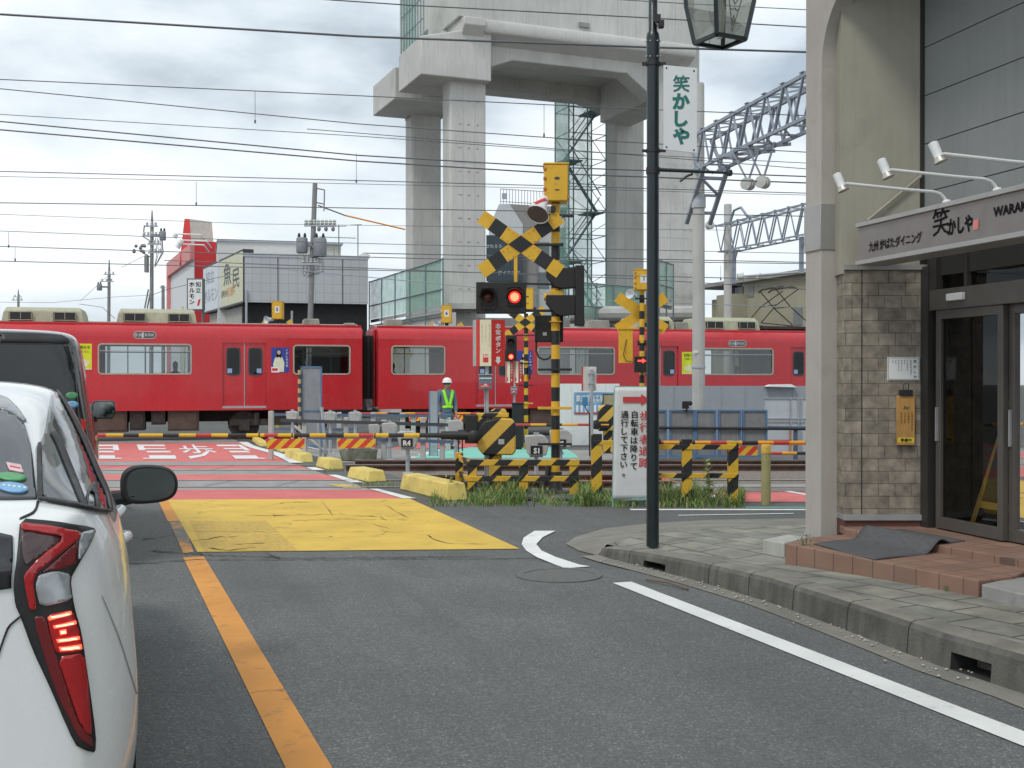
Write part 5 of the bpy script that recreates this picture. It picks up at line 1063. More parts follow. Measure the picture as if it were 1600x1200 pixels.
def train_car(x0, x1, wins, doors, lab, end, extra):
    t = thing('train_car', lab, 'train car', FT.w((x0 + x1) / 2, 0, 0), RZ_T, 'cars of the red train'); cx = (x0 + x1) / 2
    L = lambda x: x - cx
    mb = MB(); hs = []
    for w in wins: hs.append((L(w[0]), L(w[1]), w[2], w[3]))
    for d in doors: hs.append((L(d - .66), L(d + .66), 1.03, 3.02))
    holed(mb, L(x0), L(x1), ZB, ZS, hs, 0, 0); holed(mb, L(x0), L(x1), ZB, ZS, [h for h in hs if h[2] > 1.2], 2.7, 0)
    sh = shoulder(); n = len(sh)
    for i in range(n - 1):
        (ya, za), (yb, zb_) = sh[i], sh[i + 1]; mid = (ya + yb) / 2; mb.face([(L(x0), ya, za), (L(x1), ya, za), (L(x1), yb, zb_), (L(x0), yb, zb_)], 1 if .34 < mid < 2.36 else 0)
    for x in (L(x0), L(x1)): mb.face([(x, 0, ZB)] + [(x, y, z) for y, z in sh] + [(x, 2.7, ZB)], 0)
    mb.face([(L(x0), 0, ZB), (L(x1), 0, ZB), (L(x1), 2.7, ZB), (L(x0), 2.7, ZB)], 2)
    for h in hs:                                     # reveals of the openings
        a, b, c, d = h; dp = .06
        for q in (((a, c), (b, c)), ((b, c), (b, d)), ((b, d), (a, d)), ((a, d), (a, c))): mb.face([(q[0][0], 0, q[0][1]), (q[1][0], 0, q[1][1]), (q[1][0], dp, q[1][1]), (q[0][0], dp, q[0][1])], 0)
    mb.build('body', ['train_red', 'roof_grey', 'under'], t, smooth=40)
    mb = MB(); mb.box(L(x0) + .1, L(x1) - .1, .1, 2.6, 2.95, 3.0); mb.box(L(x0) + .1, L(x1) - .1, .1, 2.6, .98, 1.08)
    for w in wins:
        mb.box(L(w[0]) + .1, L(w[1]) - .1, .12, .6, 1.08, 1.75); mb.box(L(w[0]) + .1, L(w[1]) - .1, 2.1, 2.6, 1.08, 1.75)
        for q in (.3, .7): xx = L(w[0]) * (1 - q) + L(w[1]) * q; mb.tube([(xx, .65, 1.08), (xx, .65, 2.95)], .018, 6)
        mb.tube([(L(w[0]), .62, 2.72), (L(w[1]), .62, 2.72)], .018, 6)
    mb.build('interior', 'cabin', t)
    mb = MB(); mb.box(L(x0), L(x1), -.012, -.001, ZB, ZB + .05); mb.box(L(x0), L(x1), .28, .33, ZS + .385, ZS + .435); mb.build('gutter_strip', 'train_red', t, smooth=0)
    for w in wins:
        a, b, c, d = L(w[0]), L(w[1]), w[2], w[3]
        mb = MB(); mb.ring(a + .03, b - .03, c + .03, d - .03, .045, -.015, .03, .07); f = mb.build('window_frame', 'frame_beige', t)
        mb = MB(); mb.box(a, b, .03, .045, c, d); mb.build('pane', 'train_glass', f, smooth=0)
        if b - a > 2: mb = MB(); mb.box(a, b, .0, .03, d - .22, d - .20); mb.box((a + b) / 2 - .02, (a + b) / 2 + .02, .045, .07, c, d); mb.build('window_bar', 'steel', f, smooth=0)
    for d in doors:
        for s_ in (-1, 1):
            xa, xb = sorted((L(d) + s_ * .012, L(d) + s_ * .655)); wa, wb = (xa + xb) / 2 - .20, (xa + xb) / 2 + .20
            mb = MB(); holed(mb, xa, xb, 1.03, 3.02, [(wa, wb, 2.02, 2.86)], .055, 0); dl = mb.build('door', 'train_red', t, smooth=0)
            mb = MB(); mb.ring(wa + .02, wb - .02, 2.04, 2.84, .04, .04, .06, .10); mb.build('window_frame', 'darksteel', dl); mb = MB(); mb.box(wa, wb, .062, .07, 2.02, 2.86); mb.build('pane', glass('door_glass', (.3, .34, .34), .35, 1.0), dl, smooth=0)
            mb = MB(); mb.box(wb - .16 if s_ > 0 else wa + .02, wb - .02 if s_ > 0 else wa + .16, .036, .04, 2.08, 2.22); mb.build('sticker', 'sticker_blue', dl, smooth=0)
        mb = MB(); mb.box(L(d) - .012, L(d) + .012, .035, .055, 1.03, 3.02); mb.box(L(d) - .66, L(d) + .66, .0, .055, 1.03, 1.06); mb.build('door_edge', 'steel', t, smooth=0)
        mb = MB(); mb.box(L(d) - .66, L(d) + .66, -.012, .02, .99, 1.025); mb.build('step', 'steel', t, smooth=0)
    # underfloor: bogies and equipment boxes
    for s_ in (-1, 1):
        bx = s_ * ((x1 - x0) / 2 - 2.6); mb = MB()
        for wx in (-1.05, 1.05):
            for wy in (.35, 2.2): mb.lathe([(.10, -.07), (.40, -.06), (.43, .03), (.46, .05), (.46, .07), (.1, .08)], (bx + wx, wy, .44), 22, 0, (0, -1, 0))
            mb.tube([(bx + wx, .2, .44), (bx + wx, 2.4, .44)], .08, 8)
        mb.bar((bx - 1.5, .2, .55), (bx + 1.5, .2, .55), .12, .2); mb.bar((bx - 1.5, 2.45, .55), (bx + 1.5, 2.45, .55), .12, .2); mb.box(bx - .3, bx + .3, .15, 2.5, .5, .9)
        for wx in (-1.05, 1.05): mb.box(bx + wx - .16, bx + wx + .16, .10, .24, .30, .62); mb.tube([(bx + wx * .65, .16, .45), (bx + wx * .65, .16, .85)], .09, 8)
        mb.build('bogie', 'under', t)
    for (a, b, c, dn, mt) in extra.get('boxes', ()):
        mb = MB(); mb.box(L(a), L(b), .12, 1.0, dn, .93); mb.box(L(a) + .05, L(b) - .05, .10, .12, dn + .06, .85); mb.build('equipment_box', mt, t, bevel=.01)
    mb = MB(); mb.box(L(x0) + 1, L(x1) - 1, 1.2, 1.5, .55, .93); mb.build('frame_beam', 'under', t)
    # roof: air conditioners, vents
    for (a, b) in extra.get('ac', ()):
        mb = MB(); a, b = L(a), L(b); prof = lambda x, s_: [(x, .42, 3.58), (x, .47, 3.95), (x, .62, 4.06), (x, 2.08, 4.06), (x, 2.23, 3.95), (x, 2.28, 3.58)]
        A, B, A2, B2 = prof(a, 0), prof(b, 0), [(p[0] + .14, p[1], p[2]) for p in prof(a, 0)], [(p[0] - .14, p[1], p[2]) for p in prof(b, 0)]
        A[1] = (a + .05, .45, 3.9); B[1] = (b - .05, .45, 3.9); A[4] = (a + .05, 2.25, 3.9); B[4] = (b - .05, 2.25, 3.9); A[2] = (a + .10, .6, 4.02); A[3] = (a + .10, 2.1, 4.02); B[2] = (b - .10, .6, 4.02); B[3] = (b - .10, 2.1, 4.02)
        rows = [A, A2, B2, B]; mb.add([p for r in rows for p in r], [(r * 6 + i, r * 6 + i + 1, (r + 1) * 6 + i + 1, (r + 1) * 6 + i) for r in range(3) for i in range(5)] + [tuple(range(6)), tuple(reversed(range(18, 24)))])
        ac = mb.build('air_conditioner', 'ac_beige', t, smooth=30, bevel=.02)
        for xa in (a + .22, b - .86):
            mb = MB(); mb.box(xa, xa + .64, .36, .47, 3.68, 3.90); mb.build('grille', 'black', ac, bevel=.01); mb = MB()
            for i in range(3): mb.box(xa + .02 + .3 * i, xa + .035 + .3 * i, .35, .362, 3.69, 3.89)
            mb.box(xa - .02, xa + .66, .34, .44, 3.655, 3.675); mb.build('grille_bar', 'ac_beige', ac, smooth=0)
        mb = MB(); mb.box(a - .02, b + .02, .40, 2.3, 3.56, 3.6); mb.build('base_strip', 'under_brown', ac, smooth=0)
    for (a, b, h) in extra.get('vent', ()):
        mb = MB(); mb.prism([(L(a), 3.6), (L(b), 3.6), (L(b) - .04, 3.6 + h), (L(a) + .04, 3.6 + h)], .5, 1.2, 'y'); mb.build('roof_vent', 'roof_grey', t, bevel=.03)
    for (q, w_) in extra.get('sign', ()):
        a, b, c, d = trect(*q); a, b = L(a), L(b)
        mb = MB(); mb.ring(a, b, c, d, .03, -.012, .01, .08); f = mb.build('destination_sign', 'frame_beige', t)
        mb = MB(); mb.prism(rrect(a, b, c, d, .08), -.006, .0, 'y'); mb.build('sign_glass', mat('sign_dark', (.05, .06, .08), .3), f, smooth=0)
        mb = MB(); mb.text('普通', a + (b - a) * .18, d - .03, (d - c) * .62, -.009); mb.box(a + (b - a) * .36, a + (b - a) * .44, -.009, -.0065, c + .01, d - .01); mb.text('東岡崎', a + (b - a) * .70, d - .03, (d - c) * .62, -.009, maxw=(b - a) * .46); mb.build('lettering', mat('sign_text', (.6, .62, .62), .5), f, smooth=0)
    for (q, kind) in extra.get('poster', ()):
        a, b, c, d = trect(*q); a, b = L(a), L(b); W_, H = b - a, d - c
        mb = MB(); mb.box(a, b, -.006, -.0, c, d); p = mb.build('poster', mat('poster_lime', (.62, .70, .02), .5) if kind == 'lime' else mat('poster_navy', (.03, .055, .30), .5), t, smooth=0)
        if kind == 'lime':
            mb = MB(); mb.text('お知らせ', (a + b) / 2, d - .05, .12, -.009, maxw=W_ * .8, bold=.03); mb.text('ご注意ください', (a + b) / 2, d - .2, .08, -.009, maxw=W_ * .8); mb.build('lettering', 'ink', p, smooth=0)
            mb = MB(); mb.prism([((a + b) / 2 + W_ * .36 * math.cos(i * .5), c + H * .26 + H * .15 * math.sin(i * .5) * (1 + .2 * math.sin(i * 2))) for i in range(12)], -.009, -.0065, 'y'); mb.box(a, b, -.009, -.0065, c, c + .03); mb.build('picture', mat('poster_pale', (.70, .66, .48), .6, var=.2, vs=8), p, smooth=0)
        else:
            cx_ = a + W_ * .42; mb = MB(); mb.prism([(cx_ - W_ * .28, c + .02), (cx_ + W_ * .28, c + .02), (cx_ + W_ * .30, c + H * .40), (cx_ + W_ * .2, c + H * .6), (cx_ + W_ * .07, c + H * .66), (cx_ - W_ * .07, c + H * .66), (cx_ - W_ * .22, c + H * .58), (cx_ - W_ * .32, c + H * .34)], -.009, -.0065, 'y'); mb.build('figure', mat('poster_cream', (.68, .70, .52), .6), p, smooth=0)
            mb = MB(); mb.prism([(cx_ + W_ * .1 * math.cos(i * .6), c + H * .80 + H * .09 * math.sin(i * .6)) for i in range(11)], -.0125, -.0118, 'y'); mb.build('face', mat('poster_skin', (.62, .40, .30), .6), p, smooth=0)
            mb = MB(); mb.prism([(cx_ - W_ * .13, c + H * .56), (cx_ - W_ * .05, c + H * .62), (cx_ + W_ * .05, c + H * .62), (cx_ + W_ * .13, c + H * .56), (cx_ + W_ * .13, c + H * .86), (cx_, c + H * .93), (cx_ - W_ * .13, c + H * .86)], -.0115, -.0095, 'y'); mb.build('hair', 'ink', p, smooth=0)
            mb = MB(); mb.text('くらし私の街', b - W_ * .13, d - .04, H * .10, -.009, vert=True, pitch=1.25); mb.box(a, a + W_ * .45, -.0105, -.0095, c, c + H * .22); mb.build('lettering', 'white', p, smooth=0)
            mb = MB(); mb.box(a + .02, a + W_ * .35, -.0125, -.011, c + .05, c + H * .17); mb.build('caption', 'red', p, smooth=0)
    # end: gangway plates
    ex = L(x1) if end > 0 else L(x0)
    mb = MB(); mb.box(min(ex, ex + end * .10), max(ex, ex + end * .10), .55, 2.15, 1.0, 3.5); mb.build('gangway_frame', 'train_red', t, bevel=.03)
    for i in range(4):
        mb = MB(); x = ex + end * (.10 + .05 * i); mb.box(min(x, x + end * .03), max(x, x + end * .03), .42, 2.28, 1.25, 3.30); mb.build('bellows', 'black_rubber', t, bevel=.008)
    mb = MB(); mb.box(min(ex, ex + end * .30), max(ex, ex + end * .30), 1.15, 1.55, .62, .86); mb.build('coupler', 'under', t)
    return t, L
M['sticker_blue'] = mat('sticker_blue', (.30, .40, .62), .5)
w1, w2 = trect(153.5, 535, 299, 583.5), trect(458.5, 540, 547, 584.5)
zw = (sum(trect(*q)[2] for q in ((153.5, 535, 299, 583.5), (612, 543, 695, 586))) / 2, sum(trect(*q)[3] for q in ((153.5, 535, 299, 583.5), (612, 543, 695, 586))) / 2)
def win(a, b): return (tp(a, 560)[0], tp(b, 560)[0], zw[0], zw[1])
XE1, XE2 = tp(566, 560)[0], tp(591, 560)[0]
d1 = tp(382, 560)[0]
cl, Ll = train_car(XE1 - 18.1, XE1, [win(153.5, 299), win(458.5, 547), (d1 - 5.5 - 4.6, d1 - 5.5 - 1.2, *zw)], [d1, d1 - 5.55], 'left red train car, its end at the coupling behind the concrete posts', 1,
  dict(ac=[(tp(-2, 490)[0], tp(129, 490)[0]), (tp(180, 490)[0], tp(308, 490)[0]), (tp(-190, 490)[0], tp(-62, 490)[0])], vent=[(tp(476, 500)[0], tp(503, 500)[0], .22), (tp(540, 502)[0], tp(560, 502)[0], .1)],
  sign=[((210, 519, 243, 528), '')], poster=[((424, 543, 452, 582), 'navy'), ((118, 537, 143.5, 577.5), 'lime')], boxes=[(tp(146, 650)[0], tp(198, 650)[0], 0, .28, 'under_brown'), (tp(202, 650)[0], tp(226, 650)[0], 0, .33, 'under'), (tp(262, 650)[0], tp(311, 650)[0], 0, .30, 'under_brown'), (tp(236, 650)[0], tp(258, 650)[0], 0, .5, 'under')]))
d2 = tp(774.5, 560)[0]; d3 = tp(1032, 560)[0]; d4 = tp(1262, 560)[0]
cr_, Lr = train_car(XE2, XE2 + 18.1, [win(612, 695), win(840, 960), win(1088, 1208)], [d2, d3, d4], 'right red train car, its front part behind the near crossing signal mast', -1,
  dict(ac=[(tp(1000, 505)[0], tp(1062, 505)[0]), (tp(1102, 505)[0], tp(1197, 505)[0])], vent=[(tp(606, 500)[0], tp(634, 500)[0], .24), (tp(930, 505)[0], tp(962, 505)[0], .3), (tp(1064, 505)[0], tp(1086, 505)[0], .28)],
  sign=[((1139, 533, 1165, 540.5), '')], poster=[((808, 548, 832, 585), 'navy'), ((1065.5, 550, 1091, 584.5), 'lime')], boxes=[(tp(640, 650)[0], tp(700, 650)[0], 0, .35, 'under'), (tp(830, 650)[0], tp(900, 650)[0], 0, .3, 'under_brown')]))
# pantograph at the right end
xp = Lr(tp(1243, 505)[0]); mb = MB()
for yy in (.75, 1.95):
    mb.tube([(xp - .95, yy, 3.9), (xp - .35, yy, 4.55), (xp + .55, yy, 5.15)], .02, 6); mb.tube([(xp + .95, yy, 3.9), (xp + .2, yy, 4.5), (xp - .4, yy, 5.15)], .02, 6); mb.tube([(xp - .95, yy, 3.9), (xp + .3, yy, 3.8)], .02, 6)
mb.tube([(xp - .35, .75, 4.55), (xp - .35, 1.95, 4.55)], .02, 6); mb.tube([(xp + .2, .75, 4.5), (xp + .2, 1.95, 4.5)], .02, 6)
for q in (-.2, .2): mb.tube([(xp + q, .3, 5.12), (xp + q, .6, 5.2), (xp + q, 2.1, 5.2), (xp + q, 2.4, 5.12)], .028, 6)
mb.box(xp - 1.1, xp + 1.1, .6, 2.1, 3.68, 3.78)
for q in (-.8, .8):
    for yy in (.7, 2.0): mb.lathe([(.06, 3.6), (.09, 3.64), (.05, 3.68), (.09, 3.72), (.06, 3.76)], (xp + q, yy, 0), 8)
mb.build('pantograph', 'under', cr_)
# passengers seen through the windows
def passenger(px, py, lab, y=.75):
    x, z = FT.px(px, py, y)
    k = FT.w(x, y, 1.08); mb = MB(); H = z - 1.08
    rows = [(0, .20, .14), (H - .55, .19, .13), (H - .34, .21, .12), (H - .25, .16, .10), (H - .19, .06, .06), (H - .13, .065, .08), (H - .02, .085, .10), (H + .06, .075, .095), (H + .11, .03, .04), (H + .115, .002, .002)]; n = 12
    mb.add([(a * math.cos(2 * math.pi * j / n), b * math.sin(2 * math.pi * j / n), zz) for zz, a, b in rows for j in range(n)], [(i * n + j, i * n + (j + 1) % n, (i + 1) * n + (j + 1) % n, (i + 1) * n + j) for i in range(len(rows) - 1) for j in range(n)])
    b_ = mb.build('person', mat('passenger', (.05, .045, .05), .8), loc=k, rz=RZ_T); tag(b_, lab, 'person')
passenger(274, 570, 'dark haired passenger seated at the long left train window'); passenger(613, 572, 'passenger at the left edge of the window right of the coupling'); passenger(1150, 576, 'dark haired passenger at the window right of the tall concrete pole')

# ================================================================ VIADUCT under construction
FV = Frame(P(731, 592, 54) + Vector((0, 0, -EYE - .4)), RZ_V)
vd = thing('railway_viaduct', 'unfinished grey concrete railway viaduct frame on four tall columns', 'viaduct', FV.o, RZ_V)
vp = lambda px, py, y=0: FV.px(px, py, y)
def vy(px, x):                                       # local y where the line x=const meets a picture column
    r = (px - CXP) / F; ox, oy = FV.o.x + x * FV.c, FV.o.y + x * FV.s; return (ox - r * oy) / (FV.s + r * FV.c)
LY = 6.6; CD = 1.15
xa, xb = vp(703, 300)[0], vp(760, 300)[0]; xc, xd = vp(1026, 300)[0], vp(1086, 300)[0]
ra, rb = vp(643, 300, LY)[0], vp(690, 300, LY)[0]; rc, rd_ = vp(961, 300, LY)[0], vp(1007, 300, LY)[0]
zcap = vp(731, 128)[1]; zr = vp(667, 175, LY)[1]
M['viaduct'] = mat('viaduct', (.55, .545, .515), .88, var=.12, vs=.35, streak=.30, bump=.1, bs=10, dirt=.22, ds=.5)
for (a, b, y, z) in ((xa, xb, 0, zcap + 1), (xc, xd, 0, zcap + 1), (ra, rb, LY, zcap + 1), (rc, rd_, LY, zcap + 1)):
    mb = MB(); mb.box(a, b, y, y + CD, 0, z); c = mb.build('column', 'viaduct', vd, bevel=.12)
    mb = MB()
    for q in (.36, .68): mb.box(a + (b - a) * q - .012, a + (b - a) * q + .012, y - .006, y, 0, zcap - .2)
    for zz in range(3, int(zcap), 3): mb.box(a + .12, b - .12, y - .006, y, zz, zz + .025)
    mb.build('form_joint', 'concrete_pole', c, smooth=0)
    mb = MB()
    for i in range(3):
        for j in range(int(zcap / 1.1)): mb.disc((a + (b - a) * (.25 + .25 * i), 0, .6 + 1.1 * j), .04, y - .003, 8, 0, .004)
    mb.build('tie_holes', mat('tie_grey', (.42, .415, .39), .9), c, smooth=0)
yf = -.55                                            # front of the cap blocks
XL = vp(658, 116, yf)[0]; XR = vp(768, 130, yf)[0]; zb0, zb1 = vp(658, 116.5, yf)[1], vp(658, 56, yf)[1]; zb2 = vp(768, 131, yf)[1]
y1 = vy(623, XL)
mb = MB(); mb.prism([(XL, zb0), (vp(715, 125.5, yf)[0], zb0), (XR, zb0), (XR, zb1 + .8), (XL, zb1)], yf, CD + .3, 'y'); mb.box(XL, XR - .9, CD + .3, y1, zb0, zb1); mb.build('cap_beam', 'viaduct', vd, bevel=.05)
y2, y3 = vy(617, XL), vy(583, XL); zb3 = zb0 + .0
mb = MB(); mb.box(XL, rb + .2, y2, y3, zb0 - .15, zb1 - .35); mb.build('cap_beam', 'viaduct', vd, bevel=.05)
bm_ = [vp(*q, .15) for q in ((766, 109), (801, 95), (1003, 117), (1030, 131))]
XB = vp(1093, 120, .15)[0]
pz = lambda i, px, py: vp(px, py, .15)
ztop = zb1 + 1.0
zlow = vp(801, 95, .15)[1]
mb = MB(); mb.prism([(XR - .05, vp(766, 109, .15)[1]), (vp(801, 95, .15)[0], zlow), (xc - 1.6, zlow), (xc - .1, zlow - 1.1), (XB, zlow - 1.1), (XB, ztop + .5), (XR - .05, ztop + .5)], .15, 1.35, 'y'); mb.build('cross_beam', 'viaduct', vd, bevel=.05)
zl2 = vp(840, 149, LY)[1]
mb = MB(); mb.prism([(ra, zb0 - .3), (rb + .1, zl2), (rc - 1.9, zl2), (rc - .1, vp(950, 173, LY)[1]), (rd_, vp(950, 173, LY)[1]), (rd_, ztop), (ra, ztop)], LY, LY + 1.2, 'y'); mb.build('cross_beam', 'viaduct', vd, bevel=.05)
for q in ((xc + .1, xd - .1, 1.35, LY, zlow - 1.0, ztop), (xa + .1, xb - .1, CD + .3, LY, zb0 + .3, ztop)): mb = MB(); mb.box(*q); mb.build('edge_beam', 'viaduct', vd, bevel=.05)
mb = MB(); mb.box(XB, XB + .9, 1.6, 3.2, zlow - 1.0, zlow + .3); mb.box(XB - 1, XB, 1.4, 3.2, zlow - 1.0, ztop); mb.build('bracket', 'viaduct', vd, bevel=.04)
# deck with a rounded nose, parapet above it
zn = vp(761, 26, -1.0)[1]; XD = vp(761, 26, -1.0)[0]; XE = vp(1091, 60, -1.0)[0]
prof = [(.15, zn - 1.0)] + [(-.66 - .11 * math.sin(R(a)), zn - .34 - .32 * math.cos(R(a))) for a in range(0, 181, 20)] + [(9, zn), (9, zn - .6), (1.2, zn - .6)]
mb = MB(); mb.prism(prof, XD, XE, 'x'); mb.build('deck', 'viaduct', vd, smooth=40)
XW = vp(717, 20, -.6)[0]
mb = MB(); mb.box(XW, XE, -.62, 9, zn - .02, zn + 9); mb.build('parapet', 'viaduct', vd, bevel=.03)
mb = MB()
for i in range(7): x = XD + .5 + i * (XE - XD) / 7; mb.box(x, x + .02, -.626, -.6, zn, zn + 9)
mb.build('form_joint', 'concrete_pole', vd, smooth=0)
mb = MB(); mb.prism([(-.62, zn - .05), (-.95, zn - .1), (-.95, zn - .45), (-.3, zn - 1.1), (.2, zn - 1.1), (.2, zn - .05)], XW + .15, XD - .02, 'x'); mb.box(XW + .15, XD, .2, 9, zb1 - .2, zn); mb.build('bracket', 'viaduct', vd, bevel=.04)
mb = MB(); mb.box(vp(905, 36, -.7)[0], vp(921, 36, -.7)[0], -.72, -.6, vp(912, 43, -.7)[1], vp(912, 36, -.7)[1]); mb.build('drain', 'grey_panel', vd)
# site railing with green netting on the left edge
M['net_green'] = net('net_green', (.22, .45, .36), cover=.6); M['net_pale'] = net('net_pale', (.27, .52, .42), cover=.5); M['scaf'] = mat('scaf', (.20, .27, .27), .5, .4); M['scaf_green'] = mat('scaf_green', (.10, .22, .19), .5, .3)
rl = thing('site_railing', 'pipe railing with pale green netting along the left edge of the viaduct', 'railing', FV.w(XL + .3, 0, zb1), RZ_V)
mb = MB(); L_ = vy(627, XL + .3)
for i in range(9): mb.tube([(0, i * L_ / 8, -.05), (0, i * L_ / 8, 2.9)], .03, 6)
for z in (1.0, 2.0, 2.85): mb.tube([(0, 0, z), (0, L_, z)], .022, 6)
for z in (.15, .3): mb.bar((.2, 0, z + .1), (.2, L_, z), .05, .2)
mb.build('pipes', 'scaf', rl)
mb = MB(); mb.face([(.05, L_ * .35, .1), (.05, L_, .1), (.05, L_, 2.8), (.05, L_ * .35, 2.8)]); mb.build('netting', 'net_green', rl, smooth=0)
# scaffold stair tower
Fs = Frame(P(918, 592, 66) + Vector((0, 0, -EYE - .4)), RZ_V); sc_ = thing('scaffold_tower', 'green scaffold stair tower between the viaduct columns', 'scaffold', Fs.o, RZ_V)
w, dpt, n, zt_ = 1.18, 1.9, 7, zl2 + 3
mb = MB()
for x in (-w, 0, w):
    for y in (0, dpt): mb.tube([(x, y, 0), (x, y, zt_)], .04, 6)
hz = zt_ / (n * 2)
for i in range(n * 2 + 1):
    for y in (0, dpt): mb.tube([(-w, y, i * hz), (w, y, i * hz)], .026, 5)
    for x in (-w, w): mb.tube([(x, 0, i * hz), (x, dpt, i * hz)], .026, 5)
    if i < n * 2:
        s_ = 1 if i % 2 else -1; mb.tube([(-w * s_, 0, i * hz), (0, 0, (i + 1) * hz)], .022, 5); mb.tube([(0, dpt, i * hz), (w * s_, dpt, (i + 1) * hz)], .022, 5); mb.tube([(0, 0, i * hz), (w * s_, 0, (i + .5) * hz)], .018, 5)
mb.build('tubes', 'scaf_green', sc_)
mb = MB()
for i in range(n):
    z = i * 2 * hz; s_ = 1 if i % 2 else -1; mb.bar((-w * .9 * s_, dpt * .5, z), (w * .8 * s_, dpt * .5, z + 2 * hz - .1), .30, .06); mb.bar((-w * .9 * s_, dpt * .2, z + .9), (w * .8 * s_, dpt * .2, z + 2 * hz + .8), .05, .05); mb.box(w * .6 * s_ - .5, w * .6 * s_ + .5, .2, dpt - .2, z + 2 * hz - .12, z + 2 * hz - .04)
mb.build('stairs', 'scaf', sc_)
mb = MB(); mb.face([(-w, dpt + .02, 0), (w, dpt + .02, 0), (w, dpt + .02, zt_), (-w, dpt + .02, zt_)]); mb.face([(-w - .02, 0, 0), (-w - .02, dpt, 0), (-w - .02, dpt, zt_), (-w - .02, 0, zt_)]); mb.build('netting', 'net_pale', sc_, smooth=0)
# green netting fences and the concrete ramp behind the train
def netfence(pa, Ya, pb, Yb, zt_, zb_, lab, posts=4, wall=None):
    a = Vector(((pa - CXP) / F * Ya, Ya, 0)); b = Vector(((pb - CXP) / F * Yb, Yb, 0)); d = b - a; L_ = d.length; rz = math.degrees(math.atan2(d.y, d.x)); t = thing('net_fence', lab, 'fence', (a.x, a.y, -.4), rz)
    zt_ += .4; zb_ += .4
    mb = MB()
    for i in range(posts + 1): mb.tube([(L_ * i / posts, 0, zb_ - 1.5), (L_ * i / posts, 0, zt_)], .035, 6)
    for z in (zt_ - .05, zb_ + (zt_ - zb_) * .45, zb_ + .05): mb.tube([(0, 0, z), (L_, 0, z)], .035, 6)
    mb.build('pipes', 'scaf', t); mb = MB(); mb.face([(0, .05, zb_ + .4), (L_, .05, zb_ + .4), (L_, .05, zt_ - .05), (0, .05, zt_ - .05)]); mb.build('netting', 'net_green', t, smooth=0)
    mb = MB()
    for z in (0, .3): mb.bar((0, .1, zb_ + z), (L_, .1, zb_ + z), .05, .16)
    mb.build('boards', 'grey', t)
    if wall: mb = MB(); mb.box(0, L_, .15, .6, 0, zb_ + .1); mb.build('base_wall', 'viaduct', t)
netfence(577, 62, 692, 50, 6.75, 4.3, 'green netting fence on a concrete ramp left of the viaduct columns', 5, True)
netfence(905, 52, 1010, 55, 5.9, 3.9, 'pipe fence with green netting between the lamp post and the near signal mast', 4, True)
netfence(1030, 50, 1052, 52, 6.7, 4.7, 'short green netting fence just right of the lamp post', 2)
o_ = P(698, 505, 50); t = thing('concrete_ledge', 'low concrete base with a pale capping behind the train roof', 'base', (P(700, 592, 53).x, 53, -.4), 3)
mb = MB(); mb.box(0, P(1085, 592, 53).x - P(700, 592, 53).x, 0, 2, 0, 1.9 + (592 - 500) / F * 53 + .1); mb.build('base_wall', mat('wet_concrete', (.25, .245, .235), .9, var=.3, vs=.8, streak=.4), t, smooth=0)
mb = MB(); mb.box(0, P(750, 592, 53).x - P(700, 592, 53).x, -.3, 2.3, 1.9 + (592 - 483) / F * 53, 1.9 + (592 - 474) / F * 53); mb.build('capping', 'concrete_pole', t); mb = MB(); mb.tube([(5.6, -.2, 4.9), (11.3, -.2, 4.95)], .35, 10); mb.build('drain_pipe', 'concrete_pole', t)

# ================================================================ BUILDINGS beyond the tracks
M['hall_grey'] = bricks('hall_grey', (.50, .51, .53), (.48, .49, .51), (.40, .41, .43), .45, .45, .02, swap=(0, 2, 1), off=0, var=.06, vs=.6, bump=.2); M['dark_void'] = mat('dark_void', (.02, .02, .022), .9)
FH = Frame(P(380, 592, 58) + Vector((0, 0, -EYE - .4)), RZ_T); hp = lambda px, py: FH.px(px, py)
t = thing('shop_hall', 'grey panel clad hall with a dark open ground floor', 'building', FH.o, RZ_T); X1 = hp(575, 450)[0]; zt_ = hp(380, 397)[1]; zb_ = hp(380, 472)[1]
mb = MB(); mb.box(0, X1, 0, 14, zb_, zt_); mb.build('wall', 'hall_grey', t, smooth=0)
mb = MB(); mb.box(0, X1, .3, 14, 0, zb_ - .002); mb.build('open_floor', 'dark_void', t, smooth=0)
mb = MB(); mb.box(-.02, X1 + .02, -.03, .05, zt_ - .12, zt_ + .06); mb.build('coping', 'galv', t, smooth=0)
mb = MB()
for q in (.27, .53, .79): mb.box(X1 * q, X1 * q + .04, -.015, .0, zb_, zt_)
mb.build('panel_joint', 'darksteel', t, smooth=0)
mb = MB(); xx = hp(385, 480)[0]; mb.tube([(xx, -.1, 0), (xx, -.1, zb_ + .6)], .06, 8); mb.tube([(hp(456, 480)[0], -.1, 0), (hp(456, 480)[0], -.1, hp(456, 486)[1])], .06, 8); mb.build('drainpipe', 'galv', t)
o_ = FH.w(hp(533, 400)[0], 1, zt_); a = thing('roof_antenna', 'thin television aerials on the roof of the grey hall', 'antenna', o_, RZ_T); mb = MB()
mb.tube([(0, 0, 0), (0, 0, 1.75)], .03, 6); mb.tube([(-1, 0, 1.1), (.9, 0, 1.1)], .02, 5); mb.tube([(-1, 0, 1.62), (.4, 0, 1.72)], .02, 5); mb.tube([(1, 0, 0), (1, 0, 1.8)], .03, 6); mb.tube([(.6, 0, 1.78), (1.2, 0, 1.82)], .02, 5); mb.tube([(-.25, 0, 0), (-.25, 0, .8)], .02, 5)
for i in range(8): mb.tube([(-.9 + .24 * i, -.2, 1.1), (-.9 + .24 * i, .2, 1.1)], .012, 4)
mb.build('aerial', 'scaf', a)
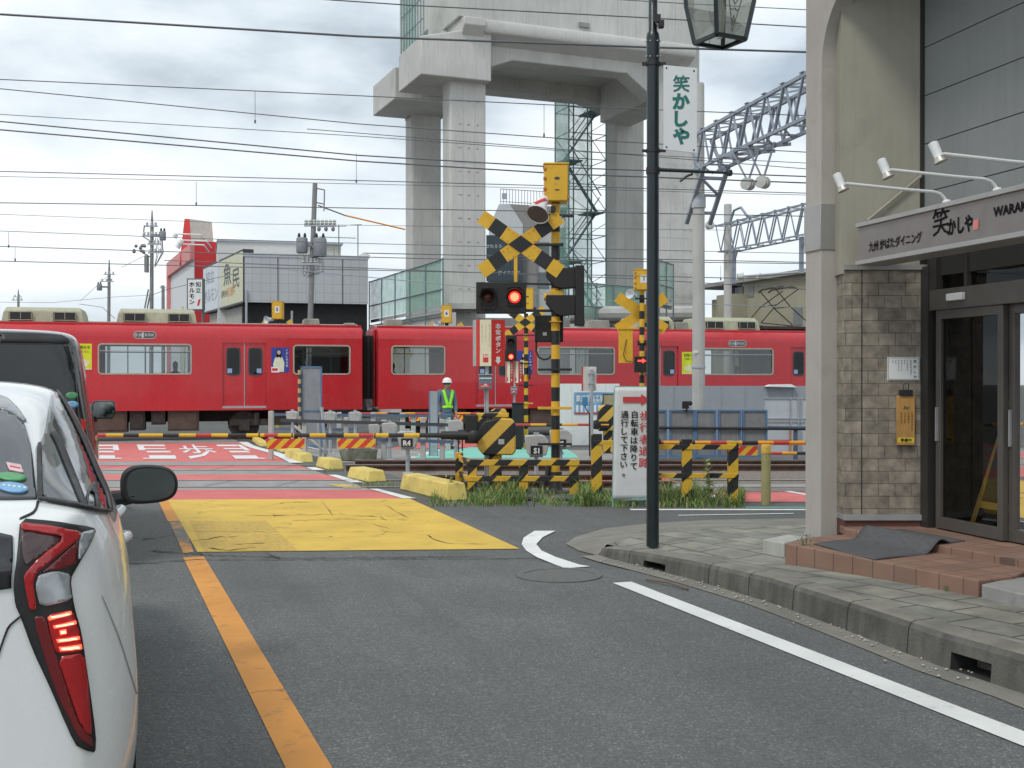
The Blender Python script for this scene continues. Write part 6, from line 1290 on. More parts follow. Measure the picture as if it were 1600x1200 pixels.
t2 = thing('roof_unit', 'small white roof unit and site board beside the grey hall', 'roof unit', FH.w(hp(572, 400)[0], .5, zt_), RZ_T); mb = MB(); mb.prism([(-.25, 0), (.25, 0), (.3, .15), (.05, .32), (-.05, .32), (-.3, .15)], 0, .6, 'y'); mb.build('cover', 'white', t2)
t = thing('white_building', 'long white upper building standing behind the grey hall', 'building', FH.w(hp(343, 450)[0], 6, 0), RZ_T); z1 = FH.px(343, 377, 6)[1]; XX = FH.px(466, 400, 6)[0] - hp(343, 450)[0]
mb = MB(); mb.box(0, XX, 0, 6, 0, z1); mb.build('wall', mat('pale_wall', (.66, .65, .64), .8, var=.05), t, smooth=0); mb = MB(); mb.box(-.05, XX + 2.5, -.1, 6, z1, z1 + .12); mb.build('coping', 'galv', t, smooth=0)
mb = MB(); mb.box(XX, XX + 2.4, 0.1, 6, 0, z1 - .02); mb.build('side_wall', mat('cream_wall', (.55, .53, .48), .8), t, smooth=0)
# big roadside board, receding
a = Vector(((381 - CXP) / F * 58, 58, 0)); b_ = Vector(((318 - CXP) / F * 68, 68, 0)); FBd = Frame((b_.x, b_.y, 0), math.degrees(math.atan2(a.y - b_.y, a.x - b_.x))); L_ = (a - b_).length
z1, z0 = EYE + (592 - 389) / F * 58, EYE + (592 - 473) / F * 58
t = thing('sign_board', 'large cream roadside sign board with big fish character beside the grey hall', 'sign', FBd.w(0, 0, z0), math.degrees(FBd.rz)); H = z1 - z0
mb = MB(); mb.box(0, L_, 0, .5, 0, H); mb.box(0, L_, -.03, 0, H - .08, H); mb.box(0, L_, -.03, 0, 0, .08); mb.box(L_ - .06, L_, -.03, 0, 0, H); mb.build('frame', mat('board_dark', (.04, .05, .055), .5), t, smooth=0)
mb = MB(); mb.box(.05, L_ * .48, -.02, -.001, .09, H - .09); mb.build('pale_panel', mat('board_pale', (.62, .66, .70), .5), t, smooth=0); mb = MB(); mb.box(L_ * .48 + .01, L_ - .07, -.02, -.001, .09, H - .09); mb.build('cream_panel', mat('board_cream', (.60, .60, .42), .5), t, smooth=0)
mb = MB(); mb.text('魚', L_ * .64, H * .88, 1.25, -.025, bold=.04, wscale=1.7); mb.text('民', L_ * .84, H * .72, 1.15, -.025, bold=.04, wscale=1.7); mb.text('目利きの', L_ * .57, H * .36, .42, -.025, bold=.03, maxw=3); mb.build('lettering', mat('board_ink', (.10, .10, .11), .6), t, smooth=0)
mb = MB(); mb.text('知立', L_ * .2, H * .88, .8, -.025, bold=.02, wscale=1.6); mb.text('ホルモン', L_ * .22, H * .52, .9, -.025, bold=.02, wscale=1.5, maxw=L_ * .36); mb.build('pale_lettering', mat('board_blue', (.33, .38, .46), .6), t, smooth=0)
mb = MB(); mb.text('居酒屋', L_ * .73, H * .38, .5, -.026, bold=.04, wscale=1.6); mb.box(L_ * .41, L_ * .44, -.026, -.021, H * .25, H * .72); mb.build('orange_lettering', mat('board_orange', (.68, .36, .12), .6), t, smooth=0)
o = thing('annex_shop', 'low pale corrugated shop under the large cream sign board', 'building', FBd.w(0, .3, -.4), math.degrees(FBd.rz)); mb = MB(); mb.box(.3, L_ - .5, 0, 6, 0, z0 + .36)
mb.build('wall', mat('corrug', (.42, .41, .37), .8, streak=.4), o, smooth=0); mb = MB(); mb.box(L_ * .45, L_ * .6, -.03, 0, 1.9, 3.1 + .8); mb.build('window', 'dark_void', o, smooth=0); mb = MB(); mb.box(L_ * .78, L_ * .92, -.03, 0, 2.2, 4.2); mb.build('window', 'dark_void', o, smooth=0)
FSg = Frame(P(317, 592, 56) + Vector((-.75, 0, 0)), 4); z1, z0 = EYE + (592 - 437) / F * 56, EYE + (592 - 483) / F * 56; k = 56 / F
t = thing('sign_board', 'upright white sign with black Japanese lettering and small red mark', 'sign', (P(294, 592, 56).x, 56, z0)); W_ = 22 * k; H = z1 - z0
mb = MB(); mb.box(-.06, W_ + .06, 0, .3, -.06, H + .06); mb.tube([(W_, .15, -z0), (W_, .15, 0)], .07, 8); mb.tube([(0, .15, -z0), (0, .15, 0)], .07, 8); mb.build('frame', mat('sign_frame', (.12, .13, .14), .5), t, smooth=0)
mb = MB(); mb.box(0, W_, -.015, -.001, 0, H); mb.build('panel', 'white', t, smooth=0); mb = MB(); mb.text('知立', W_ * .73, H * .93, .27, -.02, vert=True, pitch=1.05, bold=.03); mb.text('ホルモン', W_ * .28, H * .93, .27, -.02, vert=True, pitch=1.05, bold=.03); mb.build('lettering', 'ink', t, smooth=0)
mb = MB(); mb.prism([(W_ * .64, H * .1), (W_ * .80, H * .13), (W_ * .90, H * .34), (W_ * .74, H * .32)], -.02, -.016, 'y'); mb.build('red_mark', 'sign_red', t, smooth=0)
# red and white pachinko-style building with tall sign face
a = Vector(((304 - CXP) / F * 72, 72, 0)); b_ = Vector(((267 - CXP) / F * 84, 84, 0)); FR_ = Frame((b_.x, b_.y, -.4), math.degrees(math.atan2(a.y - b_.y, a.x - b_.x))); L_ = (a - b_).length; z1 = EYE + .4 + (592 - 388) / F * 72
t = thing('amusement_hall', 'red and white building with a peaked red roof sign behind the sign boards', 'building', FR_.o, math.degrees(FR_.rz)); mb = MB(); mb.box(0, L_, 0, 8, 0, z1); mb.build('wall', mat('white_face', (.66, .68, .69), .6, var=.04), t, smooth=0)
mb = MB(); mb.box(-.5, .02, -.25, 8, 0, z1 + .3); mb.box(0, L_, -.25, 0, z1 - .7, z1 + .3); mb.build('red_frame', mat('pink_red', (.68, .25, .24), .6), t, smooth=0)
mb = MB(); mb.prism([(L_ * .56 + 1.3 * math.cos(i * .4488), z1 * .42 + 2.6 * math.sin(i * .4488)) for i in range(14)], -.06, -.01, 'y'); mb.build('emblem', mat('emblem_pale', (.52, .50, .36), .6, var=.3, vs=2), t, smooth=0)
k = 72 / F; t2x = thing('amusement_tower', 'solid red tower block joined to the white building', 'building', (P(304, 592, 72).x, 72, -.4), RZ_T); z2 = EYE + .4 + (592 - 377) * k
mb = MB(); mb.box(0, 40 * k, 0, 7, 0, z2); mb.build('wall', mat('bright_red', (.60, .03, .035), .55, var=.06), t2x, smooth=0)
t3 = thing('roof_sign', 'red and grey trapezoid roof sign above the red building', 'roof sign', (P(283, 592, 76).x, 76, z2 - .4), RZ_T); k = 76 / F; h = (592 - 352) * k - (592 - 378) * k + 1.0
mb = MB(); mb.add([(-.1, 0, -1), (17 * k, 0, -1), (13 * k, 1, h), (5 * k, 1, h), (-.1, 3, -1), (17 * k, 3, -1), (13 * k, 2, h), (5 * k, 2, h)], [(0, 1, 2, 3), (4, 7, 6, 5), (0, 3, 7, 4), (1, 5, 6, 2), (3, 2, 6, 7)]); mb.build('red_end', 'bright_red', t3, smooth=0)
mb = MB(); mb.add([(17 * k, .05, -1), (52 * k, .05, -1), (47 * k, 1, h - .15), (13 * k, 1, h), (17 * k, 3, -1), (52 * k, 3, -1), (47 * k, 2, h - .15), (13 * k, 2, h)], [(0, 1, 2, 3), (4, 7, 6, 5), (1, 5, 6, 2), (3, 2, 6, 7)]); mb.build('grey_slope', mat('roof_tan', (.44, .42, .38), .8), t3, smooth=0)
for i, (px, py) in enumerate(((272, 366), (281, 376), (277, 382))):
    s_ = thing('roof_spotlight', ('upper', 'middle', 'lowest')[i] + ' white spotlight arm reaching left from the red roof sign', 'spotlight', P(px + 42, py + 1, 71), 0); k = 71 / F; mb = MB(); mb.tube([(0, 0, 0), (-38 * k, 0, .06)], .05, 6); mb.tube([(-38 * k, 0, .06), (-42 * k, 0, -.15)], [.14, .2], 8); mb.tube([(0, 0, 0), (.05, .9, -.3)], .05, 6); mb.build('arm', 'white', s_)
# concrete stair head and shop block seen through the viaduct
t = thing('stair_tower', 'flared white and grey concrete stair head with a railing, seen through the viaduct', 'building', (P(795, 592, 78).x, 78, -.4)); k = 78 / F; q = lambda px, py: ((px - 795) * k, EYE + .4 + (592 - py) * k)
mb = MB(); mb.prism([q(*p) for p in ((780, 319), (796, 319), (817, 351), (817, 480), (762, 480), (764, 362), (771, 339))], -.05, 3, 'y'); mb.build('white_wall', mat('tower_white', (.60, .62, .64), .8, var=.05), t, smooth=0)
mb = MB(); mb.prism([q(*p) for p in ((796, 319), (888, 324), (872, 345), (838, 353), (838, 480), (817, 480), (817, 351))], 0, 3, 'y'); mb.build('grey_wall', mat('tower_grey', (.30, .285, .275), .85, var=.08), t, smooth=0)
mb = MB(); mb.box(q(760, 0)[0], q(817, 0)[0], -.5, -.06, q(0, 440)[1], q(0, 369)[1]); mb.build('shop_front', mat('shop_dark', (.05, .07, .085), .4), t, smooth=0)
mb = MB(); mb.text('せたろう', q(776, 0)[0] - .2, q(0, 383)[1], .28, -.52); mb.text('ダイニング', q(795, 0)[0], q(0, 424)[1], .3, -.52); mb.build('lettering', 'sign_text', t, smooth=0)
mb = MB(); mb.box(q(838, 0)[0], q(885, 0)[0], .3, 3, 0, q(0, 356)[1]); mb.build('side_block', mat('side_white', (.52, .54, .54), .8), t, smooth=0)
for (x0, x1, y0, y1) in ((862, 881, 378, 402), (842, 858, 378, 402), (842, 858, 425, 450), (862, 881, 425, 450)): mb = MB(); mb.box(q(x0, 0)[0], q(x1, 0)[0], .26, .3, q(0, y1)[1], q(0, y0)[1]); mb.build('window', mat('window_grey', (.16, .19, .20), .25), t, smooth=0)
mb = MB(); x0, x1 = q(782, 0)[0], q(886, 0)[0]; z0, z1 = q(0, 318)[1], q(0, 295)[1]
for i in range(23): x = x0 + (x1 - x0) * i / 22; mb.tube([(x, .1, z0 - .2), (x, .1, z1 - (x - x0) * .06)], .022, 4)
for z in (z0 + .15, z1): mb.tube([(x0, .1, z), (x1, .1, z - (x1 - x0) * .06)], .03, 5)
mb.box(x0 + .1, x0 + .45, .08, .12, z0 + .3, z0 + .7); mb.build('railing', 'galv', t)
# olive apartment block on the right
a = P(1262, 592, 50); b_ = P(1104, 592, 58.3); FO = Frame((b_.x, b_.y, -.4), math.degrees(math.atan2(a.y - b_.y, a.x - b_.x))); L_ = (Vector((a.x, a.y, 0)) - Vector((b_.x, b_.y, 0))).length
op = lambda px, py: FO.px(px, py)
t = thing('apartment_block', 'olive rendered apartment block with a shallow eave behind the train on the right', 'building', FO.o, math.degrees(FO.rz)); z1 = op(1200, 436)[1]
M['olive'] = mat('olive', (.37, .35, .26), .9, var=.08, vs=1, dirt=.15, ds=1.2)
mb = MB(); mb.box(op(1162, 480)[0], L_ + 8, 0, 9, 0, z1); mb.box(op(1137, 480)[0], op(1162, 480)[0], .1, 9, 0, z1 - .3); mb.box(op(1145, 480)[0], op(1168, 480)[0], -.9, .1, op(1150, 500)[1] - .6, op(1150, 462)[1]); mb.box(0, op(1137, 480)[0], .3, 6, 0, op(1115, 467)[1]); mb.build('wall', 'olive', t, smooth=0)
mb = MB(); mb.box(op(1108, 448)[0] - 1, L_ + 8, -.35, 9.3, z1 - .02, z1 + .16); mb.build('roof', mat('eave', (.34, .33, .32), .7), t, smooth=0)
for (x0, x1, y0, y1) in ((1169, 1178, 444, 464), (1149, 1161, 449, 461), (1240, 1254, 480, 508), (1140, 1150, 505, 515)): mb = MB(); mb.box(op(x0, y0)[0], op(x1, y0)[0], -.03 if x0 > 1165 else -.03, .0 if x0 > 1165 else .105, op((x0 + x1) / 2, y1)[1], op((x0 + x1) / 2, y0)[1]); mb.build('window', mat('window_pale', (.22, .24, .24), .3), t, smooth=0)
mb = MB(); mb.box(op(1146, 455)[0], op(1149, 455)[0], -.5, .1, op(1146, 478)[1], z1 - .1); mb.box(op(1120, 500)[0], op(1138, 500)[0], -.4, .3, op(1130, 515)[1], op(1130, 505)[1]); mb.build('awning', 'darksteel', t, smooth=0)
# ================================================================ LAMP POST with banner
lp0 = G(1020, 848, .13); YL = lp0.y; kl = YL / F; z = lambda p: EYE + (HOR - p) * kl - lp0.z; x = lambda p: (p - 1020) * kl
lp = thing('lamp_post', 'dark green lamp post with a hanging lantern at the pavement corner', 'lamp post', lp0)
mb = MB(); mb.lathe([(.053, -.03), (.052, z(268)), (.052, z(98))], n=20); mb.lathe([(.054, z(98)), (.056, z(92)), (.056, z(60)), (.052, z(54)), (.038, z(50)), (.036, 6.5)], n=20); mb.build('post', 'dkgreen', lp)
mb = MB()
for py in (90, 66):
    for s_ in (-1, 1): mb.lathe([(.008, 0), (.008, .012)], (s_ * .052, -.02, z(py)), 8, 0, (s_, 0, 0)); mb.lathe([(.006, 0), (.006, .01)], (-.03 * s_, -.05, z(py + 1)), 8, 0, (0, -1, 0))
mb.build('bolt', 'galv', lp)
mb = MB(); mb.box(-.005, x(1030), -.09, -.05, z(40), z(28)); mb.box(x(1027), x(1035), -.11, -.04, z(48), z(38)); mb.tube([(x(1016), -.05, z(0)), (x(1021), -.07, z(14)), (x(1024), -.08, z(28))], .006, 6); mb.tube([(x(1022), -.1, z(42)), (x(1026), -.12, z(50)), (x(1033), -.1, z(49))], .006, 6); mb.build('clamp', 'black', lp)
mb = MB(); mb.tube([(0, 0, z(265)), (x(1136), -.01, z(270.5))], [.017, .012], 10); mb.lathe([(.001, -.03), (.024, -.022), (.03, 0), (.024, .022), (.001, .03)], (x(1139), -.01, z(270.7)), 14); mb.tube([(x(1062), -.01, z(284)), (x(1072), -.01, z(276)), (x(1082), 0, z(272))], .010, 8); mb.build('arm', 'dkgreen', lp)
for a_, b_ in ((103, 98), (238, 234)): mb = MB(); mb.box(x(1003), x(1040), -.012, .012, z(a_), z(b_)); mb.lathe([(.06, z(a_ + .5)), (.06, z(b_ - .5))], n=16); mb.build('banner_bracket', 'black', lp)
mb = MB(); mb.lathe([(.058, z(272)), (.058, z(262))], n=16); mb.build('arm_collar', 'black', lp)
# tapered lantern, turned a little, on an overhead arm
mb = MB(); cx, cy = x(1125), .02; rot = R(28)
def sq(h, zz): return [(cx + h * math.sqrt(2) * math.cos(rot + R(90 * i + 45)), cy + h * math.sqrt(2) * math.sin(rot + R(90 * i + 45)), zz) for i in range(4)]
b0, b1, b2 = sq(.150, z(64)), sq(.200, z(5)), sq(.215, z(-48))
for i in range(4):
    mb.bar(b0[i], b1[i], .034); mb.bar(b1[i], b2[i], .034); mb.bar(b0[i], b0[(i + 1) % 4], .03); mb.bar(b2[i], b2[(i + 1) % 4], .03)
top = sq(.05, z(-95)); 
for i in range(4): mb.face([b2[i], b2[(i + 1) % 4], top[(i + 1) % 4], top[i]])
mb.tube([(0, 0, z(-120)), (cx * .5, cy, z(-140)), (cx, cy, z(-135)), (cx, cy, z(-95))], .02, 8); lt = mb.build('lantern', 'dkgreen', lp)
mb = MB()
for i in range(4): j = (i + 1) % 4; mb.face([b0[i], b0[j], b1[j], b1[i]]); mb.face([b1[i], b1[j], b2[j], b2[i]])
mb.build('pane', glass('lantern_glass', (.72, .74, .7), .30, .7, base=(.40, .40, .37)), lt, smooth=0)
mb = MB(); n = 24; rr = [(.15 * math.cos(R(15 * i)), .15 * math.sin(R(15 * i))) for i in range(n)]; sqp = []
for i in range(n):
    a = R(15 * i); m_ = .155 / max(abs(math.cos(a - rot)), abs(math.sin(a - rot))); sqp.append((m_ * math.cos(a), m_ * math.sin(a)))
ins = [(.128 * math.cos(R(15 * i)), .128 * math.sin(R(15 * i))) for i in range(n)]
vs = [(cx + a, cy + b, z(64)) for a, b in sqp] + [(cx + a, cy + b, z(64)) for a, b in ins]; mb.add(vs, [(i, (i + 1) % n, n + (i + 1) % n, n + i) for i in range(n)]); mb.build('bottom_plate', 'dkgreen', lt, smooth=0)
mb = MB(); mb.lathe([(.02, z(60)), (.03, z(50)), (.05, z(20)), (.03, z(0))], (cx, cy, 0), 12); mb.build('bulb', mat('bulb', (.7, .7, .66), .3), lt)
# etched ornament on the front pane
f0, f1 = None, None
cand = sorted(range(4), key=lambda i: (b0[i][1] + b0[(i + 1) % 4][1]))[0]
i, j = cand, (cand + 1) % 4; A0, A1, B0, B1 = Vector(b0[i]), Vector(b0[j]), Vector(b1[i]), Vector(b1[j]); nn = (A1 - A0).cross(B0 - A0).normalized()
if nn.y > 0: nn = -nn
def onp(u, v): return (A0.lerp(A1, u)).lerp(B0.lerp(B1, u), v) + nn * .006
mb = MB()
for pts in ([(.5, .12), (.58, .5), (.66, .9), (.62, 1.3)], [(.5, .12), (.42, .5), (.34, .9), (.38, 1.3)], [(.5, .3), (.53, .42), (.5, .54), (.47, .42), (.5, .3)], [(.5, .72), (.56, .66), (.62, .7)], [(.5, .72), (.44, .66), (.38, .7)], [(.5, .8), (.55, .92), (.62, .96)], [(.5, .8), (.45, .92), (.38, .96)], [(.46, 1.0), (.48, 1.1)], [(.5, .98), (.5, 1.12)], [(.54, 1.0), (.52, 1.1)]): mb.tube([onp(*p) for p in pts], .005, 5)
mb.build('ornament', mat('etch', (.16, .16, .15), .5), lt)
bs = thing('banner_sign', 'white hanging banner sign with green Japanese lettering on the lamp post', 'sign', lp0 + Vector((x(1036), -.01, z(240)))); W_, H = x(1088) - x(1036), z(103) - z(240)
mb = MB(); mb.add([(0, -.008, .03), (W_, -.008, 0), (W_, -.008, H - .025), (0, -.008, H), (0, .008, .03), (W_, .008, 0), (W_, .008, H - .025), (0, .008, H)], [(0, 1, 2, 3), (7, 6, 5, 4), (0, 4, 5, 1), (2, 6, 7, 3), (1, 5, 6, 2), (0, 3, 7, 4)]); mb.build('board', mat('banner_white', (.72, .74, .75), .45, var=.03), bs, smooth=0)
mb = MB(); mb.text('笑かしや', W_ * .53, H - .085, .145, -.011, vert=True, pitch=1.0, bold=.05); mb.build('lettering', mat('banner_green', (.015, .16, .13), .5), bs, smooth=0)
mb = MB()
for a, b in ((.025, H - .025), (W_ - .025, H - .05), (.025, .05), (W_ - .025, .025)): mb.lathe([(.008, 0), (.006, .006)], (a, -.008, b), 8, 0, (0, -1, 0))
mb.build('bolt', 'black', bs)

# ================================================================ CATENARY: poles, gantries, wires
def cpole(px, top, Y, r0, r1, lab, group=None):
    o_ = GD(px, Y); t = thing('catenary_pole', lab, 'pole', o_, 0, group); h = zt_abs(top, Y) - o_.z
    mb = MB(); mb.lathe([(r0, -.1), (r1, h - .06), (r1 * .9, h - .01), (r1 * .4, h)], n=22); mb.build('pole', 'concrete_pole', t); return t, h
def zt_abs(py, Y): return EYE + (HOR - py) / F * Y
tp1, h1 = cpole(1091.5, 130, 22, .128, .105, 'tall grey concrete pole carrying the near steel truss beside the lamp post')
mb = MB(); zc = zt_abs(612, 22) - zg(0, 22); mb.lathe([(.135, 1.72), (.135, 1.76)], n=20); mb.build('clamp', 'galv', tp1); mb = MB(); mb.lathe([(.135, zt_abs(336, 22) + .15), (.135, zt_abs(336, 22) + .4)], n=20); mb.build('clamp', 'galv', tp1)
mb = MB(); mb.box(-.13, -.03, -.135, -.128, zt_abs(550, 22), zt_abs(548, 22) + .02); mb.build('label', 'white', tp1)
tp2, h2 = cpole(1137, 319, 45, .165, .15, 'farther concrete pole carrying the second truss, before the olive apartment block')
M['truss'] = mat('truss', (.30, .34, .39), .5, .4, var=.15, vs=3)
def truss(A, B, h, w, n, lab, pole_r=.0, knee=None):
    A, B = Vector(A), Vector(B); d = (B - A); L_ = d.length; rz = math.degrees(math.atan2(d.y, d.x)); t = thing('catenary_gantry', lab, 'gantry', A, rz, 'steel truss gantries over the tracks')
    mb = MB()
    for y in (-w / 2, w / 2):
        mb.bar((0, y, 0), (L_, y, 0), .055, .055); mb.bar((.25, y, -h), (L_, y, -h), .05, .055)
        for i in range(n):
            a, b = L_ * i / n, L_ * (i + 1) / n; m_ = (a + b) / 2
            mb.bar((a + .05, y, 0), (m_ , y, -h), .030, .030); mb.bar((m_, y, -h), (b, y, 0), .05 if i % 2 else .038, .036)
    for i in range(n + 1):
        a = L_ * i / n; mb.bar((a, -w / 2, 0), (a, w / 2, 0), .03); mb.bar((a + .2, -w / 2, -h), (a + .2, w / 2, -h), .03)
        if i < n: mb.bar((a, -w / 2, 0), (a + L_ / n, w / 2, 0), .022); mb.bar((a, w / 2, -h), (a + L_ / n, -w / 2, -h), .022); mb.box(a - .06, a + .06, -w / 2 - .05, -w / 2 + .05, .035, .05)
    mb.build('truss', 'truss', t)
    return t, L_
def gz(px, py, Y): return P(px, py, Y)
A = gz(1103, 213, 22.0); B = gz(1258, 131, 18.05); dd = (B - A).normalized(); dd.z = 0
B2 = A + (B - A) * 2.1; B2.z = A.z
gt, gl = truss(A - dd * .25, B2, .66, .48, 13, 'near grey steel truss gantry rising from the tall concrete pole')
mb = MB()
for y in (-.24, .24): mb.bar((.75, y, -.66), (-.15, y, -1.62), .075, .06); 
for q in (.2, .5, .8): mb.bar((.75 - .9 * q, -.24, -.66 - .96 * q), (.75 - .9 * q, .24, -.66 - .96 * q), .045)
mb.bar((.75 - .9 * .2, -.24, -.66 - .96 * .2), (.75 - .9 * .5, .24, -.66 - .96 * .5), .04); mb.bar((-.1, -.24, .0), (.5, -.24, -.66), .05); mb.bar((-.1, .24, -.0), (.5, .24, -.66), .05)
mb.build('knee_brace', 'truss', gt)
for (s_, px, py, ln) in ((2.15, 0, 0, .55), (2.75, 0, 0, .62)):
    mb = MB(); mb.bar((s_, -.3, -.66), (s_ + .12, -.05, -.66 - ln), .03); mb.bar((s_ + .25, .1, -.66), (s_ + .12, -.05, -.66 - ln), .03); mb.bar((s_ - .2, -.45, -.72), (s_ + .35, .35, -.70), .05, .05); hg = mb.build('hanger', 'truss', gt)
    mb = MB(); c = Vector((s_ + .12, -.05, -.70 - ln)); ax = Vector((.55, -.83, 0)); prof = []
    for i in range(3): prof += [(.03, -.10 + .075 * i), (.10, -.085 + .075 * i), (.105, -.065 + .075 * i), (.03, -.055 + .075 * i)]
    mb.lathe(prof, c, 18, 0, ax); mb.build('insulator', mat('porcelain', (.55, .57, .54), .25), hg)
C = gz(1128, 354, 45); D = gz(1258, 322, 39.7); e_ = D - C; E_ = C + e_ * 1.8; E_.z = C.z
g2, _ = truss(C, E_, 1.03, .6, 12, 'farther grey steel truss gantry on the second concrete pole')
mb = MB()
for s_ in (.9, 5.4): mb.bar((s_, 0, -1.03), (s_, 0, -2.3), .12); mb.bar((s_ + .25, 0, -1.03), (s_, 0, -1.5), .06)
mb.tube([(.55, 0, .0), (.9, 0, .5), (1.4, 0, .55), (1.9, 0, .12)], .05, 8); mb.build('hanger', 'truss', g2)
# far insulators and the long registration pipe near the apartment block
t = thing('registration_arm', 'white insulated registration pipe below the farther truss', 'arm', P(1152, 433, 42)); k = 42 / F; mb = MB(); mb.tube([(0, 0, 0), (9 * k, 0, 1 * k)], .13, 10); mb.build('insulator', 'porcelain', t); mb = MB(); mb.tube([(9 * k, 0, 1 * k), (106 * k, 0, 8 * k)], .045, 8); mb.tube([(30 * k, 0, -2 * k), (36 * k, 0, 6 * k)], .03, 6); mb.build('pipe', 'steel', t)
o = tag(bpy.data.objects.new('insulator_stack', None), 'round porcelain insulator hanging left of the second concrete pole', 'insulator'); COL.objects.link(o); o.location = P(1109, 352, 30); mb = MB(); mb.lathe([(.04, -.1), (.105, -.08), (.105, -.03), (.05, 0), (.11, .02), (.11, .06), (.03, .08)], (0, 0, 0), 16, 0, (.5, -.8, 0)); mb.build('discs', 'porcelain', o)
M['wire'] = mat('wire', (.13, .14, .16), .5, .3); M['wire_pale'] = mat('wire_pale', (.30, .33, .36), .5, .3)
def wire(pts, Y, r, lab, mt='wire', droppers=(), slope=.10, group='overhead wires across the sky', xt=6):
    """a wire through picture rows at some columns, all on one upright plane parallel to the tracks"""
    fr = Frame((0, Y, 0), math.degrees(math.atan(slope))); q = [fr.px(px, py) for px, py in pts]
    (xa, za), (xb, zb_) = q[0], q[-1]
    ext = lambda x, a, b: a[1] + (b[1] - a[1]) * (x - a[0]) / (b[0] - a[0])
    q = ([(xa - xt, ext(xa - xt, q[0], q[1]))] + q + [(xb + xt, ext(xb + xt, q[-2], q[-1]))]) if xt else q
    t = thing('overhead_wire', lab, 'wire', fr.w(q[0][0], 0, q[0][1]), math.degrees(fr.rz), group); x0, z0 = q[0]
    sm = []
    for i in range(len(q) - 1):
        for k in range(6): u = k / 6; sm.append((q[i][0] * (1 - u) + q[i + 1][0] * u - x0, 0, q[i][1] * (1 - u) + q[i + 1][1] * u - z0))
    sm.append((q[-1][0] - x0, 0, q[-1][1] - z0)); mb = MB(); mb.tube(sm, r * .85, 6); mb.build('cable', mt, t)
    for px, ya, yb in droppers:
        a = fr.px(px, ya); b = fr.px(px, yb); mb = MB(); mb.tube([(a[0] - x0, 0, a[1] - z0), (b[0] - x0, 0, b[1] - z0)], .004, 5); mb.lathe([(.014, 0), (.014, .05)], (b[0] - x0, 0, b[1] - z0), 6); mb.build('dropper', mt, t)
wire([(0, 23), (560, 57.5), (1000, 74), (1258, 82)], 17, .019, 'thick dark cable crossing the top of the sky, thickest of all')
wire([(300, -14), (640, 9), (1000, 28), (1258, 43)], 17.5, .011, 'dark wire crossing the viaduct parapet, highest long one')
wire([(930, -2), (1080, 7), (1258, 16)], 18, .008, 'short thin wire at the very top behind the lantern')
wire([(0, 124.5), (560, 150), (1000, 171), (1258, 181)], 18, .009, 'thin wire above the viaduct soffit, passing over the banner sign', droppers=((399, 143, 193), (850, 164, 214)))
wl_ = 'thin dark overhead wire across the sky and viaduct columns'
for pts, Y, r, dr in (([(0, 139), (560, 194), (880, 217), (1258, 238)], 18, .009, ()), ([(0, 190), (560, 243), (880, 262), (1258, 276)], 19, .013, ()), ([(0, 203), (560, 252), (880, 272), (1258, 286)], 19, .014, ()),
                      ([(0, 179), (560, 213), (880, 236), (1258, 255)], 19, .007, ()), ([(0, 268), (400, 278), (880, 291), (1258, 302)], 19.5, .009, ((557, 240, 286),)), ([(0, 276), (400, 284), (880, 295), (1258, 305)], 20, .006, ()),
                      ([(0, 317), (400, 322.5), (880, 331), (1258, 338)], 20, .010, ((307, 284, 321),)), ([(0, 335), (400, 350), (700, 354)], 24, .006, ()), ([(0, 361), (400, 376), (700, 384), (1258, 396)], 24, .008, ()),
                      ([(0, 385), (400, 397.5), (700, 405), (1258, 412)], 22, .010, ((14, 363, 387), (24, 387, 408))), ([(0, 408), (400, 418), (700, 425), (1258, 437)], 22, .010, ((1161, 425, 448), (1126, 415, 438))),
                      ([(720, 425), (1000, 436), (1258, 452)], 24, .010, ()), ([(1020, 405), (1258, 410)], 24, .012, ()), ([(1020, 245), (1258, 264)], 20, .008, ())):
    wire(pts, Y, r, wl_, 'wire', dr)
wire([(700, 445), (960, 470), (1100, 475)], 40, .016, 'pale wire low in front of the viaduct, above the train roof', 'wire_pale')
# yellow sheath on a service wire by the transformer pole
t = thing('service_wire', 'orange sheathed service wire descending right from the transformer pole', 'wire', P(497, 321, 50)); k = 50 / F; mb = MB(); mb.tube([(0, 0, 0), (40 * k, .3, -14 * k)], .03, 6, 1); mb.tube([(40 * k, .3, -14 * k), (133 * k, 1, -33 * k)], .035, 6, 0); mb.build('cable', ['arm_orange', 'wire'], t)
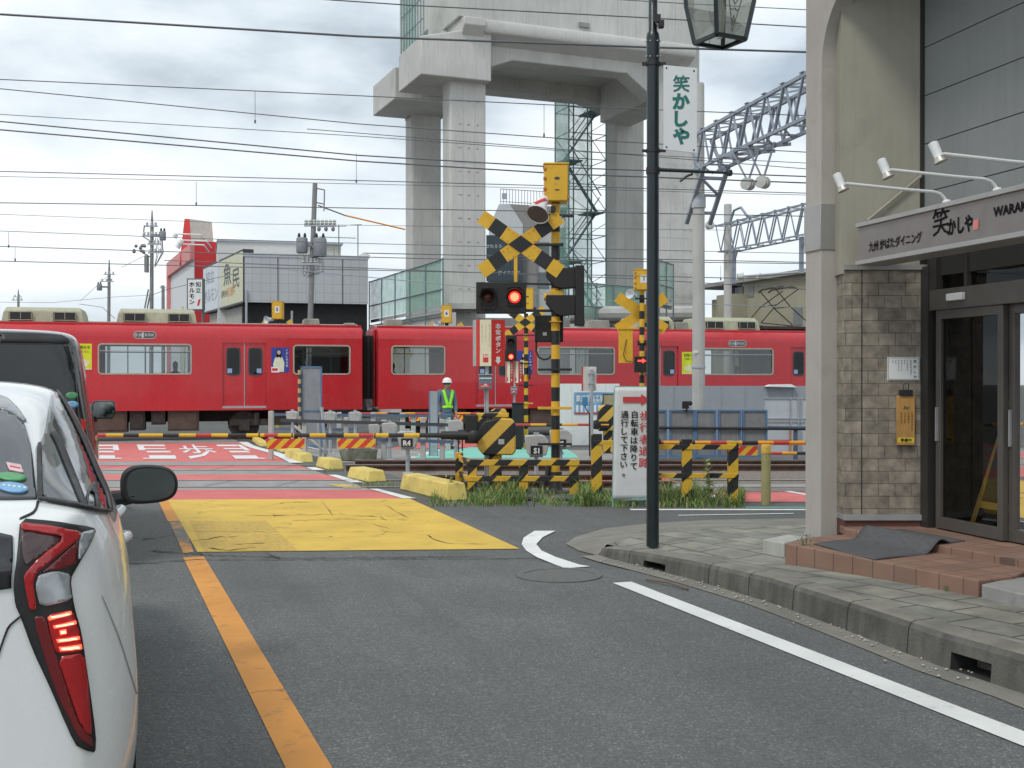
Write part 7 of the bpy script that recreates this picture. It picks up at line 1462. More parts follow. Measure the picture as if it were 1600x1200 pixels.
# ---- utility poles
def upole(px, top, bot, Y, r, lab, dx=0, arms=(), cans=(), cap=0):
    k = Y / F; o_ = GD(px, Y); t = thing('utility_pole', lab, 'utility pole', o_, 0); h = zt_abs(top, Y) - o_.z; z = lambda p: zt_abs(p, Y) - o_.z; ax = lambda zz: dx * k * zz / h
    mb = MB(); mb.tube([(0, 0, 0), (ax(h - cap), 0, h - cap)], [r, r * .8], 10)
    if cap: mb.tube([(ax(h - cap), 0, h - cap), (ax(h), 0, h)], [r * .8, r * .25], 8)
    mb.build('pole', mat('pole_dark', (.24, .24, .24), .8), t)
    for (py, a, b) in arms:
        zz = z(py); mb = MB(); mb.bar((ax(zz) + a * k, -.1, zz), (ax(zz) + b * k, -.1, zz), .08); mb.build('crossarm', 'galv', t)
        mb = MB(); n = max(2, int(abs(b - a) / 6))
        for i in range(n): xx = ax(zz) + (a + (b - a) * (i + .5) / n) * k; mb.lathe([(.05, 0), (.09, .05), (.06, .1), (.09, .15), (.03, .22)], (xx, -.1, zz + .04), 8)
        mb.build('insulator', 'porcelain', t)
    for (cx, cy, w, hh) in cans:
        zz = z(cy); mb = MB(); mb.lathe([(w * k * .46, -hh * k / 2), (w * k / 2, -hh * k * .42), (w * k / 2, hh * k * .4), (w * k * .42, hh * k / 2)], (ax(zz) + cx * k, -.15, zz), 14); mb.box(ax(zz) + min(cx, 0) * k, ax(zz) + max(cx, 0) * k, -.2, -.1, zz - .05, zz + .1); c = mb.build('transformer', mat('transformer', (.22, .24, .26), .55, var=.1), t)
        mb = MB()
        for s_ in (-.25, .25): mb.lathe([(.05, 0), (.07, .08), (.03, .2)], (ax(zz) + (cx + s_ * w) * k, -.15, zz + hh * k / 2), 8)
        mb.build('bushing', 'black', c)
    return t, ax, z, k
t, ax, z, k = upole(479, 287, 500, 50, .13, 'leaning utility pole with two grey transformers beside the grey hall', 13.5, ((353, -14, 36), (413, -16, 20)), ((-16, 384, 18, 24), (12, 387, 21, 29)))
mb = MB()
for py, L_ in ((294, 15), (316, 15)): mb.tube([(ax(z(py)), 0, z(py)), (ax(z(py)) + L_ * k, 0, z(py + 3))], .03, 6)
mb.tube([(ax(z(294)) + 15 * k, 0, z(297)), (ax(z(316)) + 15 * k, 0, z(330))], .03, 6)
for q in (358, 358, 358): pass
for i, q in enumerate((9, 20, 31)): mb.lathe([(.05, -.25), (.09, -.15), (.05, -.05)], (ax(z(353)) + q * k, -.1, z(353)), 8)
for i in range(16): a_ = random.uniform(-16, 20); mb.tube([(ax(z(413)) + a_ * k, -.12, z(413)), (ax(z(420)) + (a_ + random.uniform(-3, 3)) * k, -.15, z(424)), (ax(z(430)) + random.uniform(-12, 12) * k, -.12, z(435 - random.uniform(0, 8)))], .015, 4)
for i in range(8): a_ = random.uniform(-14, 18); mb.tube([(ax(z(398)) + a_ * k, -.12, z(398)), (ax(z(405)) + random.uniform(-14, 16) * k, -.15, z(411))], .015, 4)
mb.build('fittings', 'pole_dark', t)
t, ax, z, k = upole(236, 329, 500, 70, .13, 'tall dark utility pole crowded with insulators left of the red building', 2, ((354, -10, 10), (369, -14, 22), (382, -6, 14), (395, -5, 18)), ((18, 369, 10, 14),), 1.0)
mb = MB(); mb.box(-8 * k, -3 * k, -.3, 0, z(426), z(400)); mb.tube([(-10 * k, 0, z(352)), (-12 * k, 0, z(370)), (-2 * k, 0, z(376))], .04, 6); mb.bar((-18 * k, 0, z(392)), (0, 0, z(402)), .06)
for i in range(10): mb.lathe([(.05, 0), (.12, .08), (.05, .2)], (random.uniform(-26, -8) * k, -.1, z(random.uniform(386, 398))), 7)
for i in range(8): a_ = random.uniform(6, 20); mb.tube([(a_ * k, 0, z(372)), ((a_ + 2) * k, 0, z(395)), (6 * k, 0, z(418))], .02, 4)
mb.tube([(-10 * k, 0, z(482)), (-4 * k, 0, z(452))], .05, 5); mb.tube([(-6 * k, 0, z(482)), (0, 0, z(452))], .05, 5); mb.build('fittings', 'pole_dark', t)
t, ax, z, k = upole(169, 406, 500, 100, .16, 'middle distant utility pole left of the tall one, with one sloping transformer', 2, ((429, -8, 10), (440, -14, 8)), ((-14, 449, 8, 10),), 1.3)
t, ax, z, k = upole(29, 452, 500, 130, .16, 'smallest utility pole at the far left horizon above the train roof', 0, ((464, -8, 6), (469, -10, 8)), (), 1.0)
t, ax, z, k = upole(255, 446, 500, 120, .2, 'far short utility pole between the tall pole and the red building', 0, ((450, -5, 5),), ())
for pts, Y in (([(0, 472), (80, 473), (180, 464), (240, 461)], 85), ([(124, 475), (160, 480), (180, 498)], 60), ([(126, 470), (170, 430)], 100), ([(190, 418), (235, 395), (240, 380)], 84), ([(240, 460), (262, 452), (400, 420)], 60)): wire(pts, Y, .018, 'thin far wire between the distant utility poles', 'wire', (), 0, 'far wires between utility poles', 0)

# ================================================================ CARS
M['car_white'] = mat('car_white', (.80, .82, .81), .25, .0, var=.0, coat=.8); M['car_glass'] = mat('car_glass', (.055, .06, .065), .08, var=.05, coat=.2); M['car_glass_side'] = mat('car_glass_side', (.035, .04, .042), .05, coat=.5); M['car_black'] = mat('car_black', (.012, .012, .014), .16, coat=.8, var=.05)
M['lens_red'] = mat('lens_red', (.40, .012, .015), .12, coat=.6, var=.06, vs=20); M['lens_dark'] = mat('lens_dark', (.06, .03, .03), .15, coat=.6, var=.2, vs=25); M['lens_clear'] = mat('lens_clear', (.36, .38, .39), .15, .3, coat=.6, var=.3, vs=16); M['lens_deep'] = mat('lens_deep', (.16, .012, .014), .15, coat=.6); M['seal_black'] = mat('seal_black', (.018, .018, .018), .5); M['brake_on'] = emit('brake_on', (1, .10, .05), 2.2); M['brake_hot'] = emit('brake_hot', (1, .62, .38), 1.5)
def interp(tab, y):
    for (ya, va), (yb, vb) in zip(tab, tab[1:]):
        if ya <= y <= yb:
            t = (y - ya) / (yb - ya); t = t * t * (3 - 2 * t) * .35 + t * .65; return va + (vb - va) * t
    return tab[0][1] if y < tab[0][0] else tab[-1][1]
def shell(name, tabs, prof, ys, fr, mt, par, sub=2):
    """body skin lofted along the car: prof(y) -> half section, bottom to roof centre"""
    mb = MB(); rows = []
    for y in ys:
        h = prof(y); rows.append([(x, y, z) for x, z in h] + [(-x, y, z) for x, z in reversed(h[:-1])])
    n = len(rows[0]); mb.add([p for r in rows for p in r], [(i * n + j, i * n + j + 1, (i + 1) * n + j + 1, (i + 1) * n + j) for i in range(len(rows) - 1) for j in range(n - 1)])
    for r_, rev in ((0, 1), (len(rows) - 1, 0)):
        base = r_ * n
        for j in range(n // 2): q = (base + j, base + j + 1, base + n - 2 - j, base + n - 1 - j); mb.add([], [], 0); mb.f.append(tuple(reversed(q)) if rev else q); mb.m.append(0)
    mb.f.append(tuple(0 + i * n for i in range(len(rows))) + tuple(n - 1 + i * n for i in reversed(range(len(rows))))); mb.m.append(0)
    o = mb.build(name, mt, par, smooth=60); s_ = o.modifiers.new('smooth', 'SUBSURF'); s_.levels = sub; s_.render_levels = sub; return o
def bvh_of(o):
    dg = bpy.context.evaluated_depsgraph_get(); dg.update(); e = o.evaluated_get(dg); me = e.to_mesh(); mw = o.matrix_world.copy()
    p = o.parent; mw = (p.matrix_basis if p else Matrix()) @ o.matrix_basis
    b = BVHTree.FromPolygons([mw @ v.co for v in me.vertices], [tuple(f.vertices) for f in me.polygons]); e.to_mesh_clear(); return b, mw
def applied(name, poly, bv, mw_inv, mt, par, off=.004, step=6, th=.006, mi=0, round_=True):
    """a panel lying on the body skin: outline as seen in the photograph, laid onto the curved surface, with thickness"""
    def inside(p):
        c = False; j = len(poly) - 1
        for i in range(len(poly)):
            a, b = poly[i], poly[j]
            if (a[1] > p[1]) != (b[1] > p[1]) and p[0] < (b[0] - a[0]) * (p[1] - a[1]) / (b[1] - a[1]) + a[0]: c = not c
            j = i
        return c
    if len(poly) > 4 and round_: poly = [p for a, b in zip(poly, poly[1:] + poly[:1]) for p in ((a[0] + (b[0] - a[0]) * .17, a[1] + (b[1] - a[1]) * .17), (a[0] + (b[0] - a[0]) * .83, a[1] + (b[1] - a[1]) * .83))]
    bd = []
    for a, b in zip(poly, poly[1:] + poly[:1]):
        n = max(1, int(math.hypot(b[0] - a[0], b[1] - a[1]) / step)); bd += [(a[0] + (b[0] - a[0]) * i / n, a[1] + (b[1] - a[1]) * i / n) for i in range(n)]
    x0, x1 = min(p[0] for p in bd), max(p[0] for p in bd); y0, y1 = min(p[1] for p in bd), max(p[1] for p in bd); inn = []
    yy = y0 + step / 2
    while yy < y1:
        xx = x0 + step / 2
        while xx < x1:
            if inside((xx, yy)) and min((xx - p[0]) ** 2 + (yy - p[1]) ** 2 for p in bd) > (step * .45) ** 2: inn.append((xx, yy))
            xx += step
        yy += step
    n = len(bd); r = geometry.delaunay_2d_cdt([Vector(p) for p in bd + inn], [(i, (i + 1) % n) for i in range(n)], [], 1, 1e-6)
    o0 = Vector((0, 0, EYE)); vs = []; ok = []
    for v in r[0]:
        d = Vector(((v.x - CXP) / F, 1, (HOR - v.y) / F)).normalized(); h, nn, _, dist = bv.ray_cast(o0, d)
        if h is None: vs.append(Vector((0, 0, 0))); ok.append(False)
        else:
            if nn.dot(d) > 0: nn = -nn
            vs.append(mw_inv @ (h + nn * off)); ok.append(True)
    mb = MB(); mb.add(vs, [f for f in (tuple(f) for f in r[2]) if all(ok[i] for i in f) and max((vs[f[i]] - vs[f[i - 1]]).length for i in range(len(f))) < .35], mi)
    ob = mb.build(name, mt, par, smooth=60); s_ = ob.modifiers.new('thick', 'SOLIDIFY'); s_.thickness = th; s_.offset = 1 if False else 0; return ob
CF = Frame((-1.803, 2.749, 0), RZ_R)
pc = thing('hatchback', 'white hatchback with lit brake light standing in the left lane', 'car', CF.o, RZ_R)
T = dict(
 wb=[(0, .60), (.1, .74), (.4, .80), (4.0, .78), (4.5, .55)],
 wm=[(0, .70), (.05, .785), (.15, .85), (.3, .88), (3.6, .88), (4.2, .80), (4.5, .62)],
 ws=[(0, .66), (.05, .735), (.15, .80), (.3, .84), (.8, .862), (3.2, .865), (3.7, .84), (4.2, .74), (4.5, .55)],
 zb=[(0, 1.00), (.05, 1.11), (.15, 1.15), (.3, 1.15), (.6, 1.11), (1.0, 1.06), (1.5, 1.0), (2.1, .945), (2.7, .90), (3.2, .865), (3.9, .80), (4.5, .62)],
 wl=[(0, .60), (.05, .665), (.15, .725), (.3, .765), (.6, .80), (1.0, .825), (2.0, .845), (3.0, .84), (3.4, .80), (4.0, .68), (4.5, .45)],
 zr=[(0, 1.02), (.05, 1.13), (.15, 1.17), (.3, 1.235), (.6, 1.36), (.95, 1.46), (1.3, 1.50), (1.8, 1.505), (2.2, 1.47), (2.7, 1.29), (3.2, .99), (3.9, .88), (4.5, .66)],
 wr=[(0, .50), (.15, .60), (.3, .585), (.6, .575), (1.0, .615), (1.5, .648), (2.1, .64), (2.7, .66), (3.1, .68), (3.9, .6), (4.5, .35)])
def cprof(y):
    g = lambda k: interp(T[k], y); zb, zr, wl, wr = g('zb'), g('zr'), g('wl'), g('wr'); m_ = .55
    return [(g('wb'), .20), (g('wm') * .975, .30), (g('wm'), .48), (g('wm') * .998, .66), ((g('wm') + g('ws')) / 2, .80), (g('ws'), zb - .13), (wl + .012, zb - .02), (wl, zb + .005), (wl + (wr - wl) * .5, zb + (zr - zb) * .50), (wr + .02, zb + (zr - zb) * .82), (wr - .05, zr - .022 * min(1, (zr - zb) * 5)), (wr * .5, zr - .004), (0, zr)]
ys = [0, .02, .06, .12, .2, .3, .42, .6, .8, 1.0, 1.25, 1.5, 1.8, 2.1, 2.4, 2.7, 3.0, 3.2, 3.5, 3.9, 4.2, 4.4, 4.5]
body = shell('body', T, cprof, ys, CF, 'car_white', pc)
bv, mw = bvh_of(body); mi = mw.inverted()
ap = lambda name, poly, mt, off=.004, step=6, th=.006: applied(name, poly, bv, mi, mt, pc, off, step, th)
ap('rear_window', [(-140, 636), (-60, 634), (0, 640), (18, 646), (37, 661), (48, 700), (57, 776), (57, 782), (-140, 782)], 'car_glass', .002, 7)
ap('spoiler', [(-140, 612), (-40, 610), (0, 620), (12, 624), (28, 640), (41, 660), (37, 660), (18, 646), (0, 640), (-60, 634), (-140, 636)], mat('spoiler_grey', (.22, .24, .255), .2, coat=.6), .004, 5)
sw = ap('side_window', [(82, 606), (90, 612), (110, 650), (128, 690), (148, 740), (164, 772), (170, 799), (150, 798), (110, 790), (66, 782), (62, 740), (60, 700), (70, 672), (75, 640)], 'car_glass_side', .002, 5)
ap('window_trim', [(80, 604), (84, 604), (113, 650), (133, 690), (152, 735), (168, 770), (172, 802), (168, 800), (163, 774), (147, 741), (127, 692), (108, 652), (88, 613)], 'seal_black', .008, 5)
ap('pillar', [(56, 696), (62, 694), (64, 740), (67, 783), (58, 782), (57, 740)], 'seal_black', .008, 4)
ap('pillar', [(76, 678), (84, 676), (93, 690), (112, 738), (136, 796), (126, 794), (104, 742), (84, 692)], 'seal_black', .008, 4)
ap('pillar', [(141, 757), (146, 752), (150, 770), (152, 798), (147, 798), (146, 775), (138, 770), (134, 792), (131, 791), (135, 768)], 'seal_black', .008, 4)
ap('belt_trim', [(58, 781), (110, 789), (150, 797), (170, 799), (170, 803), (150, 801.5), (110, 793.5), (58, 785)], 'seal_black', .010, 4)
for nm, pts in (('shut_line', [(57, 783), (61, 783), (58, 796), (52, 804), (30, 813), (30, 810), (50, 801), (55, 794)]), ('shut_line', [(30, 962), (32, 964), (14, 980), (6, 1000), (-4, 1030), (-7, 1030), (3, 999), (11, 978)]), ('shut_line', [(157, 930), (158.2, 930), (187, 1000), (213, 1085), (212, 1085), (185.8, 1000)])): ap(nm, pts, 'seal_black' if nm and pts[0][0] < 100 else mat('gap_grey', (.40, .41, .41), .4), .002, 4, .002)
ap('hatch_glass', [(-140, 834), (19, 832), (20, 870), (17, 905), (17, 922), (-140, 926)], 'car_black', .003, 8)
tl = [(31, 813), (80, 817), (120, 822), (147, 828), (138, 850), (118, 885), (107, 905), (112, 945), (124, 990), (137, 1080), (146, 1150), (145, 1176), (132, 1173), (115, 1163), (80, 1080), (50, 1015), (32, 965), (23, 945), (20, 915), (26, 870)]
lamp_ = ap('tail_light', tl, 'seal_black', .004, 7, .01)
def lens(name, poly, mt, off=.010, step=5): o = applied(name, poly, bv, mi, mt, pc, off, step, .006); o.parent = lamp_; return o
lens('smoked_lens', [(33, 832), (97, 842), (70, 864), (39, 886), (34, 862)], 'lens_dark'); lens('clear_lens', [(58, 898), (84, 893), (106, 898), (105, 915), (109, 938), (62, 948), (54, 915)], 'lens_clear'); lens('dark_red_lens', [(117, 846), (114, 882), (94, 889), (64, 894)], 'lens_deep')
lens('red_band', [(32, 821), (80, 826), (120, 833), (119, 843), (90, 866), (54, 896), (51, 912), (57, 950), (46, 953), (39, 920), (36, 897), (60, 872), (98, 841), (60, 835), (32, 831)], 'lens_red', .013)
lens('clear_edge', [(122, 834), (145, 829), (136, 850), (118, 880), (119, 846)], 'lens_clear', .009)
lens('red_lens', [(50, 963), (70, 962), (88, 1026), (120, 1128), (138, 1152), (140, 1168), (120, 1152), (84, 1075)], 'lens_deep'); lens('red_lens', [(88, 1025), (127, 1020), (133, 1080), (138, 1148), (128, 1143), (108, 1086)], 'lens_red', .012)
lens('brake_lamp', [(72, 960), (108, 953), (118, 985), (126, 1017), (87, 1022), (78, 990)], 'lens_red', .012)
for q in ([(74, 963), (106, 955), (107, 960), (76, 968)], [(81, 977), (112, 970), (113, 975), (83, 981)], [(91, 984), (101, 982), (102, 989), (92, 991)], [(86, 998), (117, 994), (118, 999), (88, 1003)], [(90, 1010), (120, 1007), (121, 1014), (92, 1016)]): lens('brake_glow', q, 'brake_on', .016, 3); lens('brake_glow', [(a * .8 + .2 * (q[0][0] + q[1][0]) / 2, b * .5 + .25 * (q[0][1] + q[2][1])) for a, b in q], 'brake_hot', .019, 3)
el = lambda cx, cy, a, b, t=0, n=22: [(cx + a * math.cos(6.2832 * i / n) * math.cos(t) - b * math.sin(6.2832 * i / n) * math.sin(t), cy + a * math.cos(6.2832 * i / n) * math.sin(t) + b * math.sin(6.2832 * i / n) * math.cos(t)) for i in range(n)]
ap('sticker', el(18, 749, 23, 6, .08), mat('sticker_green', (.10, .34, .14), .4), .008, 4); ap('sticker', el(20, 766, 24, 7.5, .12), mat('sticker_sky', (.20, .42, .66), .4), .008, 4); ap('sticker', [(9, 727), (32, 731), (36, 743), (14, 738)], mat('sticker_pink', (.72, .50, .53), .4), .008, 4)
lens_ = [(12 + 6 * i, 762) for i in range(5)]
for i in range(5): ap('sticker_mark', [(4 + 8 * i, 762 + i), (9 + 8 * i, 762.6 + i), (9 + 8 * i, 764.6 + i), (4 + 8 * i, 764 + i)], 'white', .011, 3, .002)
ap('sticker_mark', [(14, 733), (30, 736), (31, 738), (15, 735)], 'sign_red', .011, 3, .002)
# door handles, mirror, wheels, plate
for (px, py, y) in ((0, 0, 1.55), (0, 0, 2.55)):
    mb = MB(); mb.tube([(.85, y - .1, .885 - (y - 1.5) * .02), (.878, y - .05, .89), (.878, y + .05, .885), (.85, y + .1, .875)], .018, 10); mb.build('door_handle', 'car_white', pc)
MO = [(-.135, -.055), (-.12, -.088), (-.06, -.10), (.05, -.095), (.11, -.075), (.135, -.03), (.13, .03), (.10, .07), (.04, .09), (-.07, .092), (-.12, .07), (-.14, .02)]
for _ in range(2): MO = [p for a, b in zip(MO, MO[1:] + MO[:1]) for p in ((a[0] * .75 + b[0] * .25, a[1] * .75 + b[1] * .25), (a[0] * .25 + b[0] * .75, a[1] * .25 + b[1] * .75))]
mb = MB(); rows = []; mc = Vector((1.01, 2.72, .985))
for y, s_ in ((0, .90), (.012, 1.0), (.05, 1.0), (.11, .86), (.17, .55), (.20, .15)): rows.append([(mc.x + a * s_, mc.y + y, mc.z + b * s_ + .0) for a, b in MO])
n = len(MO); mb.add([p for r in rows for p in r], [(i * n + j, i * n + (j + 1) % n, (i + 1) * n + (j + 1) % n, (i + 1) * n + j) for i in range(5) for j in range(n)] + [tuple(reversed(range(5 * n, 6 * n)))]); mr = mb.build('mirror', 'seal_black', pc, smooth=50)
mb = MB(); mb.face([(mc.x + a * .83 + .008, mc.y + .004, mc.z + b * .83) for a, b in MO]); mb.build('mirror_glass', mat('mirror', (.22, .24, .24), .03, 1.0), mr, smooth=0)
mb = MB(); mb.face([(mc.x + a * .92, mc.y + .006, mc.z + b * .9) for a, b in MO]); mb.build('mirror_back', 'seal_black', mr, smooth=0)
mb = MB(); mb.tube([(.80, 2.78, .90), (.88, 2.77, .915), (.94, 2.76, .93)], [.05, .04, .04], 8); mb.build('mirror_arm', 'seal_black', mr)
for s_ in (-1, 1):
    for y in (.95, 3.65):
        mb = MB(); mb.lathe([(.2, -.1), (.30, -.1), (.318, -.06), (.318, .06), (.30, .09), (.21, .09)], (s_ * .79, y, .318), 28, 0, (s_, 0, 0)); w_ = mb.build('wheel', 'black_rubber', pc); mb = MB(); mb.lathe([(.20, .05), (.19, .08), (.05, .07), (.03, .085), (.001, .085)], (s_ * .79, y, .318), 20, 0, (s_, 0, 0)); mb.build('rim', 'steel', w_)
mb = MB(); mb.box(-.17, .17, -.02, .0, .70, .865); mb.build('number_plate', 'white', pc, bevel=.004)
# ---- the black minivan ahead
VF = Frame((-4.03, 8.75, 0), RZ_R); mv = thing('minivan', 'black minivan seen from behind with green and blue window stickers', 'car', VF.o, RZ_R)
T2 = dict(wm=[(0, .78), (.1, .83), (.3, .85), (4.0, .85), (4.4, .72)], wl=[(0, .76), (.1, .80), (.3, .82), (3.8, .82), (4.4, .66)], wr=[(0, .60), (.08, .655), (.25, .67), (2.6, .67), (3.4, .68), (4.4, .5)],
          zr=[(0, 1.80), (.06, 1.865), (.2, 1.89), (1.2, 1.91), (2.4, 1.88), (3.0, 1.62), (3.5, 1.14), (4.4, .9)], zb=[(0, .98), (3.4, 1.0), (4.4, .75)])
def vprof(y):
    g = lambda k: interp(T2[k], y); zb, zr, wl, wr = g('zb'), g('zr'), g('wl'), g('wr')
    return [(g('wm') * .85, .25), (g('wm') * .98, .35), (g('wm'), .6), (g('wm'), .8), (wl + .01, zb - .02), (wl, zb), (wl + (wr - wl) * .45, zb + (zr - zb) * .45), (wr + .035, zr - .17), (wr + .01, zr - .07), (wr - .06, zr - .014), (wr * .5, zr), (0, zr + .004)]
vb_ = shell('body', T2, vprof, [0, .02, .06, .12, .25, .5, 1, 1.6, 2.2, 2.6, 3.0, 3.5, 4.0, 4.3, 4.4], VF, 'car_black', mv)
bv2, mw2 = bvh_of(vb_); mi2 = mw2.inverted()
M['van_glass'] = mat('van_glass', (.018, .02, .022), .05, var=.15, coat=.3)
av = lambda name, poly, mt, off=.004, step=5, th=.006, par=None: applied(name, poly, bv2, mi2, mt, mv, off, step, th)
av('rear_window', [(-150, 537), (60, 537), (110, 538), (116, 560), (120, 600), (125, 660), (126, 700), (-150, 700)], 'van_glass', .003, 9)
av('spoiler', [(-150, 522), (40, 521), (95, 524), (106, 530), (108, 537), (60, 536), (-150, 536)], 'black', .006, 6)
for (cy, mt) in ((618, 'sticker_green'), (632, 'sticker_sky')): av('sticker', el(113 if cy > 620 else 112, cy, 9.5, 5.5), mt, .008, 3, .003)
av('tail_light', [(126, 655), (133, 656), (134, 672), (129, 672)], mat('lens_bright', (.62, .02, .02), .2), .006, 3)
mb = MB()
mc = VF.l(P(162, 640, 12.2)); rows = []
for y, s_ in ((0, .92), (.015, 1), (.08, .9), (.16, .4)): rows.append([(mc.x + a * s_, mc.y + y, mc.z + b * s_) for a, b in rrect(-.12, .12, -.098, .098, .05)])
n = len(rows[0]); mb.add([p for r in rows for p in r], [(i * n + j, i * n + (j + 1) % n, (i + 1) * n + (j + 1) % n, (i + 1) * n + j) for i in range(3) for j in range(n)] + [tuple(range(3 * n, 4 * n))]); mr = mb.build('mirror', 'car_black', mv)
mb = MB(); mb.face([(mc.x + a, mc.y + .006, mc.z + b) for a, b in rrect(-.105, .105, -.085, .085, .045)]); mb.build('mirror_glass', mat('mirror_dark', (.16, .18, .18), .04, 1.0), mr, smooth=0)
mb = MB(); mb.tube([(mc.x - .10, mc.y + .05, mc.z - .06), (.80, mc.y + .12, mc.z - .10)], [.03, .045], 8); mb.build('mirror_arm', 'black', mr)
for s_ in (-1, 1):
    for y in (.8, 3.4):
        mb = MB(); mb.lathe([(.2, -.1), (.30, -.1), (.32, -.06), (.32, .06), (.30, .09), (.21, .09)], (s_ * .76, y, .32), 24, 0, (s_, 0, 0)); mb.build('wheel', 'black_rubber', mv)

# ================================================================ THE WORKER
WF = GD(697.5, 29); rzw = 32
M['skin'] = mat('skin', (.40, .22, .15), .55, var=.08, vs=20); M['workwear'] = mat('workwear', (.13, .18, .25), .85, var=.14, vs=9); M['workwear_dark'] = mat('workwear_dark', (.10, .15, .22), .85, var=.14, vs=9); M['vest_lime'] = mat('vest_lime', (.38, .95, .03), .6, var=.04)
def skin_mesh(name, nodes, edges, mt, par, root=0, sub=2):
    me = bpy.data.meshes.new(name); me.from_pydata([n[0] for n in nodes], edges, []); me.materials.append(M[mt]); o = bpy.data.objects.new(name, me); COL.objects.link(o); o.parent = par
    m_ = o.modifiers.new('skin', 'SKIN'); m_.use_smooth_shade = True
    for v, n in zip(me.skin_vertices[0].data, nodes): v.radius = n[1]; v.use_root = False
    me.skin_vertices[0].data[root].use_root = True; s_ = o.modifiers.new('sub', 'SUBSURF'); s_.levels = sub; s_.render_levels = sub; return o
pw = thing('person', 'track worker in white helmet and lime reflective vest looking down to the right', 'person', WF, rzw)
H0 = lambda a, b=None: (a, b or a)
bn = [((0, 0, .90), H0(.10, .08)), ((0, .0, 1.12), H0(.11, .08)), ((0, .01, 1.32), H0(.12, .08)), ((0, .0, 1.43), H0(.06, .06)), ((0, -.02, 1.47), H0(.06, .062)), ((0, -.045, 1.53), H0(.078, .092)), ((0, -.04, 1.61), H0(.075, .088)),
      ((-.09, 0, .86), H0(.065)), ((-.11, -.01, .48), H0(.058)), ((-.11, .02, .08), H0(.042)), ((-.12, -.14, .035), H0(.04, .03)), ((.09, 0, .86), H0(.065)), ((.11, -.03, .48), H0(.058)), ((.12, .03, .08), H0(.042)), ((.13, -.13, .035), H0(.04, .03)),
      ((-.19, .01, 1.37), H0(.055)), ((-.235, .03, 1.11), H0(.042)), ((-.225, -.05, .86), H0(.032)), ((-.22, -.075, .80), H0(.036, .022)), ((.19, .01, 1.37), H0(.055)), ((.235, .01, 1.11), H0(.042)), ((.21, -.10, .88), H0(.032)), ((.205, -.125, .82), H0(.036, .022))]
be = [(0, 1), (1, 2), (2, 3), (3, 4), (4, 5), (5, 6), (0, 7), (7, 8), (8, 9), (9, 10), (0, 11), (11, 12), (12, 13), (13, 14), (2, 15), (15, 16), (16, 17), (17, 18), (2, 19), (19, 20), (20, 21), (21, 22)]
for hx, hy, hz, sgn in ((-.22, -.075, .80, 1), (.205, -.125, .82, -1)):
    h = len(bn) ; wi = 18 if sgn > 0 else 22
    for k_i, (fx, ln) in enumerate(((-.018, .062), (-.006, .072), (.006, .068), (.018, .055))):
        b0_ = len(bn); bn += [((hx + fx, hy - .02, hz - .045), H0(.009)), ((hx + fx * 1.1, hy - .035, hz - .045 - ln * .6), H0(.008)), ((hx + fx * 1.1, hy - .03, hz - .045 - ln), H0(.007))]; be += [(wi, b0_), (b0_, b0_ + 1), (b0_ + 1, b0_ + 2)]
    b0_ = len(bn); bn += [((hx + .03 * sgn, hy - .035, hz - .02), H0(.010)), ((hx + .038 * sgn, hy - .05, hz - .05), H0(.008))]; be += [(wi, b0_), (b0_, b0_ + 1)]
skin_mesh('body', bn, be, 'skin', pw)
jn = [((0, 0, .80), H0(.165, .13)), ((0, 0, 1.0), H0(.16, .125)), ((0, .0, 1.15), H0(.158, .122)), ((0, .01, 1.33), H0(.172, .122)), ((0, .0, 1.44), H0(.085, .08)), ((-.19, .01, 1.375), H0(.075)), ((-.24, .03, 1.11), H0(.060)), ((-.228, -.04, .88), H0(.050)), ((.19, .01, 1.375), H0(.075)), ((.24, .01, 1.11), H0(.060)), ((.213, -.085, .90), H0(.050))]
skin_mesh('jacket', jn, [(0, 1), (1, 2), (2, 3), (3, 4), (3, 5), (5, 6), (6, 7), (3, 8), (8, 9), (9, 10)], 'workwear', pw)
tn = [((0, 0, .90), H0(.15, .12)), ((-.10, 0, .80), H0(.105)), ((-.11, -.01, .48), H0(.082)), ((-.112, .02, .08), H0(.07)), ((.10, 0, .80), H0(.105)), ((.11, -.03, .48), H0(.082)), ((.122, .03, .08), H0(.07))]
skin_mesh('trousers', tn, [(0, 1), (1, 2), (2, 3), (0, 4), (4, 5), (5, 6)], 'workwear_dark', pw)
mb = MB()
for sx in (-.12, .13): mb.lathe([(.055, 0), (.06, .03), (.055, .10), (.05, .14)], (sx, .01, 0), 12); mb.prism([(sx - .05, -.17), (sx + .05, -.17), (sx + .055, .02), (sx - .055, .02)], 0, .075, 'z')
mb.build('boots', 'black_rubber', pw, bevel=.012)
jo = [c for c in pw.children if c.name.startswith('jacket')][0]
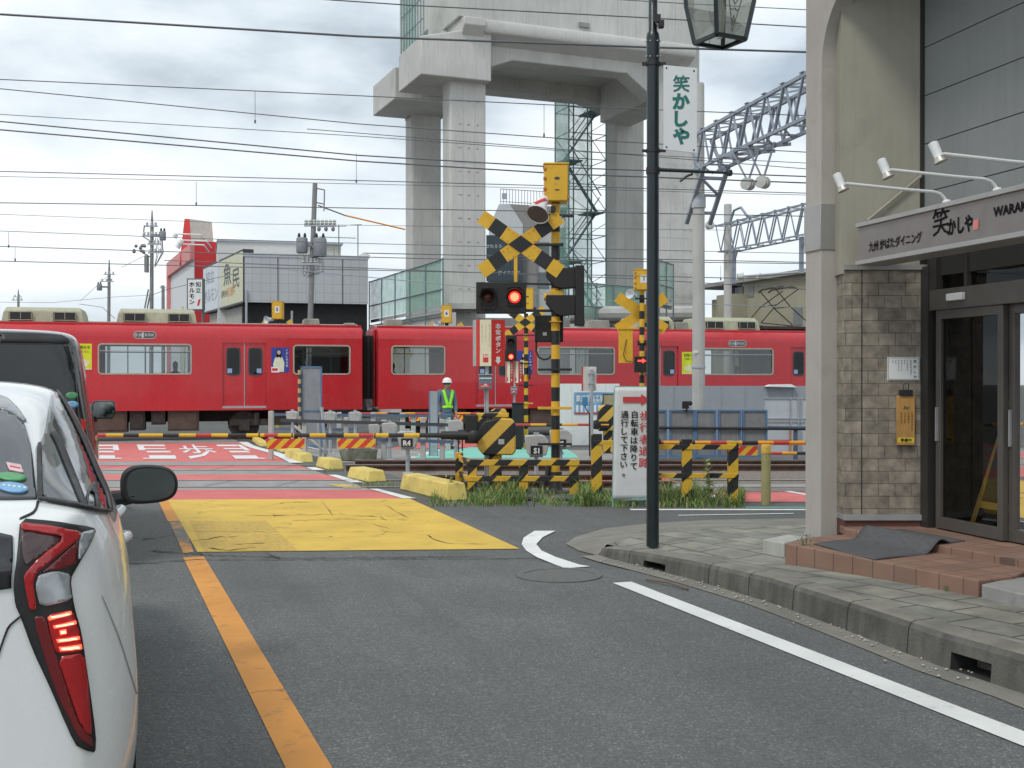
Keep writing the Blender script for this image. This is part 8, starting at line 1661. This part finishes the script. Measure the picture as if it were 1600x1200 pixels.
def vest():
    bpy.context.view_layer.update(); b, m_ = bvh_of(jo); inv = pw.matrix_basis.inverted(); mb = MB()
    def strap(pts, w, side):
        L_ = []; 
        for (x0, z0), (x1, z1) in zip(pts, pts[1:]):
            for i in range(8): t = i / 8; L_.append((x0 + (x1 - x0) * t, z0 + (z1 - z0) * t))
        L_.append(pts[-1]); rows = []
        for i, (a, c) in enumerate(L_):
            d = Vector((L_[min(i + 1, len(L_) - 1)][0] - L_[max(i - 1, 0)][0], L_[min(i + 1, len(L_) - 1)][1] - L_[max(i - 1, 0)][1])).normalized(); nx, nz = -d.y * w / 2, d.x * w / 2; r = []
            for s_ in (-1, -.33, .33, 1):
                p = Vector((a + nx * s_, side * .6, c + nz * s_)); wp = pw.matrix_basis @ p; dr = (pw.matrix_basis.to_3x3() @ Vector((0, -side, 0))); h, n_, _, dd_ = b.ray_cast(wp, dr); q = (inv @ h) if h else Vector((a, side * .06, c)); r.append(Vector((q.x, q.y + side * .012, q.z)))
            rows.append(r)
        mb.add([p for r in rows for p in r], [(i * 4 + j, i * 4 + j + 1, (i + 1) * 4 + j + 1, (i + 1) * 4 + j) for i in range(len(rows) - 1) for j in range(3)])
    for sd_ in (-1, 1):
        strap([(-.125, 1.43), (-.085, 1.25), (-.03, 1.06)], .075, sd_); strap([(.125, 1.43), (.085, 1.25), (.03, 1.06)], .075, sd_); strap([(-.15, 1.015), (0, 1.03), (.15, 1.015)], .06, sd_)
    o = mb.build('vest', 'vest_lime', pw, smooth=60); s_ = o.modifiers.new('thick', 'SOLIDIFY'); s_.thickness = .012; s_.offset = 0
vest()
pw.scale = (1.035, 1.035, 1.035)
hc = (0, -.035, 1.615)
mb = MB(); n = 20; rows = []
for zz, a, b in ((-.03, .118, .142), (-.022, .122, .150), (0, .112, .132), (.05, .104, .124), (.09, .080, .098), (.112, .045, .055), (.12, .003, .003)): rows.append([(hc[0] + a * math.cos(6.2832 * j / n), hc[1] + b * math.sin(6.2832 * j / n) - (.012 if zz < -.02 and math.sin(6.2832 * j / n) < 0 else 0), hc[2] + zz + (.02 if zz < -.015 else 0)) for j in range(n)])
mb.add([p for r in rows for p in r], [(i * n + j, i * n + (j + 1) % n, (i + 1) * n + (j + 1) % n, (i + 1) * n + j) for i in range(6) for j in range(n)]); mb.build('helmet', mat('helmet_white', (.80, .80, .80), .3, var=.02), pw, smooth=50)
mb = MB(); mb.tube([(0, -.135, 1.565), (0, -.160, 1.538), (0, -.147, 1.526)], [.008, .014, .010], 8)
for s_ in (-1, 1): mb.lathe([(.018, -.008), (.022, 0), (.012, .012)], (s_ * .082, -.035, 1.54), 10, 0, (s_, 0, 0))
mb.build('face_features', 'skin', pw); mb = MB()
for s_ in (-1, 1): mb.box(s_ * .03 - .012, s_ * .03 + .012, -.139, -.128, 1.560, 1.569); mb.box(s_ * .03 - .016, s_ * .03 + .016, -.141, -.128, 1.576, 1.582)
mb.box(-.022, .022, -.140, -.126, 1.494, 1.500); mb.build('eyes_and_mouth', mat('face_dark', (.06, .03, .025), .6), pw, smooth=0)
mb = MB(); mb.lathe([(.080, 1.535), (.086, 1.58), (.088, 1.62)], (0, -.015, 0), 14); mb.build('hair', mat('hair', (.03, .028, .026), .8), pw)
mb = MB(); mb.disc((-.0, 0, 0), .03, 0, 12); e_ = mb.build('arm_badge', mat('badge', (.30, .25, .28), .6), pw); e_.location = (-.297, .01, 1.28); e_.rotation_euler.z = R(-80)

# ================================================================ GRASS and weeds
def grass():
    mb = MB(); rnd = random.Random(3)
    def blade(x, y, h, w, lean, a, m):
        dx, dy = math.cos(a), math.sin(a); sx, sy = -dy * w / 2, dx * w / 2; p = []
        for t, ww in ((0, 1), (.5, .8), (.8, .45)): q = (x + dx * lean * t * t, y + dy * lean * t * t, zg(x, y) + h * t * (1 - .12 * t * lean / h)); p += [(q[0] - sx * ww, q[1] - sy * ww, q[2]), (q[0] + sx * ww, q[1] + sy * ww, q[2])]
        p.append((x + dx * lean, y + dy * lean, zg(x, y) + h * .9)); mb.add(p, [(0, 1, 3, 2), (2, 3, 5, 4), (4, 5, 6)], m)
    def patch(px0, px1, y0, y1, n, h0, h1, dens=None):
        for _ in range(n):
            py = rnd.uniform(y0, y1); px = rnd.uniform(px0, px1); g = G(px, py)
            v = math.sin(px * .11 + 1.3) * .5 + math.sin(px * .043) * .5 + math.sin(px * .31 + py * .2) * .35
            if v < rnd.uniform(-1.1, .4): continue
            h = rnd.uniform(h0, h1) * (.6 + .5 * max(0, v)); a = rnd.uniform(0, 6.283); blade(g.x, g.y, h, rnd.uniform(.006, .014), h * rnd.uniform(.1, 1.3), a, rnd.choice((0, 0, 1, 1, 2, 3)))
    patch(672, 960, 774, 792, 3300, .04, .17); patch(678, 735, 768, 782, 700, .10, .30); patch(755, 850, 770, 788, 1300, .10, .36); patch(905, 960, 774, 792, 900, .08, .28); patch(960, 1160, 782, 794, 2200, .04, .16); patch(1030, 1165, 770, 792, 2300, .08, .30); patch(1100, 1160, 778, 793, 800, .12, .34); patch(540, 620, 757, 762, 150, .05, .15); patch(505, 590, 735, 740, 120, .05, .15)
    o = mb.build('grass', [mat('grass_a', (.17, .29, .065), .75, var=.2, vs=4), mat('grass_b', (.115, .22, .05), .75, var=.2, vs=4), mat('grass_c', (.28, .34, .12), .8, var=.2, vs=4), mat('grass_dry', (.36, .30, .16), .85, var=.2, vs=4)], smooth=0); o['kind'] = 'stuff'
    mb = MB()
    def tuft(px, py, n, h):
        g = G(px, py)
        for _ in range(n): blade(g.x + rnd.gauss(0, .03), g.y + rnd.gauss(0, .03), h * rnd.uniform(.5, 1), .008, h * rnd.uniform(.2, .8), rnd.uniform(0, 6.28), 0)
    return
grass()
def weed(px, py, h, n, lab, hz=0, seed=1, mt='grass_b'):
    rnd = random.Random(seed); g = G(px, py, hz) if hz else G(px, py); mb = MB()
    for i in range(n):
        a = rnd.uniform(0, 6.28); L_ = h * rnd.uniform(.6, 1); le = h * rnd.uniform(.05, .35); tip = (math.cos(a) * le, math.sin(a) * le, L_); mb.tube([(0, 0, 0), (tip[0] * .4, tip[1] * .4, L_ * .6), tip], [.003, .0025, .001], 4)
        for q in range(5):
            t = rnd.uniform(.3, 1); b = rnd.uniform(0, 6.28); p = Vector((tip[0] * t * t, tip[1] * t * t, L_ * t)); s_ = h * .12; d = Vector((math.cos(b) * s_, math.sin(b) * s_, s_ * .5)); w = Vector((-d.y, d.x, 0)) * .3; mb.add([p, p + d * .5 + w, p + d, p + d * .5 - w], [(0, 1, 2, 3)])
    o = mb.build('weed', MATS[mt], loc=(g.x, g.y, hz or zg(g.x, g.y)), smooth=0); tag(o, lab, 'weed')
weed(1259, 878, .2, 7, 'small green weed growing against the riser of the lower tiled step', .16, 2); weed(1478, 926, .06, 6, 'tiny green weed at the foot of the tiled step near its right end', .17, 4)
weed(708, 782, .35, 6, 'tall thin weed in front of the longest yellow block', 0, 7, 'grass_c'); weed(1110, 790, .62, 9, 'tall seeding weed between the posts of the right striped fence', 0, 9, 'grass_c'); weed(985, 789, .30, 5, 'dry weed at the foot of the white walkers sign', 0, 11, 'grass_c'); weed(640, 739, .12, 7, 'low weed on bare ground beyond the second track', 0, 12)
# low concrete kerb in the grass below the striped fence
a, b_ = G(815, 783), G(905, 786); mb = MB(); mb.box(-.05, (b_ - a).length + .8, 0, .35, 0, .05); o = mb.build('concrete_slab', 'kerbstone', loc=(a.x, a.y, 0), smooth=0, bevel=.02); tag(o, 'weathered concrete footing slab in the grass under the striped fence', 'slab')
